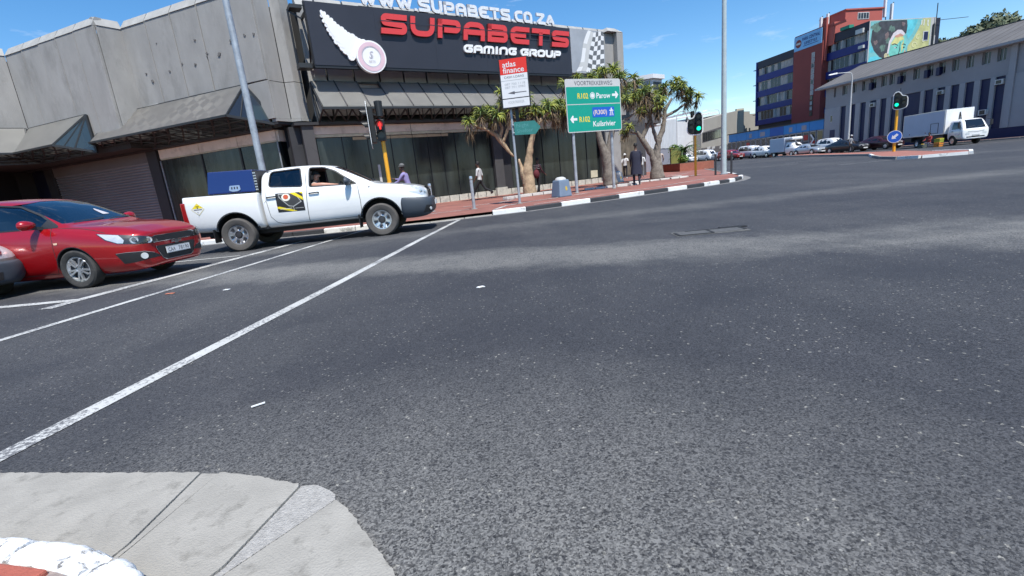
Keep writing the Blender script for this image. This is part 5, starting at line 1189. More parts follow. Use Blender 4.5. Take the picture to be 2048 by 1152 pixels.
mb = MB(); mb.hexa([(.84, -.66, .6), (.84, .66, .6), (.35, .66, .6), (.35, -.66, .6), (.84, -.66, 1.02), (.84, .66, 1.02), (.38, .64, 1.0), (.38, -.64, 1.0)]); mb.build('dashboard', mat('dashboard_beige_grey', (.10, .095, .085), .8), rd, bevel=.02)
decal(rb_, 'F', [(-.69, 1.035), (.69, 1.035), (.57, 1.43), (.2, 1.475), (-.2, 1.475), (-.57, 1.43)], -.003, name='windscreen', m='carglassblue' if 'carglassblue' in M else 'carglasslt', parent=rd, step=.12)
wm_ = MB(); p = Vector((.52, -.42, 1.26))
for poly, z in ((smoothpoly([(.02, 1.13), (.16, 1.13), (.13, 1.18), (.08, 1.25), (.04, 1.22)], .015), 0),): decal(rb_, 'F', [(a+.16, b_+.02) for a, b_ in poly], .003, name='windscreen_badge', m='badgegrey', parent=rd)
for a, b_ in (((-.52, 1.055), (.06, 1.085)), ((.10, 1.055), (.62, 1.085))): seam(rb_, 'F', [a, b_], .014, .014, 'wiper', 'blackpl', rd)
for s in ('R', 'L'):
    sg_ = -1 if s == 'R' else 1
    for w_, nm in ((WRF, 'front_door_window'), (WRR, 'rear_door_window')):
        decal(rb_, s, w_, -.010, name=nm, m='carglass', parent=rd, step=.1); seam(rb_, s, w_+[w_[0]], .022, .003, 'window_seal', 'blackpl', rd)
    seam(rb_, s, [(.93, 1.0), (.97, .8), (.94, .45), (.84, .27)], .009, .002, parent=rd); seam(rb_, s, [(-.40, 1.42), (-.42, .9), (-.40, .27)], .009, .002, parent=rd); seam(rb_, s, [(.84, .265), (-.40, .265), (-1.0, .27), (-1.12, .6), (-1.3, .75), (-1.33, 1.15)], .008, .002, parent=rd)
    for pts, w_ in (([(1.02, .99), (1.35, .955), (1.62, .90), (1.82, .84)], .006),): seam(rb_, s, pts, w_, .002, parent=rd)
    for x in (.10-.28, -1.05):
        p = project(rb_, s, x, .86, 0); h = MB(); h.bar(p+Vector((-.09, sg_*.03, 0)), p+Vector((.09, sg_*.03, 0)), .02, .025); h.bar(p+Vector((.09, 0, 0)), p+Vector((.09, sg_*.035, 0)), .02); h.bar(p+Vector((-.09, 0, 0)), p+Vector((-.09, sg_*.035, 0)), .02); h.build('door_handle', 'pred', rd, bevel=.004)
    decal(rb_, s, smoothpoly([(.955+.03, .765), (1.035+.03, .765), (1.02+.03, .735), (.965+.03, .735)], .008), .006, name='side_marker', m='amber', parent=rd)
    p = project(rb_, s, .72, 1.03, 0); c = p+Vector((-.03, sg_*.17, .05)); mm2 = bmesh.new(); bmesh.ops.create_uvsphere(mm2, u_segments=16, v_segments=10, radius=1)
    for v in mm2.verts: v.co = Vector((v.co.x*.085*(1.2 if v.co.x > 0 else .5)+c.x, v.co.y*.135+c.y, v.co.z*.075*(1+.25*(-sg_*0+v.co.y*sg_))+c.z))
    me_ = bpy.data.meshes.new('mirror'); mm2.to_mesh(me_); mm2.free(); me_.materials.append(M['pred']); finish(me_, 'mirror', rd)
    a_ = MB(); a_.bar(p+Vector((.04, 0, -.02)), c+Vector((.02, -sg_*.06, -.045)), .07, .05); a_.build('mirror_arm', 'blackpl', rd)
    tri_ = [(1.03, 1.0), (.80, 1.13), (.72, 1.005)]; decal(rb_, s, tri_, .004, name='mirror_base', m='blackpl', parent=rd)
    for x in (1.26, -1.265):
        P = [(x+.352*cos(t), .325+.352*sin(t)) for t in [pi*k/18 for k in range(0, 19)]]; seam(rb_, s, P, .012, .003, 'arch_lip', 'blackpl', rd)
    for x in (1.26, -1.265): wheel(rd, x, sg_*.755, .318, .20, .205, 'ten', rot=.3 if x > 0 else 0)
    k = 1 if s == 'R' else -1; ang = 38*k
    o = decal(rb_, ang, [(k*(a-.04), b_) for a, b_ in smoothpoly([(.36+.0, .835), (.60, .79), (.86, .72), (1.045+.07, .66), (1.115, .60), (1.02, .575), (.72, .60), (.52, .68)], .0, 1)] if False else [(k*(a-.04), b_) for a, b_ in [(.46, .84), (.66, .80), (.95, .745), (1.12, .70), (1.20, .63), (1.13, .60), (.90, .615), (.66, .655), (.53, .73)]], .003, name='headlight', m='blackpl', parent=rd)
    decal(rb_, ang, [(k*(a-.04), b_) for a, b_ in [(.475, .833), (.70, .785), (.745, .70), (.72, .655), (.66, .665), (.545, .735)]], .006, name='indicator', m='lamp', parent=o)
    for (a, b_, r) in ((.86, .69, .066), (1.05, .663, .055)):
        p = project(rb_, ang, k*(a-.04), b_, .0); U, d = side_axis(ang); q = MB(); zz = Vector((0, 0, 1))
        for (rr, hh, mi) in ((r, .008, 0), (r*.84, .013, 1), (r*.45, .018, 0)):
            b0 = len(q.v)
            for j in range(20): t = 2*pi*j/20; q.v.append(p+(U*cos(t)+zz*sin(t))*rr+d*hh)
            q.v.append(p+d*(hh-.012 if mi == 1 else hh))
            for j in range(20): q.f.append([b0+j, b0+(j+1) % 20, b0+20]); q.m.append(mi)
        q.build('lamp_reflector', ['chrome', 'lamp'], o)
    decal(rb_, ang, [(k*(a-.04), b_) for a, b_ in [(.46, .84), (.66, .80), (.95, .745), (1.12, .70), (1.20, .63), (1.13, .60), (.90, .615), (.66, .655), (.53, .73)]], .022, name='lens', m='lampglass', parent=o)
    o = decal(rb_, ang, [(k*(a-.04), b_) for a, b_ in [(.60, .50), (.72, .505), (.95, .49), (1.10, .44), (1.19, .375), (1.0, .36), (.80, .335), (.68, .33)]], .003, name='fog_light', m='blackpl', parent=rd)
    p = project(rb_, ang, k*.90, .42, .004); U, d = side_axis(ang); q = MB(); q.tube([p, p+d*.018], [.052, .048], 18); q.build('lens', 'lamp', o)
    seam(rb_, ang, [(k*.57, .503), (k*.68, .508), (k*.91, .493), (k*1.05, .447)], .006, .006, 'chrome_lip', 'alloy', o)
# grilles, emblem, plate
def hexp(pts): return pts+[(-a, b_) for a, b_ in pts[::-1]]
g1 = hexp([(0, .70), (.40, .70), (.47, .67), (.44, .615), (0, .60)][0:5])
o = decal(rb_, 'F', [(-.40, .715), (.40, .715), (.47, .69), (.45, .61), (-.45, .61), (-.47, .69)], .006, name='grille_upper', m='blackpl', parent=rd)
seam(rb_, 'F', [(-.40, .715), (.40, .715), (.47, .69), (.45, .61), (-.45, .61), (-.47, .69), (-.40, .715)], .009, .012, 'grille_surround', 'chrome', o)
mb = MB()
for z in (.635, .66, .685): seam(rb_, 'F', [(-.44, z), (.44, z)], .006, .011, mb_out=mb)
for i in range(-14, 15): seam(rb_, 'F', [(i*.031, .615), (i*.031, .71)], .005, .0112, mb_out=mb)
mb.build('grille_mesh', 'rimdark', o)
o = decal(rb_, 'F', [(-.40, .545), (.40, .545), (.43, .52), (.34, .335), (.27, .30), (-.27, .30), (-.34, .335), (-.43, .52)], .006, name='grille_lower', m='blackpl', parent=rd)
seam(rb_, 'F', [(-.41, .548), (-.43, .52), (-.34, .335), (-.27, .30), (.27, .30), (.34, .335), (.43, .52), (.41, .548)], .009, .012, 'grille_surround', 'chrome', o)
p = project(rb_, 'F', 0, .57, .0); mb = MB(); fr_y = lambda a, b_, d: Vector((p.x+.012+d, a, b_))
mb.prism([(-.115, .568), (-.095, .598), (-.04, .598), (-.04, .615), (.04, .615), (.04, .598), (.115, .598), (.095, .560), (.04, .560), (.04, .543), (-.04, .543), (-.04, .560), (-.115, .560)], fr_y, 0, .014, 0); mb.build('badge', 'chrome', rd)
mb = MB(); px = p.x+.022; mb.bx(px, px+.008, -.26, .26, .395, .505); pl = mb.build('number_plate', 'signwhite', rd)
fp = lambda a, b_, d: Vector((px+.0085+d, a, b_))
text('plate_text', 'CAA', pl, fp, -.225, .418, .066, 'signtxt', .0005, width=.155, bold=.012); text('plate_text', '78190', pl, fp, .0, .418, .066, 'signtxt', .0005, width=.235, bold=.012)
seamm = MB(); 
for a in ((-.25, .25, .401, .404), (-.25, .25, .496, .499)): seamm.bx(px+.0085, px+.009, *a)
seamm.build('plate_border', 'signtxt', pl)

# ------------------------------------------------------------ grey car nosing in from the left edge
gc = thing('hatchback_car', 'grey car with a dark blue grey bumper cut off at the left edge', 'car', (0, 0, 0), 0)
GBs = [(2.02, .34, .42, .48, .62, .42, .66, .34), (1.99, .28, .62, .66, .68, .58, .72, .46), (1.88, .26, .74, .78, .74, .68, .80, .54), (1.7, .25, .79, .83, .80, .74, .88, .60), (1.3, .25, .80, .84, .86, .76, .93, .64), (1.0, .25, .80, .84, .89, .77, .98, .66), (.92, .25, .80, .84, .90, .77, 1.02, .66), (.55, .25, .8, .84, .93, .76, 1.22, .61), (.2, .25, .8, .84, .94, .76, 1.37, .57), (-.3, .25, .8, .84, .96, .76, 1.42, .56), (-1.0, .25, .8, .84, .97, .75, 1.40, .54), (-1.5, .28, .77, .81, .96, .70, 1.28, .5), (-1.75, .34, .7, .74, .9, .6, .98, .42)]
gme = loft(GBs, ['pgreyg'], 2); gb_ = bvh_of(gme); c1 = MB()
for x in (1.2, -1.2):
    for s in (-1, 1): c1.lathe([(.34, s*.42), (.34, s*1.3)], c=(x, 0, .31), ax='y', n=28, mi=1)
finish(boolean(gme, c1, ['pgreyg', 'cabin']), 'car_body', gc)
bpx = [(2.08, .32, .42, .50, .52, .42, .55, .34), (2.05, .24, .64, .68, .56, .62, .58, .48), (1.94, .21, .77, .81, .58, .75, .60, .56), (1.74, .21, .82, .86, .60, .81, .61, .6), (1.52, .22, .82, .865, .60, .82, .61, .6)]
bme = loft(bpx, ['greypl'], 2); bb2 = bvh_of(bme); c1 = MB()
for s in (-1, 1): c1.lathe([(.35, s*.42), (.35, s*1.3)], c=(1.2, 0, .31), ax='y', n=28, mi=1)
finish(boolean(bme, c1, ['greypl', 'blackpl']), 'bumper', gc)
for s in ('R', 'L'):
    sg_ = -1 if s == 'R' else 1; k = -sg_
    decal(gb_, s, smoothpoly([(.85, .97), (.2, 1.29), (-.3, 1.34), (-.35, .99)], .04), .004, name='front_door_window', m='glassdark', parent=gc); decal(gb_, s, smoothpoly([(-.42, .99), (-.38, 1.34), (-1.0, 1.32), (-1.3, 1.05)], .04), .004, name='rear_door_window', m='glassdark', parent=gc)
    for x in (1.2, -1.2): wheel(gc, x, sg_*.74, .30, .19, .18, 'plain')
    lamp_unit(gb_, 42*k, [(k*a, b_) for a, b_ in [(.50, .80), (.72, .81), (1.0, .76), (1.12, .70), (1.10, .62), (.85, .62), (.6, .66)]], gc, bulbs=[(k*.95, .70, .055)])
decal(gb_, 'F', [(-.66, 1.0), (.66, 1.0), (.55, 1.33), (-.55, 1.33)], .004, name='windscreen', m='glassdark', parent=gc)
decal(bb2, 'F', [(-.4, .30), (.4, .30), (.42, .42), (-.42, .42)], .004, name='lower_grille', m='blackpl', parent=gc)
hg = R_(106); gc.rotation_euler = (0, 0, R_(90)-hg); gc.location = (-9.95, 7.5, 0)
# ============================================================ STREET FURNITURE
ZP = .112
def pole_obj(name, label, cat, x, y, z0, z1, r0, r1, m, extra=None, group=None):
    t = thing(name, label, cat, (x, y, z0)); mb = MB(); mb.tube([(0, 0, 0), (0, 0, (z1-z0)*.5), (0, 0, z1-z0)], [r0, (r0+r1)/2, r1], 16); mb.build('pole', m, t, smooth=True); return t
t = pole_obj('light_pole', 'tall plain galvanised lamp post rising behind the white pickup', 'lamp post', -7.03, 14.55, ZP, 10.2, .105, .075, 'galv')
mb = MB(); mb.lathe([(.16, 0), (.16, .02), (.11, .03)], ax='z', n=12); mb.build('base_plate', 'galv', t)
mb = MB(); mb.tube([(0, 0, 10.0), (.4, -.3, 10.6), (1.6, -1.2, 10.8)], [.06, .05, .04], 10); mb.build('arm', 'galv', t, smooth=True)
mb = MB(); mb.hexa([(1.5, -1.2, 10.72), (1.7, -1.0, 10.72), (2.2, -1.4, 10.78), (2.0, -1.65, 10.78), (1.5, -1.2, 10.84), (1.7, -1.0, 10.84), (2.2, -1.4, 10.88), (2.0, -1.65, 10.88)]); mb.build('lamp_head', 'signlg', t, bevel=.03)
t = pole_obj('light_pole', 'tall white and pale green lamp post by the corner, two dark posts at its foot', 'lamp post', 11.32, 24.3, ZP, 12.5, .135, .085, mat('pale_green_pole', (.42, .49, .50), .45, var=.12, vs=3, coat=.2))
mb = MB(); mb.lathe([(.2, 0), (.2, .05), (.13, .06)], ax='z', n=14); mb.build('base_plate', 'galv', t)
mb = MB(); mb.tube([(0, 0, 12.3), (-.3, .5, 12.9), (-1, 1.8, 13.1)], [.07, .06, .05], 10); mb.build('arm', 'galv', t, smooth=True)
mb = MB(); mb.bx(-1.3, -.85, 1.7, 2.4, 13.02, 13.16); mb.build('lamp_head', 'signlg', t, bevel=.03)
for x, y, lb in ((10.95, 24.4, 'dark grey post left of the tall pale green lamp post'), (11.62, 24.1, 'dark grey post right of the tall pale green lamp post')):
    t = pole_obj('bollard', lb, 'bollard', x, y, ZP, ZP+1.05, .05, .05, 'rimdark'); mb = MB(); mb.lathe([(.052, 1.05), (.03, 1.08), (0, 1.085)], ax='z', n=12, cap=False); mb.build('cap', 'galv', t)
for x, y, h, lb in ((-2.62, 17.6, 1.02, 'steel bollard just ahead of the white pickup bonnet'), (-1.02, 16.5, 1.12, 'taller steel bollard beside the white painted pavement lines')):
    t = thing('bollard', lb, 'bollard', (x, y, ZP)); mb = MB(); mb.tube([(0, 0, 0), (0, 0, h-.12)], .055, 16); mb.build('post', 'galv', t, smooth=True)
    mb = MB(); mb.lathe([(.058, h-.115), (.060, h-.10), (.060, h-.03), (.05, h-.005), (0, h)], ax='z', n=16, cap=False); mb.build('cap', 'alloy', t, smooth=True)
    mb = MB(); mb.lathe([(.058, h-.125), (.058, h-.115)], ax='z', n=16, cap=False); mb.build('groove', 'blackpl', t)
    mb = MB(); mb.lathe([(.12, 0), (.12, .015), (.07, .02)], ax='z', n=12); mb.build('base_plate', 'kconc', t)
# ---- signal heads
def lens_stack(t, parent, o, U, d, n=3, sp=.285, r=.095, lit=None, col=(0, .9, .45), hood=True, green='round'):
    """o: top centre of the front face, d outward, U across"""
    zz = Vector((0, 0, 1))
    for i in range(n):
        c = o-zz*sp*i; q = MB(); b0 = 0
        for k in range(18): a = 2*pi*k/18; q.v.append(c+(U*cos(a)+zz*sin(a))*r+d*.012)
        q.f.append(list(range(18))); q.m.append(0)
        on = (lit == i)
        q.build('lens', ('lens_'+green) if on else 'siggrey', parent, world=True)
        if hood:
            q = MB(); N_ = 12
            for k in range(N_+1):
                a = pi*k/N_*1.15-.24; p = c+(U*cos(a)+zz*sin(a))*(r+.012); q.v += [p+d*.005, p+d*(.22-.10*(1-abs(sin(max(0, min(pi, a))))))]
            for k in range(N_): q.f.append([2*k, 2*k+1, 2*k+3, 2*k+2]); q.m.append(0)
            q.build('visor', 'sigblack', parent, world=True)
M['lens_round'] = mat('green_signal_lens_lit', (.0, .35, .2), .3, var=0, emit=(.0, .85, .42), es=1.6)
M['lens_red'] = mat('red_signal_lens_lit', (.4, .0, .0), .3, var=0, emit=(.95, .03, .02), es=1.5)
M['lens_amberdim'] = mat('signal_lens_dark', (.04, .03, .02), .3, var=0)
def heart(cx, cz, left_taller, s=1.0):
    """outline of the two-column backboard: a tall column and a lower one beside it"""
    k = -1 if left_taller else 1
    pts = [(.37, .02), (.37, .80), (.30, .95), (.18, 1.02), (.05, .98), (-.03, .86), (-.10, .74), (-.22, .72), (-.34, .66), (-.40, .52), (-.40, .08), (-.33, -.04), (-.20, -.10), (.0, -.13), (.20, -.12), (.31, -.07)]
    return smoothpoly([(cx+k*a*s, cz+b_*s) for a, b_ in pts], .07*s, 3)
def signal(name, label, x, y, z0, face_az, cx, zc, left_taller, litcol, sc=1.0, pole_r=.058, pole_top=None):
    t = thing(name, label, 'traffic light', (x, y, z0)); a = R_(face_az); d = Vector((sin(a), cos(a), 0)); U = Vector((-cos(a), sin(a), 0))  # U to the viewer's right
    P0 = Vector((x, y, z0)); fr = lambda u_, z_, dd_: P0+U*u_+d*dd_+Vector((0, 0, z_))
    mb = MB(); mb.tube([P0, P0+Vector((0, 0, pole_top))], [pole_r*1.1, pole_r], 16); mb.build('pole', 'yellow', t, world=True, smooth=True)
    o = heart(cx, zc, left_taller, sc); mb = MB(); mb.prism(o, fr, .06, .10, 0); mb.build('backboard', 'sigblack', t, world=True)
    mb = MB(); P = [Vector(p) for p in o]+[Vector(o[0]), Vector(o[1])]; A, B = ribbon(P, .055*sc)
    for i in range(len(A)-2): mb.prism([tuple(A[i]), tuple(A[i+1]), tuple(B[i+1]), tuple(B[i])], fr, .095, .108)
    mb.build('white_border', 'white', t, world=True)
    k = -1 if left_taller else 1
    for col_, x_, ztop, lit in (('tall', k*.17*sc, .80*sc, 2), ('low', -k*.20*sc, .55*sc, None)):
        body = MB(); body.prism([(cx+x_-.13*sc, zc-.05*sc if col_ == 'tall' else zc-.02*sc), (cx+x_+.13*sc, zc-.05*sc if col_ == 'tall' else zc-.02*sc), (cx+x_+.13*sc, zc+ztop+.13*sc), (cx+x_-.13*sc, zc+ztop+.13*sc)], fr, .10, .18)
        h = body.build('signal_head', 'sigblack', t, world=True)
        lens_stack(t, h, fr(cx+x_, zc+ztop, .18), U, d, 3 if col_ == 'tall' else 2, (.31 if col_ == 'tall' else .27)*sc, .105*sc, lit if litcol else None, green=litcol or 'round')
    mb = MB(); mb.tube([fr(0, zc-.2, 0), fr(0, zc+.5, .0)], .045, 10); mb.bar(fr(0, zc, .0), fr(0, zc, .1), .08); mb.bar(fr(0, zc+.45, .0), fr(0, zc+.45, .1), .08); mb.build('bracket', 'sigblack', t, world=True)
    return t, fr
# corner signal: faces the camera, green on the taller right column
t, fr = signal('traffic_light', 'green traffic light on an orange pole beside the tall pale lamp post', 10.62, 26.1, ZP, 200, .0, 2.28, False, 'round', 1.0, pole_top=2.35)
mb = MB(); mb.tube([fr(-.12, 3.05, -.02), fr(-.12, 3.38, -.02)], [.1, .1], 12); mb.tube([fr(-.12, 3.0, -.12), fr(-.12, 3.33, -.35)], [.09, .12], 12); mb.build('rear_head_visor', 'sigblack', t, world=True)
# island signal, green on the left column, blue keep-left disc
ga = .1
t, fr = signal('traffic_light', 'green traffic light on the yellow pole of the island with a blue arrow disc', 27.87, 33.85, .1, 219, .12, 2.95, True, 'round', 1.02, pole_r=.085, pole_top=3.0)
mb = MB(); N_ = 28; mb.prism([(.42*cos(2*pi*k/N_)-.02, 1.02+.42*sin(2*pi*k/N_)) for k in range(N_)], fr, .14, .155); dsc = mb.build('direction_disc', 'signwhite', t, world=True)
mb = MB(); mb.prism([(.385*cos(2*pi*k/N_)-.02, 1.02+.385*sin(2*pi*k/N_)) for k in range(N_)], fr, .156, .158); mb.build('disc_face', 'signblu', dsc, world=True)
mb = MB(); ar = [(-.22, 0), (-.02, .17), (-.02, .075), (.22, .075), (.22, -.075), (-.02, -.075), (-.02, -.17)]
mb.prism([(-.02+a*cos(.75)-b_*sin(.75), 1.02+a*sin(.75)+b_*cos(.75)) for a, b_ in ar], fr, .1585, .160); mb.build('white_arrow', 'signwhite', dsc, world=True)
mb = MB(); mb.tube([fr(.1, 3.95, 0), fr(.1, 4.2, 0)], .02, 6); mb.build('top_spike', 'sigblack', t, world=True)
# left signal: pedestrian head with the red man towards the camera, vehicle head seen edge-on
YL = Vector((-3.30, 14.35, ZP)); t = thing('traffic_light', 'red man pedestrian signal on a yellow pole in front of the shopfront', 'traffic light', tuple(YL))
mb = MB(); mb.tube([YL, YL+Vector((0, 0, 2.35))], [.062, .058], 16); mb.build('pole', 'yellow', t, world=True, smooth=True)
mb = MB(); mb.tube([YL+Vector((0, 0, 2.35)), YL+Vector((0, 0, 3.25))], .05, 10); mb.build('bracket', 'sigblack', t, world=True)
a = R_(172); d = Vector((sin(a), cos(a), 0)); U = Vector((-cos(a), sin(a), 0)); fr = lambda u_, z_, dd_: YL+U*u_+d*dd_+Vector((0, 0, z_))
mb = MB(); mb.hexa([fr(-.125, 2.33, .03), fr(.125, 2.33, .03), fr(.125, 2.33, .16), fr(-.125, 2.33, .16), fr(-.125, 2.92, .03), fr(.125, 2.92, .03), fr(.125, 2.92, .16), fr(-.125, 2.92, .16)]); h = mb.build('signal_head', 'sigblack', t, world=True, bevel=.02)
lens_stack(t, h, fr(0, 2.78, .16), U, d, 2, .28, .10, None)
q = MB(); zz = Vector((0, 0, 1))   # standing man pictogram
q.prism([(.018*cos(2*pi*k/8), 2.835+.018*sin(2*pi*k/8)) for k in range(8)], fr, .178, .182)
q.prism([(-.035, 2.81), (.035, 2.81), (.04, 2.745), (.022, 2.745), (.02, 2.70), (-.02, 2.70), (-.022, 2.745), (-.04, 2.745)], fr, .178, .182); q.prism([(-.022, 2.70), (-.003, 2.70), (-.003, 2.645), (-.02, 2.645)], fr, .178, .182); q.prism([(.003, 2.70), (.022, 2.70), (.02, 2.645), (.003, 2.645)], fr, .178, .182)
q.build('red_man', 'lens_red', h, world=True)
q = MB(); q.prism([(.088*cos(2*pi*k/16), 2.78+.088*sin(2*pi*k/16)) for k in range(16)], fr, .1755, .1765); q.build('red_glow_lens', mat('red_lens_dim', (.10, .0, .0), .3, emit=(.35, .005, .005), es=.6, var=0), h, world=True)
mb = MB(); mb.tube([fr(.02, 3.0, .05), fr(.02, 3.42, .0)], [.09, .12], 12); mb.build('upper_head_back', 'sigblack', t, world=True)
# vehicle head pointing to the left, seen edge on
a = R_(258); d = Vector((sin(a), cos(a), 0)); U = Vector((-cos(a), sin(a), 0)); O_ = YL+Vector((-.30, -.05, 0)); fr2 = lambda u_, z_, dd_: O_+U*u_+d*dd_+Vector((0, 0, z_))
bo = smoothpoly([(-.24, 2.18), (.24, 2.18), (.24, 3.42), (-.24, 3.42)], .15); mb = MB(); mb.prism(bo, fr2, .0, .02); mb.build('backboard', 'sigblack', t, world=True)
mb = MB(); P = [Vector(p) for p in bo]+[Vector(bo[0]), Vector(bo[1])]; A, B = ribbon(P, .05)
for i in range(len(A)-2): mb.prism([tuple(A[i]), tuple(A[i+1]), tuple(B[i+1]), tuple(B[i])], fr2, .004, .018)
mb.build('white_border', 'white', t, world=True)
mb = MB(); mb.hexa([fr2(-.13, 2.3, -.14), fr2(.13, 2.3, -.14), fr2(.13, 2.3, .0), fr2(-.13, 2.3, .0), fr2(-.13, 3.3, -.14), fr2(.13, 3.3, -.14), fr2(.13, 3.3, .0), fr2(-.13, 3.3, .0)]); h = mb.build('signal_head', 'sigblack', t, world=True, bevel=.02)
lens_stack(t, h, fr2(0, 3.12, .02), U, d, 3, .33, .105, None)
mb = MB(); mb.bar(fr2(0, 2.5, -.1), YL+Vector((0, 0, 2.45)), .05); mb.bar(fr2(0, 3.1, -.1), YL+Vector((0, 0, 3.05)), .05); mb.build('bracket', 'sigblack', t, world=True)

# ---- street pole with the finance sign and the faded green pointer
sp = Vector((.585, 16.9, ZP)); t = thing('sign_post', 'slim grey post carrying the red and white finance sign and faded green pointer', 'sign post', tuple(sp))
mb = MB(); mb.tube([sp, sp+Vector((0, 0, 3.25))], [.045, .040], 14); mb.build('pole', 'galv', t, world=True, smooth=True)
mb = MB(); mb.lathe([(.1, 0), (.1, .03), (.05, .04)], c=tuple(sp), ax='z', n=12); mb.build('base', 'kconc', t, world=True)
mb = MB(); mb.bar(sp+Vector((.20, .05, 2.6)), sp+Vector((.20, .05, 3.35)), .12, .12); mb.build('sign_mast', 'blackmetal', t, world=True)
a = R_(-8); Us = Vector((cos(a), sin(a), 0)); dsn = Vector((sin(a), -cos(a), 0)); So = Vector((.81, 16.82, 0)); fs = lambda u_, z_, dd_: So+Us*u_+dsn*dd_+Vector((0, 0, z_))
def sbox(name, m, u0, u1, z0, z1, d0, d1, par, fr_): mb = MB(); mb.prism([(u0, z0), (u1, z0), (u1, z1), (u0, z1)], fr_, d0, d1); return mb.build(name, m, par, world=True)
bx_ = sbox('light_box', 'blackmetal', -.495, .475, 3.30, 4.86, 0, .14, t, fs)
sbox('red_panel', 'signred', -.455, .44, 4.36, 4.83, .14, .146, bx_, fs); sbox('white_panel', 'signwhite', -.455, .44, 3.62, 4.355, .14, .145, bx_, fs); sbox('white_panel', 'signwhite', -.455, .44, 3.335, 3.59, .14, .145, bx_, fs)
text('sign_text', 'atlas', bx_, fs, -.36, 4.585, .175, 'signwhite', .148, width=.44, world=True, bold=.012); text('sign_text', 'finance', bx_, fs, -.36, 4.40, .175, 'signwhite', .148, width=.70, world=True, bold=.012)
text('sign_text', 'CASH LOANS', bx_, fs, -.01, 4.235, .075, 'signtxt', .1475, width=.66, align='C', world=True)
sbox('rule', 'greytxt', -.455, .44, 4.16, 4.175, .1455, .147, bx_, fs)
text('sign_text', '087 700 1118', bx_, fs, .0, 4.02, .07, 'greytxt', .1475, width=.68, align='C', world=True); text('sign_text', '087 701 0983', bx_, fs, .0, 3.92, .07, 'greytxt', .1475, width=.68, align='C', world=True)
mb = MB(); mb.prism([(-.26, 3.775), (-.03, 3.825), (-.03, 3.79), (.36, 3.785), (.36, 3.765), (-.03, 3.765), (-.03, 3.725)], fs, .147, .149); mb.build('arrow', 'signtxt', bx_, world=True)
text('sign_text', 'VOORTREKKER', bx_, fs, -.01, 3.44, .085, 'greytxt', .1475, width=.55, align='C', world=True)
po = smoothpoly([(.08, 2.44), (.79, 2.40), (.98, 2.62), (.79, 2.84), (.08, 2.86)], .02, 2); fpz = lambda u_, z_, dd_: Vector((.56, 16.84, 0))+Us*u_+dsn*dd_+Vector((0, 0, z_))
mb = MB(); mb.prism(po, fpz, .0, .02); pt = mb.build('pointer_sign', 'green2', t, world=True)
text('sign_text', 'Night', pt, fpz, .16, 2.68, .12, 'green2t', .022, width=.42, world=True); text('sign_text', 'Shelter', pt, fpz, .16, 2.50, .12, 'green2t', .022, width=.56, world=True)
mb = MB(); mb.bar(fpz(.02, 2.78, .0), fpz(.12, 2.78, .0), .03); mb.bar(fpz(.02, 2.52, .0), fpz(.12, 2.52, .0), .03); mb.build('clamp', 'alloy', t, world=True)

# ---- big green direction sign on two posts
t = thing('road_sign', 'large green direction sign on two grey posts reading Parow and Kuilsrivier', 'road sign', (4.0, 20.6, ZP))
for x, y, top in ((3.16, 20.2, 2.75), (4.95, 21.1, 2.75)):
    mb = MB(); mb.tube([(x, y, ZP), (x, y, top+1.6)], [.065, .06], 14); mb.build('post', 'galv', t, world=True, smooth=True)
    mb = MB(); mb.lathe([(.09, 0), (.09, .03), (.07, .05)], c=(x, y, ZP), ax='z', n=12); mb.build('base', 'kconc', t, world=True)
# board corners measured in the scene; the board stands across the two posts
bl_, br_ = Vector((2.88, 20.07, 0)), Vector((5.37, 21.19, 0)); Ub = (br_-bl_); Wb = Ub.length; Ub.normalize(); db = Vector((Ub.y, -Ub.x, 0))
ZB0, ZB1 = 2.56, 4.62; fb = lambda u_, z_, dd_: bl_+Ub*u_+db*(dd_+.09)+Vector((0, 0, z_))
mb = MB(); mb.prism(smoothpoly([(0, ZB0), (Wb, ZB0), (Wb, ZB1), (0, ZB1)], .09), fb, 0, .02); bd_ = mb.build('sign_board', 'signlg', t, world=True)
mb = MB(); mb.prism(smoothpoly([(.035, ZB0+.035), (Wb-.035, ZB0+.035), (Wb-.035, 4.32), (.035, 4.32)], .04), fb, .02, .0215); mb.build('green_field', 'green', bd_, world=True)
mb = MB(); mb.prism([(.035, 3.635), (Wb-.035, 3.635), (Wb-.035, 3.665), (.035, 3.665)], fb, .0218, .0226); mb.build('divider', 'signlg', bd_, world=True)
for b0_ in (3.3, 4.0):
    mb = MB(); mb.bar(fb(.02, b0_-.1, -.03), fb(Wb-.02, b0_-.1, -.03), .05, .06); mb.build('rail', 'galv', t, world=True)
W_ = Wb
text('sign_text', 'VOORTREKKERWEG', bd_, fb, W_*.505, 4.38, .17, 'signtxt', .0222, width=W_*.69, align='C', world=True, bold=.006)
text('route_number', 'R102', bd_, fb, W_*.205, 3.87, .215, 'signyel', .024, width=W_*.19, world=True, bold=.018)
for r_, m_, dd_ in ((.125, 'signwhite', .0240), (.10, 'green', .0246), (.082, 'signwhite', .0252)):
    mb = MB(); cx = W_*.475; mb.prism([(cx+r_*cos(2*pi*k/24), 3.975+r_*1.05*sin(2*pi*k/24)) for k in range(24)], fb, .0225, dd_); mb.build('exit_disc', m_, bd_, world=True)
text('sign_text', 'Parow', bd_, fb, W_*.545, 3.87, .215, 'signwhite', .024, width=W_*.26, world=True, bold=.018)
def arrow(cx, cz, s, right=True):
    k = 1 if right else -1; pts = [(-.19, .055), (.02, .055), (-.0, .15), (.055, .17), (.20, 0), (.055, -.17), (-.0, -.15), (.02, -.055), (-.19, -.055)]
    mb = MB(); mb.prism([(cx+k*a*s, cz+b_*s) for a, b_ in pts], fb, .0226, .0245); mb.build('arrow', 'signwhite', bd_, world=True)
arrow(W_*.895, 3.985, .85, True); arrow(W_*.115, 3.08, .88, False)
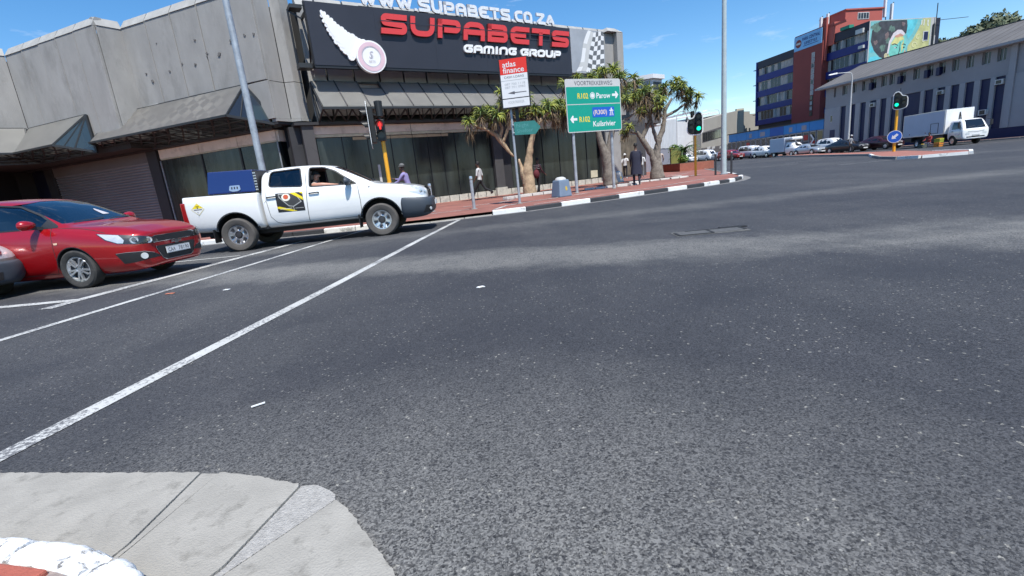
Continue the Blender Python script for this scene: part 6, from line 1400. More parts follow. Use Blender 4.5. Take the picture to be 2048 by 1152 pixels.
text('route_number', 'R102', bd_, fb, W_*.215, 2.965, .215, 'signyel', .024, width=W_*.19, world=True, bold=.018)
mb = MB(); mb.prism(smoothpoly([(W_*.455, 3.12), (W_*.865, 3.12), (W_*.865, 3.52), (W_*.455, 3.52)], .05), fb, .0226, .0242); bp3 = mb.build('blue_panel', 'signblu', bd_, world=True)
text('route_number', '(R300)', bp3, fb, W_*.475, 3.235, .185, mat('sign_peach', (.72, .58, .48), .5), .0255, width=W_*.25, world=True, bold=.014)
mb = MB(); cx, cz = W_*.81, 3.32
for pts in ([(-.10, -.15), (-.055, -.15), (-.025, .03), (-.05, .03)], [(.10, -.15), (.055, -.15), (.025, .03), (.05, .03)], [(-.11, .03), (.11, .03), (.09, .075), (-.09, .075)], [(-.035, .075), (.035, .075), (.025, .155), (-.025, .155)], [(-.01, -.15), (.01, -.15), (.005, .03), (-.005, .03)]): mb.prism([(cx+a, cz+b_) for a, b_ in pts], fb, .0244, .0256)
mb.build('freeway_symbol', 'signwhite', bp3, world=True)
text('sign_text', 'Kuilsrivier', bd_, fb, W_*.46, 2.765, .215, 'signwhite', .024, width=W_*.42, world=True, bold=.016)

# ---- concrete litter bin and small one
def bin_(x, y, s, lb, m):
    t = thing('litter_bin', lb, 'litter bin', (x, y, ZP), .5); mb = MB()
    w0, w1, h = .28*s, .215*s, .60*s
    mb.hexa([(-w0, -w0, 0), (w0, -w0, 0), (w0, w0, 0), (-w0, w0, 0), (-w1, -w1, h), (w1, -w1, h), (w1, w1, h), (-w1, w1, h)]); mb.build('bin_body', m, t, bevel=.04*s)
    mb = MB(); mb.lathe([(w1*.98, h), (w1*.86, h+.06*s), (w1*.5, h+.10*s), (0, h+.11*s)], ax='z', n=16, cap=False); mb.build('lid', 'signlg', t, smooth=True)
    mb = MB(); f_ = lambda a, b_, d_: Vector((a, -(w0-(w0-w1)*b_/h)-d_-.003, b_)); mb.prism([(-.035*s+.05, .22*s), (.035*s+.05, .22*s), (.045*s+.05, .33*s), (0+.05, .38*s), (-.045*s+.05, .33*s)], f_, 0, .004); mb.build('crest', mat('bin_crest_yellow', (.5, .36, .05), .6), t)
    return t
bin_(2.32, 18.75, 1.08, 'squat blue grey litter bin with pale lid and yellow crest', mat('bin_blue_grey', (.15, .21, .29), .7, var=.1, vs=3))
bin_(6.95, 28.6, .95, 'pale grey litter bin behind the right post of the green sign', 'signlg')

# ---- aloe trees
def aloe_mats():
    M['bark'] = mat('aloe_bark', (.40, .29, .185), .9, var=.35, vs=9, bump=1.6, bs=16, dirt=(.20, .15, .10), ds=3)
    M['barkg'] = mat('aloe_bark_grey', (.20, .175, .148), .9, var=.38, vs=9, bump=1.8, bs=16, dirt=(.10, .085, .07), ds=4)
    for nm, c in (('leafy', (.31, .34, .055)), ('leafg', (.11, .16, .045)), ('leafd', (.22, .15, .08)), ('leafk', (.06, .05, .035))): M[nm] = mat('aloe_'+nm, c, .5, var=.25, vs=9)
aloe_mats()
def rosette(seed, n=30, r=.42, dry=22):
    rd_ = random.Random(seed); mb = MB()
    for i in range(n+dry):
        dr = i >= n; az = rd_.uniform(0, 2*pi); 
        el = rd_.uniform(.15, 1.35) if not dr else rd_.uniform(-1.25, -.5); ln = r*rd_.uniform(.75, 1.15)*(1.0 if not dr else rd_.uniform(.7, 1.25)); w = .036*r/.42*rd_.uniform(.8, 1.2)*(1 if not dr else .5)
        droop = rd_.uniform(1.0, 2.0) if not dr else rd_.uniform(.2, .8); p = Vector((0, 0, -rd_.uniform(.0, .30) if dr else rd_.uniform(-.05, .04))); e = el; seg_ = 6; ring = []
        for k in range(seg_+1):
            f = k/seg_; ww = w*(1-f**2.2)*(.6+.4*(1-f)) if k < seg_ else .001
            hd_ = Vector((cos(az)*cos(e), sin(az)*cos(e), sin(e))); side = Vector((-sin(az), cos(az), 0)); upn = side.cross(hd_)
            ring.append((p+side*ww, p-upn*ww*.35*-1, p-side*ww, p-upn*ww*.7)); p = p+hd_*ln/seg_; e -= droop/seg_*(1+f)
        b0 = len(mb.v)
        for q in ring: mb.v += list(q)
        mi = (2 if rd_.random() < .6 else 3) if dr else (0 if rd_.random() < .5 else 1)
        for k in range(seg_):
            for j in range(4): mb.f.append([b0+4*k+j, b0+4*k+(j+1) % 4, b0+4*k+4+(j+1) % 4, b0+4*k+4+j]); mb.m.append(mi)
    me = mb.mesh('rosette', ['leafy', 'leafg', 'leafd', 'leafk'], smooth='all'); return me
ROS = [rosette(s, 46, .44, 34) for s in (1, 2, 3, 4)]
def aloe(name, label, x, y, branches, heads, z=ZP, bark='bark'):
    """branches: list of (points, radii) in metres relative to the tree base"""
    t = thing(name, label, 'tree', (x, y, z)); tr = MB()
    import mathutils.noise as mn
    for pts, rads in branches:
        P = [Vector(p) for p in pts]; D = []; Rr = []
        for i in range(len(P)-1):
            n = 5
            for k in range(n): f = k/n; D.append(P[i].lerp(P[i+1], f)+mn.noise_vector(P[i].lerp(P[i+1], f)*3)*.035); Rr.append((rads[i]*(1-f)+rads[i+1]*f)*(1+.22*mn.noise(P[i].lerp(P[i+1], f)*6)))
        D.append(P[-1]); Rr.append(rads[-1]); tr.tube(D, Rr, 10)
    tr.build('trunk', bark, t, smooth='all')
    rd_ = random.Random(hash(label) % 1000 if False else len(label)*7)
    cr = bpy.data.objects.new('crown', None); COL.objects.link(cr); cr.parent = t
    for hx, hy, hz, s in heads:
        o = bpy.data.objects.new('rosette', ROS[rd_.randrange(4)]); COL.objects.link(o); o.parent = cr; o.location = (hx, hy, hz); o.rotation_euler = (rd_.uniform(-.3, .3), rd_.uniform(-.3, .3), rd_.uniform(0, 6.3)); s *= rd_.uniform(.95, 1.25); o.scale = (s, s, s*rd_.uniform(.9, 1.15))
    return t
def heads_cloud(cx, cy, cz, rx, ry, rz, n, seed, smin=.85, smax=1.25):
    rd_ = random.Random(seed); out = []; tries = 0
    while len(out) < n and tries < 4000:
        tries += 1; a, b_, c = rd_.uniform(-1, 1), rd_.uniform(-1, 1), rd_.uniform(-.5, 1)
        if a*a+b_*b_+c*c > 1: continue
        p = (cx+a*rx, cy+b_*ry, cz+c*rz)
        if all((p[0]-q[0])**2+(p[1]-q[1])**2+(p[2]-q[2])**2 > .14 for q in out): out.append((*p, rd_.uniform(smin, smax)))
    return out
# tree A by the finance sign (crown -2.2 .. +2 m wide): position 1.35, 23.2
def tw(pts, rads): return (pts, rads)
hA = [(-2.55, -.2, 3.55, 1.15), (-1.95, 0, 3.95, 1.2), (-1.55, .2, 4.05, 1.15), (-1.25, -.1, 3.75, 1.15), (-.95, .3, 4.3, 1.1), (-.95, .0, 4.75, 1.05), (-.6, .2, 4.0, 1.1), (-.35, 0, 4.45, 1.0), (-1.6, .5, 3.6, 1.1), (.25, .2, 4.05, 1.1), (.55, -.1, 3.75, 1.1), (.95, .1, 3.70, 1.15), (1.3, 0, 3.9, 1.15), (1.7, .2, 4.0, 1.1), (1.15, .4, 4.15, 1.05), (-.1, .5, 3.7, 1.0), (.3, .6, 4.5, 1.0), (-2.2, .3, 3.7, 1.0)]
aloe('aloe_tree', 'leaning aloe tree with a forked tan trunk behind the finance sign', 1.35, 23.2, [
    ([(.0, 0, 0), (0, 0, .6), (-.02, 0, 1.15), (.12, .0, 1.9), (.28, 0, 2.5), (.45, .0, 3.0), (.85, 0, 3.45), (1.3, 0, 3.8)], [.36, .27, .25, .17, .13, .11, .08, .05]),
    ([(-.12, 0, .5), (-.26, 0, 1.1), (-.38, 0, 1.75)], [.2, .13, .04]),
    ([(-.62, .3, 1.9), (-1.05, .3, 2.5), (-1.35, .3, 2.95), (-1.75, .2, 3.25), (-2.3, 0, 3.45)], [.04, .11, .12, .07, .05]), ([(-1.22, .3, 2.75), (-1.05, .3, 3.3), (-1.25, .2, 3.8), (-.95, .1, 4.5)], [.09, .07, .06, .04]), ([(-1.05, .3, 2.6), (-.75, .3, 3.2), (-.4, .3, 4.0)], [.08, .06, .04])], hA)
# tree B behind the green sign
hB = heads_cloud(-.45, .2, 5.15, 1.5, .9, .55, 17, 5)+heads_cloud(1.3, 0, 4.3, 1.0, .9, .9, 12, 8)+heads_cloud(-2.1, 0, 3.9, .7, .6, .6, 9, 9)
aloe('aloe_tree', 'thick aloe tree whose crown spreads behind the large green sign', 5.55, 24.6, [
    ([(.05, 0, 0), (0, 0, .8), (-.12, 0, 1.6), (-.35, 0, 2.3), (-.55, 0, 3.2), (-.7, 0, 4.0), (-.8, 0, 4.6)], [.42, .29, .23, .16, .13, .10, .06]), ([(-.1, 0, 1.5), (.15, 0, 2.2), (.35, 0, 3.0), (.7, 0, 3.8), (1.2, 0, 4.2)], [.2, .15, .13, .09, .05]), ([(-.5, 0, 2.9), (-1.1, 0, 3.4), (-1.9, 0, 3.7)], [.11, .08, .05]), ([(.3, 0, 2.8), (.9, .1, 3.1), (1.5, 0, 3.5)], [.1, .08, .05])], hB, bark='barkg')
# tree C at the corner
hC = heads_cloud(1.05, 0, 4.55, .8, .6, .6, 7, 12, .9, 1.2)+heads_cloud(-.35, .0, 3.85, 1.0, .7, .9, 11, 13, 1.0, 1.35)+[(1.9, 0, 4.35, 1.15), (2.3, 0, 4.1, 1.05), (1.75, .2, 4.0, 1), (1.2, .1, 5.05, 1.1), (-1.5, 0, 2.9, 1.0), (-1.75, .1, 2.65, .8), (-1.2, 0, 4.5, 1.1), (-1.5, .2, 4.9, 1.1)]
aloe('aloe_tree', 'aloe tree with twin grey stems against the sky at the pavement corner', 8.75, 26.8, [
    ([(.0, 0, 0), (-.03, 0, .8), (-.25, 0, 1.4), (-.75, 0, 2.2), (-1.05, 0, 2.6), (-1.4, 0, 2.7)], [.45, .30, .2, .14, .11, .06]), ([(-.8, 0, 2.25), (-.55, 0, 2.7), (-.3, 0, 3.2), (-.3, 0, 3.8)], [.13, .11, .10, .06]), ([(0, 0, .8), (.0, 0, 1.5), (.12, 0, 2.1), (.35, 0, 2.6), (.45, 0, 3.1), (.5, 0, 3.6), (.9, 0, 4.2)], [.28, .21, .17, .14, .12, .10, .06]), ([(.1, 0, 2.0), (-.15, 0, 2.6), (-.25, 0, 3.2)], [.13, .10, .07]), ([(.5, 0, 3.3), (1.1, 0, 3.55), (1.7, 0, 3.9)], [.09, .07, .05])], hC, bark='barkg')
# stone rings round the trees
def ringstone(label, pts, w=.35):
    t = thing('tree_surround', label, 'stone edging', (pts[0][0], pts[0][1], ZP)); P = [Vector(p) for p in pts]
    rd_ = random.Random(len(label)); 
    for i in range(len(P)-1):
        a, b_ = P[i], P[i+1]; n = max(1, int((b_-a).length/.45))
        for k in range(n):
            p, q = a.lerp(b_, k/n), a.lerp(b_, (k+.92)/n); d = (q-p).normalized(); nn = Vector((-d.y, d.x)); h = rd_.uniform(.07, .13); ww = w*rd_.uniform(.8, 1.15)
            mb = MB(); mb.hexa([(*(p-nn*ww/2), ZP), (*(q-nn*ww/2), ZP), (*(q+nn*ww/2), ZP), (*(p+nn*ww/2), ZP), (*(p-nn*ww*.4), ZP+h), (*(q-nn*ww*.4), ZP+h*.95), (*(q+nn*ww*.4), ZP+h), (*(p+nn*ww*.4), ZP+h)])
            mb.build('stone', 'stoneedge', t, world=True, bevel=.02)
ringstone('rough pale stones edging the bed of the leaning aloe', [(.1, 20.9), (.8, 22.0), (1.9, 22.6), (2.9, 22.9), (2.6, 24.2)])
ringstone('pale stones edging the bed of the aloe behind the green sign', [(3.9, 22.6), (4.9, 22.5), (5.9, 22.3), (6.6, 23.0)])
ringstone('pale stones edging the bed of the corner aloe', [(6.7, 25.2), (7.8, 25.2), (8.9, 25.3), (9.9, 25.6), (9.6, 26.6)])
# planter with a cycad and clipped bush near the corner
t = thing('planter', 'low brick planter holding a spiky cycad and a small bush', 'planter', (15.6, 42.5, ZP)); mb = MB(); mb.bx(-.9, 1.9, -3.2, 2.8, 0, .62)
mb.build('planter_wall', mat('planter_brick', (.32, .11, .07), .85, var=.2, vs=6), t)
mb = MB(); mb.bx(-.8, 1.8, -3.1, 2.7, .62, .66); mb.build('soil', mat('soil', (.10, .07, .045), .95), t)
t = thing('low_wall', 'olive green painted wall panel behind the planter', 'wall', (16.6, 44.8, ZP)); mb = MB(); mb.bx(-.7, .6, -.15, .15, 0, 1.95); mb.build('wall_panel', mat('olive_wall', (.20, .19, .045), .8, var=.15), t)
mb = MB(); mb.bx(-.75, .65, -.18, .18, 1.95, 2.03); mb.build('coping', mat('olive_wall_top', (.16, .15, .05), .8), t)
t = thing('cycad', 'bushy cycad with arching fronds in the brick planter', 'plant', (15.9, 41.6, ZP+.62)); mb = MB(); rd_ = random.Random(4)
for i in range(46):
    az = rd_.uniform(0, 6.28); e = rd_.uniform(.5, 1.5); p = Vector((0, 0, rd_.uniform(.5, 1.0))); ln = rd_.uniform(1.1, 1.7); pv = None
    for k in range(7):
        hd_ = Vector((cos(az)*cos(e), sin(az)*cos(e), sin(e))); q = p+hd_*ln/7; side = Vector((-sin(az), cos(az), 0))
        for s_ in (-1, 1): mb.add([p, q, q+side*s_*.20*(1-k/8)+hd_*.1-Vector((0, 0, .05))], [(0, 1, 2)])
        p = q; e -= .28
mb.build('fronds', mat('cycad_green', (.05, .10, .025), .5, var=.3, vs=6), t); mb = MB(); mb.tube([(0, 0, 0), (0, 0, .9)], [.25, .2], 10); mb.build('trunk', 'barkg', t)
def leafball(name, label, cat, x, y, z, r, m, n=500, seed=1, rz=.8, trunk=None, leaf=.12):
    rd_ = random.Random(seed); t = thing(name, label, cat, (x, y, z)); mb = MB(); import mathutils.noise as mn
    lobes = [(Vector((rd_.uniform(-.5, .5)*r, rd_.uniform(-.5, .5)*r, rd_.uniform(-.2, .5)*r*rz)), r*rd_.uniform(.35, .6)) for _ in range(9)]
    for i in range(n):
        c, rr = rd_.choice(lobes); v = Vector((rd_.gauss(0, 1), rd_.gauss(0, 1), rd_.gauss(0, 1))).normalized(); p = c+v*rr*rd_.uniform(.6, 1.05)+Vector((0, 0, r*rz*.8+(trunk or 0)))
        a = Vector((rd_.uniform(-1, 1), rd_.uniform(-1, 1), rd_.uniform(-1, 1))).normalized()*leaf; b_ = a.cross(v).normalized()*leaf*.6
        mb.add([p-a, p+b_, p+a, p-b_], [(0, 1, 2, 3)], rd_.randrange(2))
    stuff(mb.build('crown', m, t))
    if trunk: 
        mb = MB(); mb.tube([(0, 0, 0), (.05*r, 0, trunk*.6), (0, 0, trunk+r*.6)], [r*.09, r*.07, r*.04], 8); mb.build('trunk', 'barkg', t)
        for k in range(4): mb = MB(); a = k*1.7; mb.tube([(0, 0, trunk*.8), (cos(a)*r*.4, sin(a)*r*.4, trunk+r*.7)], [r*.045, r*.02], 6); mb.build('limb', 'barkg', t)
    return t
M['bushg'] = mat('bush_green', (.06, .13, .02), .6, var=.3, vs=4); M['bushl'] = mat('bush_light', (.14, .22, .03), .6, var=.3, vs=4)
leafball('shrub', 'small bright green bush at the front of the brick planter', 'shrub', 15.2, 39.9, ZP+.5, .55, ['bushg', 'bushl'], 400, 3, leaf=.09)
leafball('shrub', 'yellow green bush on top of the olive wall', 'shrub', 16.7, 46.0, ZP+1.5, .6, ['bushl', 'bushl'], 400, 5, leaf=.1)
# ============================================================ RIGHT-HAND BUILDINGS
M['greywall'] = mat('grey_rendered_wall', (.275, .265, .275), .85, var=.10, vs=.5); M['greypier'] = mat('grey_pier', (.32, .31, .32), .85, var=.08, vs=.6)
M['navy'] = mat('navy_panel', (.006, .009, .055), .5, var=.15, vs=.6); M['navybase'] = mat('navy_base', (.006, .010, .06), .6, var=.12)
M['rooftile'] = mat('grey_roof_sheets', (.125, .118, .115), .8, var=.2, vs=.5, stretch=(1, 1, 1)); M['winglass'] = mat('window_glass_dark', (.03, .032, .035), .12, var=.4, vs=1.5); M['winframe'] = mat('window_frame_grey', (.4, .4, .4), .6)
gb = thing('office_building', 'long grey two storey building with tall navy panels and a sloping grey roof', 'building', tuple(RW(8, 0)))
def rb(name, m, t0, t1, o0, o1, z0, z1, par=None):
    mb = MB(); mb.hexa([RW(t0, o0, z0), RW(t1, o0, z0), RW(t1, o1, z0), RW(t0, o1, z0), RW(t0, o0, z1), RW(t1, o0, z1), RW(t1, o1, z1), RW(t0, o1, z1)]); return mb.build(name, m, par or gb, world=True)
# upper windows and wall built as strips so the openings are real recesses
wins = [(16.65, 16.35), (15.49, 14.83), (14.2, 13.66), (12.97, 12.46), (11.95, 11.24), (10.69, 10.07), (9.77, 9.2), (8.7, 8.05), (7.3, 6.65), (6.0, 5.4), (4.9, 4.3), (3.75, 3.15), (2.55, 1.95), (1.33, .68), (.2, -.45), (-2.6, -3.2), (-4, -4.6)]
zs0, zs1 = 6.42, 7.46; T0_, T1_ = 17.8, -10.0
rb('wall', 'greywall', T1_, T0_, -.3, -8, .0, 8.0)
rb('wall', 'greywall', T1_, T0_, 0, -.3, 5.2, zs0); rb('wall', 'greywall', T1_, T0_, 0, -.3, zs1, 7.85)
e = [T0_]+[v for w_ in wins for v in w_]+[T1_]
for i in range(0, len(e), 2): rb('wall_pier', 'greywall', e[i], e[i+1], 0, -.3, zs0+.001, zs1-.001)
for k, (a, b_) in enumerate(wins):
    w = rb('window', 'winframe', a-.02, b_+.02, -.2, -.24, zs0, zs1); rb('pane', 'winglass', a-.07, b_+.07, -.19, -.199, zs0+.06, zs1-.06, w); rb('glazing_bar', 'winframe', (a+b_)/2+.03, (a+b_)/2-.03, -.17, -.189, zs0, zs1, w)
    if k in (4, 7, 9, 10): rb('shade_box', 'navy', b_+.62, b_+.30, .28, -.1, zs0-.1, zs0+.62)
# tall navy panels
pans = [(15.59, 14.84), (14.2, 13.6), (13.0, 12.3), (11.8, 11.05), (10.6, 9.9), (9.4, 8.75), (8.12, 6.37), (6.03, 5.18), (4.83, 4.1), (3.63, 2.9), (2.43, 1.7), (1.23, .45), (.1, -.65), (-2.4, -3.2)]
e = [T0_]+[v for p_ in pans for v in p_]+[T1_]
for i in range(0, len(e), 2): rb('pier', 'greypier', e[i], e[i+1], .04, -.3, .95 if e[i] < 16.0 else .1, 5.198)
for k, (a, b_) in enumerate(pans):
    p_ = rb('panel', 'navy', a, b_, -.14, -.25, .95, 5.19)
    for z in (4.35, 3.3, 2.2): rb('panel_rail', 'navybase', a, b_, -.12, -.139, z, z+.06, p_)
    if k in (3, 8, 12): 
        u_ = rb('air_conditioner', 'signlg', (a+b_)/2+.28, (a+b_)/2-.28, .2, -.13, 4.55 if k != 8 else 4.6, 4.95, gb); rb('grille', 'siggrey', (a+b_)/2+.2, (a+b_)/2-.2, .205, .201, 4.6, 4.88, u_)
    if k in (8, 11): u_ = rb('air_conditioner', 'signlg', (a+b_)/2+.1, (a+b_)/2-.5, .3, -.13, 2.2, 2.65, gb); rb('grille', 'siggrey', (a+b_)/2, (a+b_)/2-.42, .305, .301, 2.25, 2.6, u_)
rb('base', 'navybase', 16.0, T1_, .06, -.25, .1, .945)
rb('door', 'navy', 16.9, 16.2, .07, .02, .1, 2.7)
w = rb('window', 'winframe', 16.95, 16.6, .05, .01, 3.6, 4.4); rb('pane', 'winglass', 16.9, 16.65, .055, .051, 3.65, 4.35, w)
rb('corner_pier', 'greypier', -.85, -1.3, .14, .05, .95, 7.8)
# roof with eave and gutter
mb = MB(); mb.hexa([RW(T1_, .7, 7.62), RW(18.6, .7, 7.62), RW(18.6, -5.2, 9.9), RW(T1_, -5.2, 9.9), RW(T1_, .7, 7.74), RW(18.6, .7, 7.74), RW(18.3, -5.2, 10.05), RW(T1_, -5.2, 10.05)]); mb.build('roof', 'rooftile', gb, world=True)
mb = MB(); mb.hexa([RW(T1_, -5.25, 9.9), RW(18.3, -5.25, 9.9), RW(18.3, -10, 7.7), RW(T1_, -10, 7.7), RW(T1_, -5.25, 10.05), RW(18.3, -5.25, 10.05), RW(18.3, -10, 7.85), RW(T1_, -10, 7.85)]); mb.build('roof', 'rooftile', gb, world=True)
mb = MB(); mb.bar(RW(T1_, -5.2, 10.07), RW(18.3, -5.2, 10.07), .2, .1); mb.build('ridge_cap', 'darkframe', gb, world=True)
rb('gutter', 'greypier', T1_, 18.65, .82, .68, 7.52, 7.72); rb('eave_soffit', 'greypier', T1_, 18.5, .68, 0, 7.5, 7.55)
mb = MB(); tt = T1_
while tt < 18.2: mb.bar(RW(tt, .72, 7.745), RW(tt, -5.15, 10.05), .04, .012); tt += .9
stuff(mb.build('roof_ribs', 'rooftile', gb, world=True))
# ---- low blue shopfront beyond it
sb = thing('shop_building', 'low shop row with bright blue fascia and red posters beside parked cars', 'building', tuple(RWg(27, 0)))
M['skyblue'] = mat('fascia_sky_blue', (.02, .20, .50), .6, var=.12, vs=.5); M['skyblue2'] = mat('fascia_deep_blue', (.01, .09, .36), .6, var=.12, vs=.6); M['shopgrey'] = mat('shop_wall_grey', (.30, .29, .32), .8, var=.1); M['postred'] = mat('poster_red', (.42, .02, .02), .5, var=.15, vs=3)
rb('wall', 'shopgrey', 17.85, 36.5, -.25, -9, .0, 4.1, sb); rb('roof', 'darkframe', 17.85, 36.8, .1, -9, 4.1, 4.22, sb)
fe = [17.9, 20.1, 22.3, 24.6, 27.2, 29.6, 32.2, 34.4, 36.5]
for i in range(len(fe)-1): rb('fascia_panel', 'skyblue' if i != 3 else 'skyblue2', fe[i]+.02, fe[i+1]-.02, 0, -.25, 2.95, 4.09, sb)
for i, (a, b_) in enumerate(((20.6, 21.4), (23, 23.6), (28.2, 29.2), (31, 31.6))): rb('fascia_logo', 'shopgrey', a, b_, .012, .002, 3.15, 3.75, sb)
x = 18.0; k = 0
while x < 36:
    w_ = 1.0; a = x; 
    fr2_ = rb('window', 'winframe', a+.03, a+w_-.03, -.1, -.2, .6, 2.9, sb)
    rb('pane', 'winglass', a+.1, a+w_-.1, -.08, -.099, 1.75, 2.8, fr2_)
    rb('poster', ['postred', 'postred', 'greypl', 'postred', 'shopgrey', 'postred', 'signlg'][k % 7], a+.1, a+w_-.1, -.08, -.099, .7, 1.7, fr2_)
    if k % 5 == 2: rb('poster', 'postred', a+.15, a+w_-.15, -.07, -.078, 1.9, 2.5, fr2_)
    x += 1.12; k += 1
for a in (19.2, 26.3):   # white chevrons
    mb = MB(); f_ = lambda u_, z_, d_: RW(a+u_, .02+d_, z_); mb.prism([(.0, 1.9), (.5, 2.5), (.75, 2.5), (.25, 1.9), (.75, 1.3), (.5, 1.3)], f_, 0, .02); mb.build('white_chevron', 'signwhite', sb, world=True)
# ---- tower behind: blue bands, red stair shaft, mural gable
aT = R_(-9.2); Tn = Vector((55.1, 69.7, 0)); uT = Vector((sin(aT), cos(aT), 0)); nT = Vector((-cos(aT), sin(aT), 0))
def TW(t, o, z): return Tn+uT*t+nT*o+Vector((0, 0, z))
tb = thing('tower_block', 'tall blue banded block with a dark red stair shaft and painted gable', 'building', tuple(TW(12, 0, 0)))
M['blueband'] = mat('tower_blue_band', (.006, .016, .15), .6, var=.12, vs=.4); M['navytop'] = mat('tower_dark_fascia', (.012, .014, .03), .6, var=.15, vs=.4); M['redshaft'] = mat('tower_dark_red', (.22, .045, .04), .8, var=.10, vs=.4); M['redsunlit'] = mat('tower_red_sunlit', (.40, .095, .075), .8, var=.08, vs=.5)
M['curtain'] = mat('curtain_grey', (.36, .34, .33), .9, var=.3, vs=2.5); M['winpale'] = mat('window_pale_frame', (.5, .5, .5), .6, var=.1)
def tbx(name, m, t0, t1, o0, o1, z0, z1, par=None):
    mb = MB(); mb.hexa([TW(t0, o0, z0), TW(t1, o0, z0), TW(t1, o1, z0), TW(t0, o1, z0), TW(t0, o0, z1), TW(t1, o0, z1), TW(t1, o1, z1), TW(t0, o1, z1)]); return mb.build(name, m, par or tb, world=True)
tbx('wall', 'navytop', 2.75, 26.1, -.4, -12, 0, 17.4)
for a, b_ in ((16.05, 26.0), (2.75, 9.95)):
    zb = [(16.25, 17.5), (13.85, 14.95), (11.1, 12.2), (8.5, 9.5), (6.0, 6.9)]
    for i, (z0, z1) in enumerate(zb): tbx('spandrel_band', 'navytop' if i == 0 else 'blueband', a, b_, .12, -.4, z0, z1)
    for i in range(4):
        z0, z1 = zb[i+1][1], zb[i][0]; x = a; k = 0
        while x < b_-.3:
            w_ = min(.83, b_-x); rd_ = random.random()
            o = tbx('window', 'winpale', x+.02, x+w_-.02, -.2, -.38, z0+.02, z1-.02)
            tbx('pane', 'winglass' if rd_ < .55 else 'curtain', x+.07, x+w_-.07, -.17, -.199, z0+.07, z1-.07, o)
            if rd_ > .82: tbx('open_sash', 'winpale', x+.1, x+.16, .25, -.15, z0+.1, z1-.1, o)
            x += w_; k += 1
tbx('end_trim', 'blueband', 26.0, 26.3, .2, -3, 5.9, 17.5)
for z in (16.1, 13.4, 10.6, 8): tbx('ledge', 'darkframe', 26.3, 26.9, .3, -.6, z, z+.1)
# red shaft
tbx('stair_shaft', 'redshaft', 10.0, 16.0, .9, -6, 4.5, 17.0)
tbx('shaft_parapet', 'redshaft', 10.0, 16.0, .75, -2, 17.0, 19.1)
zz_ = [5.9+.82*i for i in range(13)]
for i, z in enumerate(zz_):
    if z > 15.5: break
    o = tbx('window', 'winpale' if z > 8.7 else 'darkframe', 11.45, 12.05, .96, .9, z+.03, z+.76); tbx('pane', 'curtain' if i % 3 else 'winglass', 11.52, 11.98, .985, .965, z+.1, z+.7, o)
sgn = tbx('banner_sign', mat('banner_pale_blue', (.20, .45, .72), .6, var=.06), 10.15, 15.85, .99, .91, 16.7, 18.9)
f_t = lambda u_, z_, d_: TW(15.85-u_, 1.0+d_, z_)
text('sign_text', 'PARK CENTRAL', sgn, f_t, 1.75, 18.0, .48, 'signblu2' if 'signblu2' in M else 'blueband', .005, width=3.6, world=True, bold=.02); text('sign_text', 'LIFESTYLE', sgn, f_t, 2.2, 17.35, .42, 'blueband', .005, width=2.6, world=True, bold=.02)
mb = MB(); mb.prism([(.95+.62*cos(2*pi*k/20), 17.75+.62*sin(2*pi*k/20)) for k in range(20)], f_t, 0, .01); ov = mb.build('sign_disc', 'redshaft', sgn, world=True)
mb = MB(); mb.prism([(.5, 17.6), (1.4, 17.6), (1.4, 17.9), (.5, 17.9)], f_t, .011, .016); mb.build('disc_bar', 'signlg', ov, world=True); mb = MB(); mb.prism([(2.0, 17.1), (5.1, 17.1), (5.1, 17.18), (2.0, 17.18)], f_t, .001, .008); mb.build('underline', 'blueband', sgn, world=True)
# penthouse: its red is painted lighter to stand for the sunlit face
tbx('penthouse', 'redsunlit', 10.05, 15.0, -3.0, -9.8, 17.0, 21.1); tbx('penthouse_roof', 'redsunlit', 9.9, 15.1, -2.9, -9.9, 21.1, 21.3); tbx('penthouse_base', 'redsunlit', 10.02, 15.0, -.2, -9.8, 16.5, 18.9)
tbx('penthouse_link', 'redsunlit', 8.6, 10.0, .3, -3.2, 16.0, 19.2); tbx('pipe', 'redsunlit', 9.7, 9.95, .65, .35, 14.0, 20.2); tbx('pipe', 'redsunlit', 6.5, 9.9, .3, .05, 18.6, 18.9)
tbx('tarpaulin', mat('green_tarpaulin', (.02, .22, .14), .7), 5.8, 7.4, .4, -.4, 17.5, 17.95)
ms = tbx('window', 'signlg', 10.04, 10.0, -5.2, -7.3, 19.7, 20.7)
for k in range(4): tbx('pane', 'winglass', 9.999, 9.98, -5.3-.5*k, -5.7-.5*k, 19.8, 20.6, ms)
tbx('air_conditioner', 'signlg', 3.4, 4.6, .5, .13, 16.2, 16.8); tbx('air_conditioner', 'signlg', 3.2, 4.0, .5, .13, 14.1, 14.5)
for x, o_, z0, z1 in ((12.9, -2.5, 17.2, 21.6), (13.9, -2.2, 17.2, 21.4), (14.6, -2.8, 17.2, 20.8), (9.8, -9.95, 17.2, 22.4), (9.4, -10.8, 17.2, 21.6)):
    an = tbx('antenna_panel', 'signwhite', x, x+.35, o_, o_-.3, z1-2.6, z1); mb = MB(); mb.tube([TW(x+.17, o_-.4, z0), TW(x+.17, o_-.4, z1+.2)], .07, 6); mb.build('mast', 'rimdark', an, world=True)
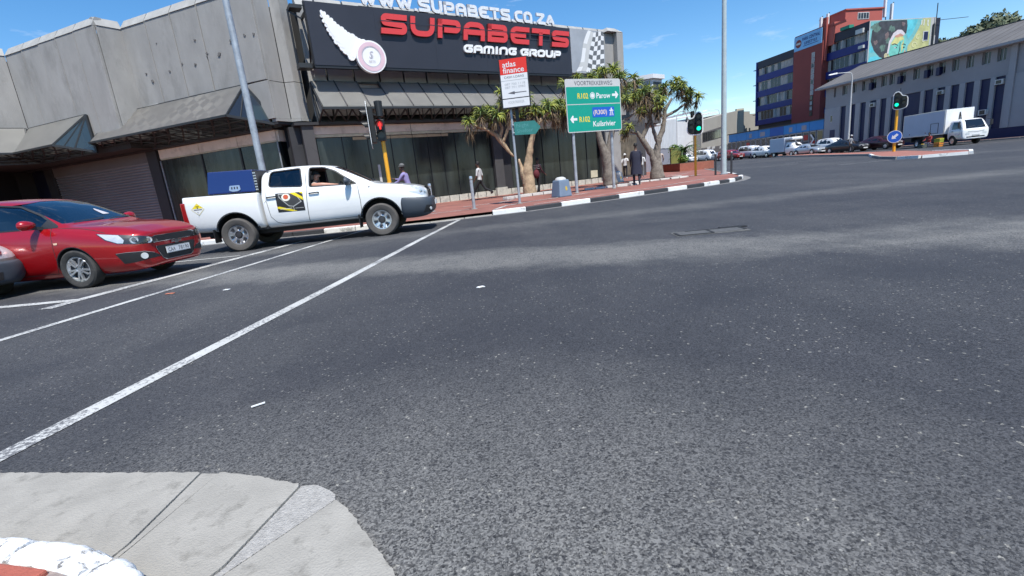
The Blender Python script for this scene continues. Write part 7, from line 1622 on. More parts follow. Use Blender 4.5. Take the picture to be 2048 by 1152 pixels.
# the gable with its painting, facing the camera side
def GW(u_, z_, d_): return TW(2.72-d_, -u_, z_)         # u to the right as seen, d outwards
mb = MB(); mb.hexa([GW(-.1, 0, -.3), GW(11.3, 0, -.3), GW(11.3, 0, 0), GW(-.1, 0, 0), GW(-.1, 17.5, -.3), GW(11.3, 17.5, -.3), GW(11.3, 17.5, 0), GW(-.1, 17.5, 0)]); gw = mb.build('gable_wall', mat('gable_pale_grey', (.45, .44, .43), .8, var=.1), tb, world=True)
def mur(name, c, polys, d, var=.25, vs=1.2):
    m = mat('mural_'+name, c, .8, var=var, vs=vs); mb = MB()
    for p in polys:
        tri = tessellate_polygon([[Vector((a, b_, 0)) for a, b_ in p]]); b0 = len(mb.v); mb.v += [GW(.05+a*10.3, 8.5+b_*8.95, d) for a, b_ in p]
        for t_ in tri: mb.f.append([b0+i for i in t_]); mb.m.append(0)
    return mb.build('mural_'+name, m, gw, world=True)
def blob(cx, cy, rx, ry, n=22, j=.12, seed=1, a0=0, a1=2*pi):
    r_ = random.Random(seed); return [(cx+rx*(1+r_.uniform(-j, j))*cos(a0+(a1-a0)*k/n), cy+ry*(1+r_.uniform(-j, j))*sin(a0+(a1-a0)*k/n)) for k in range(n)]
# mural coordinates: 0..1 across, 0..1 up (visible part is roughly .4 .. 1)
mur('teal_ground', (.16, .42, .42), [[(0, 0), (1, 0), (1, .995), (0, .995)]], .004, .35, .6)
mur('olive_right', (.44, .44, .20), [[(.62, .0), (.995, .0), (.995, .995), (.86, .995), (.80, .85), (.72, .70), (.64, .60)]], .008, .3, .9)
mur('turquoise', (.10, .48, .55), [[(.60, .99), (.78, .99), (.70, .78), (.63, .70), (.60, .80)], blob(.10, .40, .10, .08, seed=3), blob(.05, .58, .05, .05, seed=8)], .011, .3, 1.2)
mur('dark_hair', (.045, .05, .06), [[(.16, .99), (.59, .99), (.61, .90), (.60, .80), (.56, .76), (.45, .84), (.36, .72), (.34, .5), (.28, .42), (.18, .46), (.08, .56), (.02, .70), (.03, .85), (.08, .95)]], .014, .5, 1.5)
[mur('hair_light', (.10, .17, .14), [q_], .016, .5, 3) for q_ in (blob(.36, .87, .05, .045, seed=4, j=.4), blob(.22, .60, .04, .05, seed=5, j=.4), blob(.09, .90, .07, .06, seed=6, j=.4), blob(.30, .70, .03, .06, seed=7, j=.4))]
[mur('hair_warm', (.17, .12, .12), [q_], .0165, .5, 3) for q_ in (blob(.28, .77, .035, .05, seed=14, j=.4), blob(.10, .68, .03, .03, seed=15, j=.4), blob(.54, .93, .03, .03, seed=16, j=.4))]
mur('face_teal', (.16, .50, .42), [[(.33, .34), (.32, .56), (.36, .70), (.44, .79), (.53, .80), (.58, .74), (.60, .62), (.605, .5), (.60, .42), (.55, .38), (.46, .34)]], .018, .25, 1.3)
mur('face_yellow', (.58, .55, .22), [[(.36, .66), (.44, .76), (.53, .77), (.57, .70), (.50, .68), (.47, .64), (.37, .62)], [(.53, .62), (.57, .70), (.56, .56), (.54, .50)], [(.33, .34), (.325, .50), (.37, .42), (.37, .34)]], .020, .2, 2)
mur('forehead_warm', (.55, .28, .20), [[(.40, .74), (.45, .79), (.53, .79), (.56, .75), (.50, .745), (.45, .735)], [(.56, .40), (.60, .42), (.605, .55), (.585, .52)]], .022, .2, 2)
mur('headband', (.62, .56, .58), [[(.30, .50), (.325, .50), (.35, .65), (.41, .76), (.50, .795), (.565, .755), (.575, .79), (.52, .845), (.45, .85), (.38, .80), (.32, .68)]], .024, .12, 3)
mur('ear', (.50, .45, .28), [blob(.285, .47, .03, .045, seed=21, j=.05), blob(.28, .385, .032, .04, seed=22, j=.05)], .026, .15, 3)
mur('dark_lines', (.02, .03, .05), [[(.37, .635), (.42, .65), (.475, .62), (.475, .61), (.42, .635), (.37, .625)], [(.535, .62), (.57, .64), (.605, .62), (.60, .61), (.57, .625)], blob(.435, .585, .022, .012, seed=31, j=.02), blob(.575, .58, .014, .012, seed=32, j=.02), [(.505, .66), (.515, .66), (.50, .55), (.485, .47), (.545, .455), (.545, .465), (.50, .478), (.512, .55)], [(.485, .40), (.535, .395), (.56, .405), (.53, .385)]], .029, .1, 3)
mur('eye_white', (.7, .68, .66), [blob(.428, .583, .012, .009, seed=41, j=.02)], .031, 0)
mur('lips', (.55, .25, .32), [[(.485, .375), (.52, .39), (.56, .38), (.58, .37), (.55, .35), (.50, .35)]], .031, .1)
sw = []
for cx, cy, r0, s_ in ((.74, .60, .06, 0), (.80, .72, .05, 1), (.70, .47, .07, 2), (.84, .52, .06, 3), (.90, .66, .04, 1), (.78, .42, .05, 2), (.92, .45, .045, 0)):
    A_, B_ = [], []
    for k in range(15): a = s_+k*.36; r_ = r0*(1-k/22); A_.append((cx+r_*cos(a), cy+r_*1.1*sin(a))); B_.append((cx+(r_-.014)*cos(a), cy+(r_-.014)*1.1*sin(a)))
    for k in range(14): sw.append([A_[k], A_[k+1], B_[k+1], B_[k]])
mur('cream_swirls', (.62, .60, .34), sw, .033, .1)
mur('white_tags', (.6, .62, .58), [[(.83, .97), (.85, .97), (.845, .90), (.83, .90)], [(.87, .98), (.89, .98), (.885, .89), (.87, .89)], [(.93, .97), (.96, .97), (.95, .92), (.965, .88), (.94, .88)]], .033, .1)
gwn = MB(); gwn.prism([(9.1, 14.4), (10.0, 14.4), (10.0, 15.7), (9.1, 15.7)], lambda u_, z_, d_: GW(u_, z_, d_), .03, .05); o = gwn.build('window', 'signlg', gw, world=True); gwn = MB(); gwn.prism([(9.25, 14.5), (9.98, 14.5), (9.98, 15.6), (9.25, 15.6)], GW, .051, .055); gwn.build('pane', 'navy', o, world=True)
mb = MB(); mb.tube([GW(10.75, 11, .15), GW(10.75, 16.6, .15)], .12, 6); mb.tube([GW(11.0, 15, .2), GW(11.0, 19.3, .2)], .06, 6); mb.tube([GW(11.2, 17, .3), GW(16.5, 17.2, .3)], .04, 5); mb.build('drain_pipe', 'rimdark', gw, world=True)
# ---- street lamps
def lamp(label, x, y, h, dx, r=.07, arm=1.9, cat='street lamp'):
    z0 = .12+gz(x, y); t = thing('street_lamp', label, cat, (x, y, z0)); mb = MB(); mb.tube([(0, 0, 0), (0, 0, h*.5), (0, 0, h-.5), (dx*.12, 0, h-.12), (dx*.35, 0, h), (dx*arm, 0, h+.02)], [r, r*.85, r*.6, r*.55, r*.5, r*.4], 10); mb.build('pole', 'signlg', t, smooth=True)
    mb = MB(); mb.hexa([(dx*(arm-.1), -.12, h-.05), (dx*(arm+.75), -.10, h-.12), (dx*(arm+.75), .10, h-.12), (dx*(arm-.1), .12, h-.05), (dx*(arm-.1), -.1, h+.10), (dx*(arm+.75), -.06, h), (dx*(arm+.75), .06, h), (dx*(arm-.1), .1, h+.10)]); mb.build('lamp_head', 'signwhite', t, bevel=.03); return t
lamp('curved street lamp in front of the grey building with navy panels', 37.75, 52, 7.9, -1, .09, 1.75)
lamp('far curved street lamp before the blue shop row', 42.0, 92, 8.8, -1, .09, 2.4)
t = thing('street_lamp', 'old style hook shaped street lamp near the white striped wall', 'street lamp', (19.2, 52, .1+gz(0, 52))); mb = MB(); P = [(0, 0, 0), (0, 0, 5.2)]+[(.55-.55*cos(a), 0, 5.2+.62*sin(a)) for a in [pi*k/8 for k in range(1, 9)]]; mb.tube(P, [.07]+[.05]*(len(P)-1), 8); mb.build('pole', 'signlg', t, smooth=True)
mb = MB(); mb.lathe([(.04, 5.25), (.12, 5.1), (.2, 4.75), (.0, 4.7)], c=(1.1, 0, -.08), ax='z', n=10, cap=False); mb.build('lamp_head', 'rimdark', t, smooth=True)
# ---- buildings closing the street
def house(name, label, cat='building', loc=(0, 0, 0)): return thing(name, label, cat, loc)
def hexb(par, name, m, p4, z0, z1):   # footprint a,b,c,d
    mb = MB(); mb.hexa([(*p, z0) for p in p4]+[(*p, z1) for p in p4]); return mb.build(name, m, par, world=True)
def face_fr(a, b_):
    a, b_ = Vector((*a, 0)), Vector((*b_, 0)); U = (b_-a).normalized(); n_ = Vector((U.y, -U.x, 0)); return (lambda u_, z_, d_: a+U*u_+n_*d_+Vector((0, 0, z_))), (b_-a).length
# louvred white block
h = house('office_block', 'small white block with fine louvres just right of the grey building', 'building', (13.5, 46, 0))
hexb(h, 'wall', 'whitewall', [(12.4, 45), (14.2, 44.2), (15.4, 45.2), (13.2, 50)], 4.3, 8.25); hexb(h, 'roof', 'whitewall', [(12.1, 44.8), (14.2, 43.9), (15.6, 45), (13.2, 50)], 8.25, 8.6)
f_, l_ = face_fr((12.4, 45), (14.2, 44.2)); mb = MB()
for i in range(12):
    for j in range(16): mb.prism([(.1+i*.145, 6.2+j*.12), (.19+i*.145, 6.2+j*.12), (.19+i*.145, 6.27+j*.12), (.1+i*.145, 6.27+j*.12)], f_, .0, .02)
stuff(mb.build('louvres', 'siggrey', h, world=True)); f_, l_ = face_fr((14.2, 44.2), (15.4, 45.2)); mb = MB(); mb.prism([(.15, 5.0), (l_-.2, 5.0), (l_-.2, 8.0), (.15, 8.0)], f_, .0, .03); mb.build('dark_window', 'rimdark', h, world=True)  # dark panel covers most of the right-hand face
h = house('side_wing', 'grey rear wing of the corner building under dark overhang', 'building', (12, 40, 0)); hexb(h, 'wall', 'column', [(9.0, 37.2), (12.0, 39.5), (12.6, 55), (9.5, 55)], 0, 4.4); hexb(h, 'upper_wall', 'fasciagrey', [(11.0, 40.2), (14.6, 43.5), (14.4, 55), (11.5, 55)], 4.4, 6.6)  # wall and overhang take darker colours to carry the overhang's shade
f_, l_ = face_fr((9.0, 37.2), (12.0, 39.5)); mb = MB(); mb.prism([(.2, .3), (2.6, .3), (2.6, 3.3), (.2, 3.3)], f_, 0, .02); mb.build('mural_strip', mat('faded_wall_mural', (.12, .10, .07), .8, var=.7, vs=1.5), h, world=True)
# corrugated white wall
h = house('warehouse', 'white ribbed sheet wall above the street beyond the corner', 'building', (17.5, 55, 0)); a, b_ = (13.6, 49.0), (22.6, 61.5); f_, l_ = face_fr(a, b_)
hexb(h, 'wall', 'shopgrey', [a, b_, (18, 68), (10, 56)], 0, 2.5)
n_ = 26
for i in range(n_):
    mb = MB(); u0 = l_*i/n_; u1 = l_*(i+.82)/n_; zt0 = 4.75+.95*i/n_+.3; mb.prism([(u0, 2.55), (u1, 2.55), (u1, zt0), (u0, zt0)], f_, -.05, .06); mb.build('wall_rib', 'whitewall', h, world=True)
mb = MB(); mb.prism([(0, 2.55), (l_, 2.55), (l_, 5.9), (0, 5.0)], f_, -.3, -.06); mb.build('backing', 'fasciagrey', h, world=True)
# white gabled building
h = house('warehouse', 'white building with a low pitched roof behind the ribbed wall', 'building', (33, 85, 0)); a, b_ = (25.1, 75.5), (37.0, 89.5)
mb = MB(); mb.hexa([(24.0, 74.0, 0), (37.0, 88.6, 0), (31, 96, 0), (18, 80, 0), (24.0, 74.0, 6.6), (37.0, 88.6, 8.2), (31, 96, 8.2), (18, 80, 6.6)]); mb.build('wall', 'whitewall', h, world=True)
f_, l_ = face_fr((24, 74), (37, 88.6)); 
for u0, u1, z0, z1, m_ in ((2.5, 3.6, .8, 4.7, 'rimdark'), (4.0, 5.8, .8, 5.2, 'fasciagrey'), (7.5, 12, 1, 4.8, 'whitewall')): mb = MB(); mb.prism([(u0, z0), (u1, z0), (u1, z1), (u0, z1)], f_, 0, .05); mb.build('opening' if m_ != 'whitewall' else 'wall_bay', m_, h, world=True)
mb = MB(); mb.hexa([(23.5, 73.6, 6.75), (37.2, 88.2, 8.3), (45.5, 100, 9.6), (30, 100, 9.0), (23.5, 73.6, 6.95), (37.2, 88.2, 8.6), (45.5, 100, 9.8), (30, 100, 9.2)]); mb.build('roof', 'white', h, world=True)
mb = MB(); 
for k in range(4): mb.bar(f_(1+k*4, 7.2+k*.45, -.6), f_(4.4+k*4, 7.5+k*.47, -.6), .25, .3)
mb.build('roof_vents', 'shopgrey', h, world=True)
# grey long building facing us
h = house('commercial_building', 'long plain beige grey building with a window strip at the street end', 'building', (45, 92, 0)); A_, B_ = (35.2, 84.0), (48.8, 99.0); f_, l_ = face_fr(A_, B_)
M['beige'] = mat('beige_grey_wall', (.36, .34, .30), .85, var=.1, vs=.3); M['beigelit'] = mat('beige_pillar_lit', (.52, .48, .38), .8, var=.08)  # pillar colour is the wall beige brightened as if sunlit
mb = MB(); mb.hexa([(*A_, 0), (*B_, 0), (44, 108, 0), (30, 96, 0), (*A_, 7.2), (*B_, 9.5), (44, 108, 9.5), (30, 96, 7.2)]); mb.build('wall', 'beige', h, world=True)
mb = MB(); mb.prism([(.5, 3.55), (10.5, 4.4), (10.5, 6.3), (.5, 5.2)], f_, 0, .04); o = mb.build('window_strip', 'fasciagrey', h, world=True)
for k in range(8): 
    u0 = .6+k*1.24; zb_ = 3.65+k*.10; mb = MB(); mb.prism([(u0+.05, zb_), (u0+1.15, zb_+.09), (u0+1.15, zb_+1.55), (u0+.05, zb_+1.45)], f_, .041, .06); mb.build('pane', 'winglass', o, world=True)
mb = MB(); mb.prism([(.0, .2), (l_, .2), (l_, 3.2), (0, 2.6)], f_, .0, .3); mb.build('awning_band', 'fasciagrey', h, world=True)
for u0 in (2, 4.4, 8.6): mb = MB(); mb.prism([(u0, 2.3), (u0+1.6, 2.45), (u0+1.6, 2.85), (u0, 2.7)], f_, .31, .34); mb.build('shop_sign', 'signlg', h, world=True)
h = house('commercial_building', 'beige building end with a pillar in sunlit beige tone left of the blue tower', 'building', (52, 100, 0)); hexb(h, 'wall', 'beige', [(49.2, 100), (53.2, 102.5), (56, 112), (50, 112)], 0, 9.4); hexb(h, 'pillar', 'beigelit', [(49.0, 99.6), (50.6, 99.8), (50.6, 100.2), (49, 100.2)], 1, 9.9); hexb(h, 'parapet', 'beige', [(53.2, 102.5), (57, 104), (58, 112), (56, 112)], 0, 8.9)
f_, l_ = face_fr((49.2, 99.6), (53.2, 102.1)); 
for u0 in (2.2, 3.4): mb = MB(); mb.prism([(u0, 4.0), (u0+.5, 4.0), (u0+.5, 6.0), (u0, 6.0)], f_, .4, .44); mb.build('window', 'rimdark', h, world=True)
# far hedge of roofs so the street closes at the horizon
h = house('distant_building', 'low dark far building closing the end of the street', 'building', (30, 112, 0)); hexb(h, 'wall', 'fasciagrey', [(14, 108), (46, 112), (46, 120), (14, 120)], 0, 4.2)
h = house('distant_building', 'pale low building at the far street end', 'building', (56, 118, 0)); hexb(h, 'wall', 'whitewall', [(52, 116), (60, 114), (62, 122), (52, 122)], 0, 8)
# trees over the roof at the right
M['gumg'] = mat('gum_leaf', (.055, .075, .035), .7, var=.35, vs=1); M['guml'] = mat('gum_leaf_light', (.13, .15, .08), .7, var=.3, vs=1)
leafball('tree', 'big pale green tree rising over the grey roof at the right edge', 'tree', 79.5, 78, 0, 5.8, ['gumg', 'guml'], 6500, 11, .75, trunk=10.2, leaf=.34)
leafball('tree', 'mid green tree behind the grey roof left of the big tree', 'tree', 72.5, 78, 0, 3.6, ['gumg', 'guml'], 3500, 12, .7, trunk=10.8, leaf=.30)
leafball('tree', 'dark low tree just right of the painted gable', 'tree', 68.2, 76, 0, 2.8, ['gumg', 'gumg'], 2600, 13, .7, trunk=11.2, leaf=.26)
# ============================================================ PEOPLE
def seg_dist(p, a, b_):
    ab = b_-a; t = max(0, min(1, (p-a).dot(ab)/max(ab.length_squared, 1e-9))); return (p-(a+ab*t)).length
def skinned(nodes, edges, root, sub=2):
    """nodes: name -> (pos, radius)"""
    names = list(nodes); me = bpy.data.meshes.new('figure'); me.from_pydata([tuple(nodes[n][0]) for n in names], [(names.index(a), names.index(b_)) for a, b_ in edges], [])
    o = temp_obj(me); md = o.modifiers.new('k', 'SKIN'); md.use_smooth_shade = True; md.branch_smoothing = .3
    for i, n in enumerate(names):
        r = nodes[n][1]; r = r if isinstance(r, tuple) else (r, r); me.skin_vertices[0].data[i].radius = r; me.skin_vertices[0].data[i].use_root = (n == root)
    s = o.modifiers.new('s', 'SUBSURF'); s.levels = sub; s.render_levels = sub
    out = eval_mesh(o); bpy.data.objects.remove(o); bpy.data.meshes.remove(me); return out
CM = {}
def cloth(c, key=None):
    k = tuple(round(v, 3) for v in c)
    if k not in CM: CM[k] = mat('cloth_%d' % len(CM), c, .85, var=.15, vs=12, bump=.3, bs=40)
    return CM[k]
def person(label, x, y, az, h=1.72, shirt=(.5, .5, .5), trousers=(.03, .03, .04), skin='skin1', shoes=(.03, .03, .03), stride=.25, lean=0.0, arms=(.25, -.25), sleeve=.55, hat=None, z=ZP, tunic=None, bag=None, seated=False, hair=True, bend=0, legs='long', group=None):
    """local: forward +y, right +x"""
    s = h/1.75; t = thing('person', label, 'person', (x, y, z), -R_(az)); V = Vector
    hip = .93*s if not seated else .42*s
    def L_(dx, dy, dz): return V((dx*s, dy*s, dz*s))
    ln = lean
    top = hip/s; P = {}
    up = V((0, sin(ln+bend), cos(ln+bend)))
    pel = L_(0, 0, top); chest = pel+up*.30*s; sh = pel+up*.50*s; neck = pel+up*.58*s; hd0 = neck+V((0, .02+.3*bend*.1, .06))*s; hd1 = neck+V((0, .035, .17))*s
    P['pel'] = (pel, (.155*s, .11*s)); P['waist'] = (pel+up*.14*s, (.125*s, .095*s)); P['chest'] = (chest, (.16*s, .115*s)); P['sh'] = (sh, (.135*s, .09*s)); P['neck'] = (neck, .052*s); P['hd0'] = (hd0+V((0, .005, 0)), (.066*s, .074*s)); P['hd1'] = (hd1, (.074*s, .088*s)); P['hd2'] = (hd1+V((0, -.008, .065))*s, (.058*s, .068*s)); P['nose'] = (hd1+V((0, .088, -.035))*s, .016*s)
    E_ = [('pel', 'waist'), ('waist', 'chest'), ('chest', 'sh'), ('sh', 'neck'), ('neck', 'hd0'), ('hd0', 'hd1'), ('hd1', 'hd2'), ('hd1', 'nose')]
    for i, (k, sx) in enumerate((('l', -1), ('r', 1))):
        sw = stride*(1 if i == 0 else -1); hp = pel+V((sx*.095, 0, -.05))*s
        if seated: kn = hp+V((sx*.06, .38, .02))*s; an = kn+V((0, .04, -.40))*s
        else:
            a_ = sw*1.05; kn = hp+V((sx*.01, sin(a_)*.43+.015, -cos(a_)*.43))*s; b2 = a_-.12-(.45 if sw < 0 else .0)*min(1, abs(stride)*2.2); an = kn+V((0, sin(b2)*.42, -cos(b2)*.42))*s
            if an.z < .07*s or sw > 0: an.z = max(.075*s, min(an.z, .10*s)) if sw > 0 else max(an.z, .075*s)
        toe = an+V((sx*.02, .15, -.045 if (sw >= 0 or abs(stride) < .1) else -.06))*s; toe.z = max(toe.z, .035*s)
        P['hip'+k] = (hp, .093*s); P['kn'+k] = (kn, .062*s); P['calf'+k] = (kn.lerp(an, .35), .060*s); P['an'+k] = (an, .042*s); P['toe'+k] = (toe, (.045*s, .032*s))
        E_ += [('pel', 'hip'+k), ('hip'+k, 'kn'+k), ('kn'+k, 'calf'+k), ('calf'+k, 'an'+k), ('an'+k, 'toe'+k)]
        av = arms[i]; so = sh+V((sx*.185, 0, -.015))*s; el = so+V((sx*.05, sin(av)*.28, -cos(av)*.28))*s; fa = av+.35+max(0, av)*.6; wr = el+V((-sx*.01, sin(fa)*.25, -cos(fa)*.25))*s; hn = wr+V((0, sin(fa)*.08, -cos(fa)*.08))*s
        P['so'+k] = (so, .062*s); P['el'+k] = (el, .044*s); P['wr'+k] = (wr, .030*s); P['hn'+k] = (hn, (.036*s, .022*s)); E_ += [('sh', 'so'+k), ('so'+k, 'el'+k), ('el'+k, 'wr'+k), ('wr'+k, 'hn'+k)]
        for f_ in range(4):
            P['f%d' % f_+k] = (hn+V((0, .012*(f_-1.5)+sin(fa)*.07, -cos(fa)*.07+.006*abs(f_-1.5)))*s, .010*s); E_.append(('hn'+k, 'f%d' % f_+k))
        P['th'+k] = (wr+V((-sx*.01, .045+sin(fa)*.05, -cos(fa)*.05))*s, .011*s); E_.append(('wr'+k, 'th'+k))
    me = skinned(P, E_, 'pel', 2)
    me.materials.clear(); [me.materials.append(m) for m in (M[skin], cloth(shirt), cloth(trousers), cloth(shoes))]
    segs = []
    for a, b_ in E_:
        kind = 0
        if a in ('pel', 'waist', 'chest') and not b_.startswith('hip'): kind = 1
        if a == 'pel' and b_ == 'waist': kind = 1
        if b_[:3] == 'hip' or a[:3] == 'hip' or a[:2] == 'kn' or a[:4] == 'calf': kind = 2
        if legs == 'short' and (a[:4] == 'calf' or a[:2] == 'kn'): kind = 0
        if a[:2] == 'an': kind = 3
        if a == 'sh' and b_[:2] == 'so': kind = 1
        if a[:2] == 'so': kind = 1
        if a[:2] == 'el': kind = 1 if sleeve > .8 else 0
        segs.append((P[a][0], P[b_][0], kind))
    for p in me.polygons:
        c = p.center; best = min(segs, key=lambda q: seg_dist(c, q[0], q[1])); p.material_index = best[2]
        if p.material_index == 2 and c.z > hip+.02*s: p.material_index = 1
    me.shade_smooth(); o = bpy.data.objects.new('body', me); COL.objects.link(o); o.parent = t
    hc = hd1+V((0, -.012, .022))*s
    def cap(name, m, rs, cen, zcut, front=None):
        bm = bmesh.new(); bmesh.ops.create_uvsphere(bm, u_segments=14, v_segments=10, radius=1)
        bmesh.ops.delete(bm, geom=[v for v in bm.verts if v.co.z < zcut or (front is not None and v.co.y > front and v.co.z < .35)], context='VERTS')
        for v in bm.verts: v.co = V((v.co.x*rs[0]+cen.x, v.co.y*rs[1]+cen.y, v.co.z*rs[2]+cen.z))
        me_ = bpy.data.meshes.new(name); bm.to_mesh(me_); bm.free(); me_.materials.append(m); me_.shade_smooth(); q = bpy.data.objects.new(name, me_); COL.objects.link(q); q.parent = t
    if hair: cap('hair', M['hair'], (.088*s, .105*s, .112*s), hc, -.35, .45)
    if hat:
        hm = cloth(hat); cap('cap', hm, (.094*s, .11*s, .118*s), hc+V((0, 0, .006)), .05); mb = MB(); mb.lathe([(.09*s, hc.z+.02), (.14*s, hc.z+.005), (.09*s, hc.z+.0)], c=(hc.x, hc.y+.015, 0), ax='z', n=14, cap=False); mb.build('hat_brim', hm, t, smooth=True)
    if tunic:
        mb = MB(); N_ = 20; prof = [(.16, .105, top+.50), (.20, .14, top+.42), (.195, .14, top+.2), (.20, .15, top), (.225, .17, top-.22), (.25, .19, top-.46)]
        for i, (rx, ry, zz) in enumerate(prof):
            for k in range(N_): a = 2*pi*k/N_; w_ = 1+(.06*sin(5*a)+.04*sin(3*a+1))*(i/5); mb.v.append(V((rx*w_*cos(a), ry*w_*sin(a)+.01, zz))*s)
        for i in range(len(prof)-1):
            for k in range(N_): mb.f.append([i*N_+k, i*N_+(k+1) % N_, (i+1)*N_+(k+1) % N_, (i+1)*N_+k]); mb.m.append(0)
        mb.build('tunic', cloth(tunic), t, smooth=True)
    if bag:
        bm = bmesh.new(); bmesh.ops.create_uvsphere(bm, u_segments=12, v_segments=8, radius=1); bx, by, bz, br, bc = bag
        for v in bm.verts: v.co = V((v.co.x*br*.6+bx, v.co.y*br*.8+by, v.co.z*br+bz))*s
        me_ = bpy.data.meshes.new('bag'); bm.to_mesh(me_); bm.free(); me_.materials.append(cloth(bc)); me_.shade_smooth(); q = bpy.data.objects.new('bag', me_); COL.objects.link(q); q.parent = t
        mb = MB(); mb.bar(V((bx, by, bz+br))*s, V((bx*.6, 0, top+.5))*s, .02); mb.build('bag_strap', cloth(bc), t)
    return t
person('person in a lilac top and grey hat bending forward behind the pickup bonnet', -3.42, 18.0, 282, 1.80, shirt=(.25, .22, .42), trousers=(.05, .05, .07), stride=.2, bend=.28, arms=(.6, .9), sleeve=1, hat=(.12, .12, .12))
person('person in a white and grey shirt striding left past the shopfront', -1.03, 23.6, 290, 1.80, shirt=(.50, .50, .50), trousers=(.012, .012, .014), stride=.52, arms=(.15, -.2), shoes=(.08, .05, .04))
t = person('person in a dark striped jersey half hidden behind the leaning aloe trunk', 1.88, 24.15, 60, 1.70, shirt=(.05, .008, .015), trousers=(.012, .012, .015), stride=.12, arms=(.5, .3), sleeve=1, bag=(.18, -.22, 1.0, .22, (.10, .012, .02)))
mb = MB()
for z_ in (1.30, 1.38, 1.22): mb.lathe([(.205, z_), (.205, z_+.02)], ax='z', n=18, cap=False)
mb.build('jersey_stripe', cloth((.35, .3, .32)), t)
person('person in a long dark navy tunic walking away between the aloe trees', 6.28, 22.2, 10, 1.84, shirt=(.016, .018, .035), trousers=(.014, .015, .028), stride=.10, arms=(.12, .02), sleeve=1, tunic=(.018, .020, .040))
person('person in a white cap and white top beyond the tunic wearer', 9.15, 35.2, 200, 1.72, shirt=(.6, .6, .6), trousers=(.02, .02, .025), stride=.25, hat=(.7, .7, .7), arms=(.8, .5), shoes=(.5, .5, .5))
person('person in a plain white shirt walking behind the corner aloe', 9.55, 32.4, 20, 1.62, shirt=(.58, .60, .60), trousers=(.10, .10, .11), stride=.3, shoes=(.6, .6, .6))
person('person in a beige shirt and dark shorts right of the corner aloe trunk', 10.0, 30.1, 15, 1.70, shirt=(.48, .40, .35), trousers=(.05, .05, .055), stride=.25, shoes=(.65, .6, .6), legs='short', arms=(.2, .4))
person('person in a bright yellow shirt beside the orange signal pole', 18.7, 49.3, 190, 1.66, shirt=(.70, .55, .02), trousers=(.02, .02, .03), stride=.2, z=.13+gz(0, 49), arms=(.1, .5))
person('person in dark clothes left of the one in yellow', 17.9, 49.8, 150, 1.72, shirt=(.03, .03, .04), trousers=(.03, .03, .04), stride=.1, z=.13+gz(0, 50))
person('person in a grey shirt standing in the road by the dark sedan', 34.1, 46.6, 150, 1.62, shirt=(.30, .31, .33), trousers=(.02, .02, .025), stride=.08, z=gz(0, 46.6), hat=(.5, .5, .5))
person('person in blue overalls beside the red car', 34.0, 69.0, 170, 1.5, shirt=(.01, .03, .30), trousers=(.01, .03, .30), stride=.1, z=gz(0, 69), sleeve=1, hair=True)
person('person in a pale coral top standing far off between parked vans', 33.4, 75.6, 170, 1.5, shirt=(.55, .28, .25), trousers=(.1, .1, .15), stride=.1, z=gz(0, 75))
t = person('seated street vendor in a red top beside fruit crates and the white truck', 34.95, 39.0, 250, 1.6, shirt=(.25, .03, .03), trousers=(.05, .06, .10), seated=True, z=0.0, arms=(.7, .6), sleeve=1)
# driver in the pickup: pose in the pickup's own frame
def driver():
    t = thing('person', 'person with light skin driving the white pickup, bare arm along the open window', 'person', tuple(pk.location), pk.rotation_euler.z); V = Vector
    P = {'pel': (V((.20, -.36, .98)), (.16, .14)), 'chest': (V((.12, -.36, 1.22)), (.17, .12)), 'sh': (V((.11, -.37, 1.36)), (.12, .09)), 'neck': (V((.14, -.37, 1.44)), .05), 'hd0': (V((.18, -.38, 1.50)), (.066, .07)), 'hd1': (V((.19, -.38, 1.58)), (.075, .085)), 'nose': (V((.285, -.38, 1.545)), .016),
         'so': (V((.14, -.58, 1.33)), .068), 'el': (V((.40, -.70, 1.33)), .054), 'wr': (V((.64, -.60, 1.30)), .036), 'hn': (V((.73, -.50, 1.29)), (.04, .03)), 'f1': (V((.79, -.46, 1.31)), .012), 'f2': (V((.80, -.47, 1.28)), .012), 'f3': (V((.79, -.48, 1.26)), .012), 'th': (V((.74, -.45, 1.32)), .012), 'so2': (V((.16, -.18, 1.33)), .06), 'el2': (V((.42, -.14, 1.18)), .05), 'wr2': (V((.66, -.22, 1.26)), .035), 'hn2': (V((.76, -.26, 1.28)), .035)}
    E_ = [('pel', 'chest'), ('chest', 'sh'), ('sh', 'neck'), ('neck', 'hd0'), ('hd0', 'hd1'), ('hd1', 'nose'), ('sh', 'so'), ('so', 'el'), ('el', 'wr'), ('wr', 'hn'), ('hn', 'f1'), ('hn', 'f2'), ('hn', 'f3'), ('hn', 'th'), ('sh', 'so2'), ('so2', 'el2'), ('el2', 'wr2'), ('wr2', 'hn2')]
    me = skinned(P, E_, 'pel', 2); me.materials.clear(); [me.materials.append(m) for m in (M['skin2'], cloth((.35, .34, .32)))]
    for p in me.polygons:
        c = p.center; p.material_index = 1 if (c.z < 1.41 and c.y > -.60 and c.x < .32) else 0
    me.shade_smooth(); o = bpy.data.objects.new('body', me); COL.objects.link(o); o.parent = t
    bm = bmesh.new(); bmesh.ops.create_uvsphere(bm, u_segments=14, v_segments=10, radius=1); bmesh.ops.delete(bm, geom=[v for v in bm.verts if v.co.z < .0], context='VERTS')
    for v in bm.verts: v.co = V((v.co.x*.10+.18, v.co.y*.088-.38, v.co.z*.11+1.585))
    me_ = bpy.data.meshes.new('cap'); bm.to_mesh(me_); bm.free(); me_.materials.append(cloth((.03, .03, .035))); me_.shade_smooth(); q = bpy.data.objects.new('cap', me_); COL.objects.link(q); q.parent = t
driver()
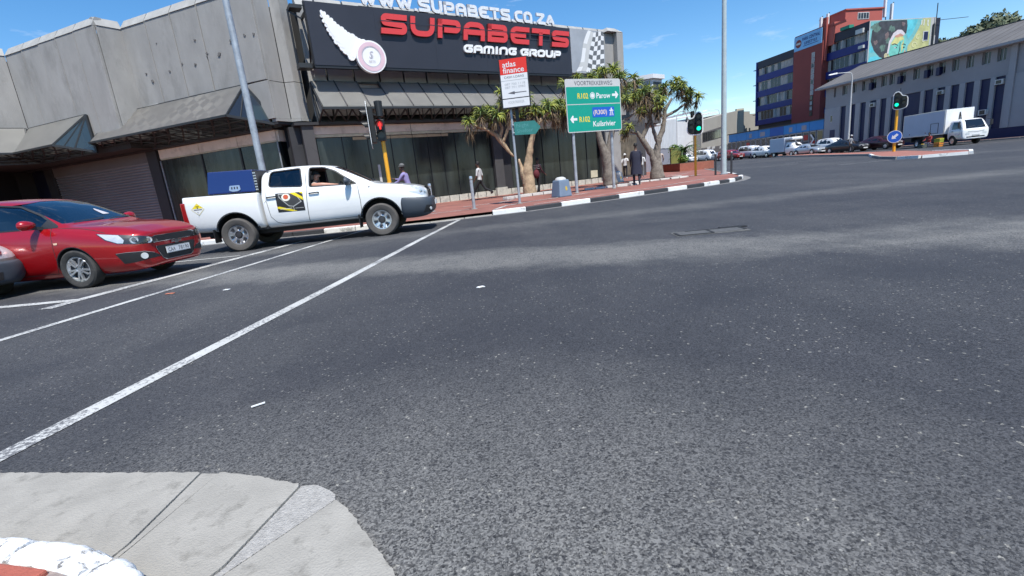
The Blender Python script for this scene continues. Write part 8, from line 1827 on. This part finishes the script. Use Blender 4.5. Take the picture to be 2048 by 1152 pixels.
# ============================================================ PARKED VEHICLES
def far_car(name, label, cat, t_front, t_rear, off, H, W, kind, pm, group='vehicles parked along the far kerb', plate=True):
    Lc = t_rear-t_front; p = RW((t_front+t_rear)/2, off); z = gz(p.x, p.y); k = Lc/4.3; hs_ = H/1.45
    t = thing(name, label, cat, (p.x, p.y, z), R_(90)-R_(170.8)); 
    if kind == 'sedan': S = [(2.13, .3, .5, .54, .6, .5, .63, .4), (2.05, .22, .7, .74, .66, .66, .7, .52), (1.7, .2, .78, .82, .78, .74, .84, .6), (1.0, .2, .80, .85, .88, .77, .95, .64), (.85, .2, .8, .85, .89, .77, 1.0, .64), (.2, .2, .8, .85, .91, .76, 1.38, .56), (-.3, .2, .8, .85, .93, .76, 1.45, .55), (-.9, .2, .8, .85, .94, .75, 1.40, .53), (-1.5, .22, .8, .84, .96, .74, 1.08, .58), (-1.95, .28, .76, .8, .94, .70, 1.0, .56), (-2.13, .4, .6, .68, .8, .6, .86, .5)]; cow, roofx, rr, back = .85, .2, -.9, -1.45
    elif kind == 'suv': S = [(2.13, .4, .55, .6, .85, .55, .9, .45), (2.05, .34, .74, .78, .92, .7, .98, .56), (1.4, .32, .80, .85, 1.02, .76, 1.08, .64), (.95, .32, .8, .85, 1.05, .77, 1.14, .64), (.45, .32, .8, .85, 1.06, .77, 1.66, .62), (.0, .32, .8, .85, 1.07, .77, 1.72, .62), (-1.9, .34, .8, .85, 1.07, .77, 1.70, .62), (-2.10, .4, .78, .82, 1.05, .75, 1.60, .6), (-2.13, .5, .74, .78, 1.0, .7, 1.3, .55)]; cow, roofx, rr, back = .9, .42, -1.85, -2.0; hs_ = H/1.72
    else: S = [(2.13, .35, .6, .65, .8, .6, .88, .5), (2.08, .3, .76, .8, .95, .72, 1.02, .6), (1.85, .3, .80, .84, 1.05, .77, 1.15, .64), (1.35, .3, .8, .85, 1.08, .78, 1.75, .66), (1.0, .3, .8, .85, 1.1, .8, 1.93, .68), (-1.9, .3, .8, .85, 1.1, .8, 1.95, .68), (-2.08, .35, .8, .84, 1.1, .78, 1.88, .66), (-2.13, .45, .76, .8, 1.05, .74, 1.7, .6)]; cow, roofx, rr, back = 1.8, 1.2, -1.9, -2.0; hs_ = H/1.95
    S = [(x*k, zb*hs_, wl*W/1.7, wm*W/1.7, zs*hs_, wb*W/1.7, zt*hs_, wt*W/1.7) for x, zb, wl, wm, zs, wb, zt, wt in S]
    me = loft(S, [pm], 1, crease=((5, .8), (7, .3))); bv = bvh_of(me); finish(me, 'car_body', t)
    zs_ = [s for s in S][4][4]; 
    belt = (.95 if kind == 'sedan' else 1.08 if kind == 'suv' else 1.12)*hs_; rt = (1.37 if kind == 'sedan' else 1.62 if kind == 'suv' else 1.80)*hs_
    mid = -.35*k if kind != 'van' else .45*k
    for s in ('R', 'L'):
        decal(bv, s, [(cow*k-.05, belt), (roofx*k+.02, rt-.03), (mid+.03, rt), (mid+.03, belt)], .006, name='front_window', m='glassdark', parent=t, step=.5)
        decal(bv, s, [(mid-.03, belt), (mid-.03, rt), (rr*k, rt-.02), (back*k+.06, belt+.08)], .006, name='rear_window', m='glassdark', parent=t, step=.5)
        for x in (1.3, -1.3):
            cx = x*k; q = MB(); sg_ = -1 if s == 'R' else 1
            decal(bv, s, [(cx+.36*cos(a), .30+.36*sin(a)) for a in [2*pi*i/14 for i in range(14)]], .004, name='wheel_arch', m='blackpl', parent=t, step=.6)
            q.lathe([(.29, sg_*(W/2-.16)), (.30, sg_*(W/2-.02)), (.27, sg_*(W/2+.01)), (.18, sg_*(W/2+.012))], c=(cx, 0, .29), ax='y', n=16, cap=True); wq = q.build('wheel', 'tyre', t, smooth=True)
            q = MB(); q.lathe([(.175, sg_*(W/2+.013)), (.12, sg_*(W/2+.02)), (0, sg_*(W/2+.02))], c=(cx, 0, .29), ax='y', n=12, cap=False); q.build('rim', 'alloy', wq, smooth=True)
        q = MB(); y_ = (-1 if s == 'R' else 1)*(W/2+.04); q.bx(cow*k-.28, cow*k-.12, min(y_, y_*.85), max(y_, y_*.85), belt, belt+.13); q.build('mirror', pm, t, bevel=.02)
        kk = 1 if s == 'R' else -1; zl_ = (.62 if kind == 'sedan' else .82 if kind == 'suv' else .8)*hs_
        decal(bv, 30*kk, [(kk*a*W/1.7, b_) for a, b_ in [(.50, zl_-.08), (1.15, zl_-.02), (1.2, zl_+.08), (.6, zl_+.09)]], .006, name='headlight', m='lamp', parent=t, step=.5)
    wsn = (.66*W/1.7); decal(bv, 'F', [(-wsn, belt+.02), (wsn, belt+.02), (wsn*.86, rt), (-wsn*.86, rt)], .006, name='windscreen', m='glassdark', parent=t, step=.5)
    zg = (.52 if kind == 'sedan' else .68 if kind == 'suv' else .6)*hs_
    decal(bv, 'F', [(-.45, zg-.07), (.45, zg-.07), (.45, zg+.06), (-.45, zg+.06)], .006, name='grille', m='blackpl', parent=t, step=.5)
    q = MB(); x_ = max(s[0] for s in S); q.bx(x_+.0, x_+.03, -.24, .24, zg-.20, zg-.10); q.build('number_plate', 'signwhite', t)
    q = MB(); q.bx(-1.9*k, 1.9*k, -W/2+.14, W/2-.14, .16, .34); q.build('underbody', 'blackpl', t)
    return t
far_car('sedan_car', 'dark maroon car tucked between the charcoal sedan and the white truck', 'car', 4.3, 8.4, 4.3, 1.35, 1.55, 'sedan', 'pmaroon')
far_car('sedan_car', 'charcoal grey sedan nearest the keep-left disc', 'car', 6.3, 10.6, 6.0, 1.33, 1.6, 'sedan', 'pdark')
far_car('suv_car', 'small white off-roader behind the charcoal sedan', 'car', 10.2, 13.8, 4.1, 1.62, 1.5, 'suv', 'pwhite')
far_car('sedan_car', 'pale silver sedan in front of the white box van', 'car', 11.7, 15.5, 5.7, 1.27, 1.55, 'sedan', 'psilver')
t = far_car('pickup_truck', 'white pickup with a white canopy behind the white box van', 'pickup truck', 19.8, 23.5, 5.0, 1.52, 1.5, 'suv', 'pwhite')
far_car('van', 'white rounded minibus behind the red car', 'van', 23.7, 27.4, 4.2, 1.75, 1.55, 'van', 'pwhite')
far_car('suv_car', 'old dark red car beside the one in blue overalls', 'car', 24.8, 29.3, 6.2, 1.45, 1.5, 'suv', 'pdred')
far_car('sedan_car', 'blue grey car behind the tall pale lamp post', 'car', 29.8, 33.4, 5.2, 1.25, 1.5, 'sedan', 'psilver')
far_car('van', 'white high panel van right of the orange signal pole', 'van', 32.2, 36.6, 5.4, 1.85, 1.55, 'van', 'pwhite')
far_car('pickup_truck', 'farthest white pickup with canopy at the end of the row', 'pickup truck', 34.6, 39.0, 7.2, 1.5, 1.5, 'suv', 'pwhite')
far_car('van', 'white minibus beyond the planter left of the orange pole', 'van', 36.5, 41.5, 13.2, 1.95, 1.6, 'van', 'pwhite')
# box van
t = thing('box_van', 'white box van with a rounded roof over its cab among parked cars', 'van', tuple(RWg(17.5, 5.2)), R_(90)-R_(170.8))
S = [(2.1, .35, .55, .6, .8, .55, .86, .48), (2.02, .3, .7, .74, .9, .68, .98, .56), (1.7, .3, .74, .78, 1.0, .72, 1.15, .6), (1.2, .3, .74, .78, 1.02, .72, 1.62, .58), (.8, .3, .74, .78, 1.04, .72, 1.70, .6), (.42, .3, .74, .78, 1.04, .72, 1.70, .6), (.38, .3, .74, .78, 1.04, .72, 1.66, .6)]
me = loft(S, ['pwhite'], 1); bv = bvh_of(me); finish(me, 'cab', t)
for s in ('R', 'L'): decal(bv, s, [(1.6, 1.05), (1.2, 1.52), (.55, 1.54), (.55, 1.05)], .006, name='side_window', m='glassdark', parent=t, step=.5); decal(bv, 35 if s == 'R' else -35, [((1 if s == 'R' else -1)*a, b_) for a, b_ in ((.5, .62), (1.05, .66), (1.05, .8), (.55, .8))], .006, name='headlight', m='lamp', parent=t, step=.5)
decal(bv, 'F', [(-.6, 1.08), (.6, 1.08), (.5, 1.5), (-.5, 1.5)], .006, name='windscreen', m='glassdark', parent=t, step=.5); decal(bv, 'F', [(-.4, .5), (.4, .5), (.4, .68), (-.4, .68)], .006, name='grille', m='blackpl', parent=t, step=.5)
mb = MB(); mb.bx(-2.15, .32, -.80, .80, .55, 2.18); mb.build('cargo_box', 'truckbox', t, bevel=.04); mb = MB(); mb.bx(.2, 1.5, -.72, .72, 1.82, 2.16); mb.build('roof_fairing', 'white', t, bevel=.14)
mb = MB(); mb.bx(-2.1, 1.8, -.6, .6, .28, .52); mb.build('chassis', 'blackpl', t)
for x in (1.45, -1.4):
    for y in (-.72, .72): wheel(t, x, y, .29, .2, .17, 'plain')
# delivery truck
tk = thing('delivery_truck', 'large white delivery truck with a plain box body parked by the navy panels', 'truck', (36.77, 39.77, 0), R_(90)-R_(190))
mb = MB(); mb.bx(-3.45, 1.55, -.98, .98, .92, 2.78); mb.build('cargo_box', 'truckbox', tk, bevel=.02)
mb = MB(); mb.bx(1.552, 1.60, -.96, .96, .94, 2.76); mb.build('box_front', 'white', tk)
mb = MB()
for z in (.93, 2.74): mb.bx(-3.46, 1.56, -1.0, -.981, z, z+.05)
for x in (-3.46, 1.52): mb.bx(x, x+.05, -1.0, -.981, .93, 2.78)
mb.build('box_edging', 'alloy', tk); mb = MB()
for a in ((.0, .9, 1.05, 1.08), (.0, .9, 1.82, 1.85), (.0, .03, 1.05, 1.85), (.87, .9, 1.05, 1.85)): mb.bx(a[0], a[1], -1.0, -.981, a[2], a[3])
mb.build('side_hatch', 'rimdark', tk); mb = MB()
for x in (-2.6, -.6): mb.bx(x, x+.08, -1.0, -.982, 1.12, 1.2)
mb.build('marker_lamp', 'ctail', tk)
cab = [(3.42, .42, .70, .78, .98, .72, 1.02, .66), (3.36, .38, .84, .88, 1.10, .84, 1.16, .76), (3.28, .38, .86, .90, 1.16, .85, 1.30, .78), (3.02, .38, .86, .90, 1.18, .85, 1.80, .76), (2.85, .38, .86, .90, 1.18, .85, 1.92, .76), (1.85, .38, .86, .90, 1.18, .85, 1.95, .76), (1.72, .38, .86, .90, 1.18, .85, 1.90, .75)]
me = loft(cab, ['pwhite'], 2, crease=((5, .6), (7, .6))); bv = bvh_of(me)
c1 = MB(); [c1.lathe([(.40, s*.4), (.40, s*1.3)], c=(2.35, 0, .36), ax='y', n=20, mi=1) for s in (-1, 1)]
finish(boolean(me, c1, ['pwhite', 'blackpl']), 'cab', tk)
for s in ('R', 'L'):
    k = 1 if s == 'R' else -1
    decal(bv, s, smoothpoly([(3.12, 1.2), (2.92, 1.70), (2.2, 1.74), (2.2, 1.18)], .04), .006, name='side_window', m='glassdark', parent=tk, step=.3); seam(bv, s, [(2.12, 1.8), (2.10, 1.1), (2.12, .6)], .012, .004, parent=tk); seam(bv, s, [(3.12, 1.15), (3.1, .8), (2.9, .7)], .012, .004, parent=tk)
    q = MB(); q.bx(2.3, 2.45, -k*.93-.01, -k*.93+.02, 1.02, 1.06); q.build('door_handle', 'blackpl', tk)
    decal(bv, 25*k, [(k*a, b_) for a, b_ in ((.58, .72), (1.05, .72), (1.05, .90), (.62, .84))], .006, name='headlight', m='lamp', parent=tk, step=.3)
    q = MB(); q.bx(3.2, 3.30, -k*1.08-.06, -k*1.08+.06, 1.3, 1.68); mq = q.build('mirror', 'blackpl', tk, bevel=.02); q = MB(); q.bar((3.2, -k*1.06, 1.7), (3.0, -k*.86, 1.8), .03); q.bar((3.2, -k*1.06, 1.3), (3.15, -k*.88, 1.15), .03); q.build('mirror_arm', 'blackpl', mq)
    wheel(tk, 2.35, -k*.78, .34, .22, .2, 'plain'); wheel(tk, -1.7, -k*.74, .34, .36, .2, 'plain')
decal(bv, 'F', smoothpoly([(-.84, 1.17), (.84, 1.17), (.76, 1.82), (-.76, 1.82)], .06), .006, name='windscreen', m='glassdark', parent=tk, step=.3)
for a, b_ in (((-.5, 1.25), (.0, 1.36)), ((.1, 1.25), (.6, 1.36))): seam(bv, 'F', [a, b_], .015, .012, 'wiper', 'blackpl', tk)
decal(bv, 'F', [(-.55, .98), (-.1, .92), (.1, .92), (.55, .98), (.52, .92), (.1, .86), (-.1, .86), (-.52, .92)], .006, name='grille', m='greytxt', parent=tk, step=.3); decal(bv, 'F', [(-.6, .5), (.6, .5), (.6, .58), (-.6, .58)], .006, name='lower_grille', m='blackpl', parent=tk, step=.3)
q = MB(); q.bx(3.43, 3.45, -.24, .24, .60, .70); q.build('number_plate', 'greytxt', tk)
mb = MB(); mb.bx(-3.3, 2.8, -.45, .45, .45, .88); mb.bx(-3.3, -2.4, -.9, .9, .55, .85); mb.bx(-.9, 1.4, -.9, .9, .40, .85); mb.build('chassis', 'blackpl', tk)
mb = MB(); mb.bar((1.63, -.1, 1.3), (1.63, .0, 2.5), .05); mb.bar((1.63, .12, 1.9), (1.63, .0, 2.5), .04); mb.build('exhaust_stack', 'rimdark', tk)
# vendor's crates
for i, (dx, dy, dz, cc, lb) in enumerate(((-.5, -.9, 0, (.55, .20, .03), 'orange crate of fruit on the kerb in front of the vendor'), (-.35, -.75, .34, (.35, .40, .05), 'yellow green box of produce on top of the orange crate'), (-.9, .1, 0, (.08, .10, .09), 'dark tray of goods left of the vendor'), (-.1, -.35, 0, (.5, .25, .2), 'pale pink box between the vendor and the truck wheel'))):
    t = thing('crate', lb, 'crate', (35.2+dx, 38.75+dy, .0+dz), .3); c_ = cloth(cc); mb = MB(); mb.bx(-.25, .25, -.18, .18, 0, .03); mb.build('crate_base', c_, t)
    for a in ((-.25, .25, -.19, -.16), (-.25, .25, .16, .19), (-.26, -.23, -.19, .19), (.23, .26, -.19, .19)):
        mb = MB(); mb.bx(a[0], a[1], a[2], a[3], .03, .13); mb.bx(a[0], a[1], a[2], a[3], .17, .30); mb.build('crate_side', c_, t)
    mb = MB(); rr_ = random.Random(i)
    for k in range(12): mb.lathe([(.0, -.05), (.045, -.02), (.05, .01), (.03, .045), (0, .05)], c=(rr_.uniform(-.18, .18), rr_.uniform(-.12, .12), .28), ax='z', n=8, cap=False)
    stuff(mb.build('fruit', cloth((.5, .12+.1*(i % 3), .03)), t))
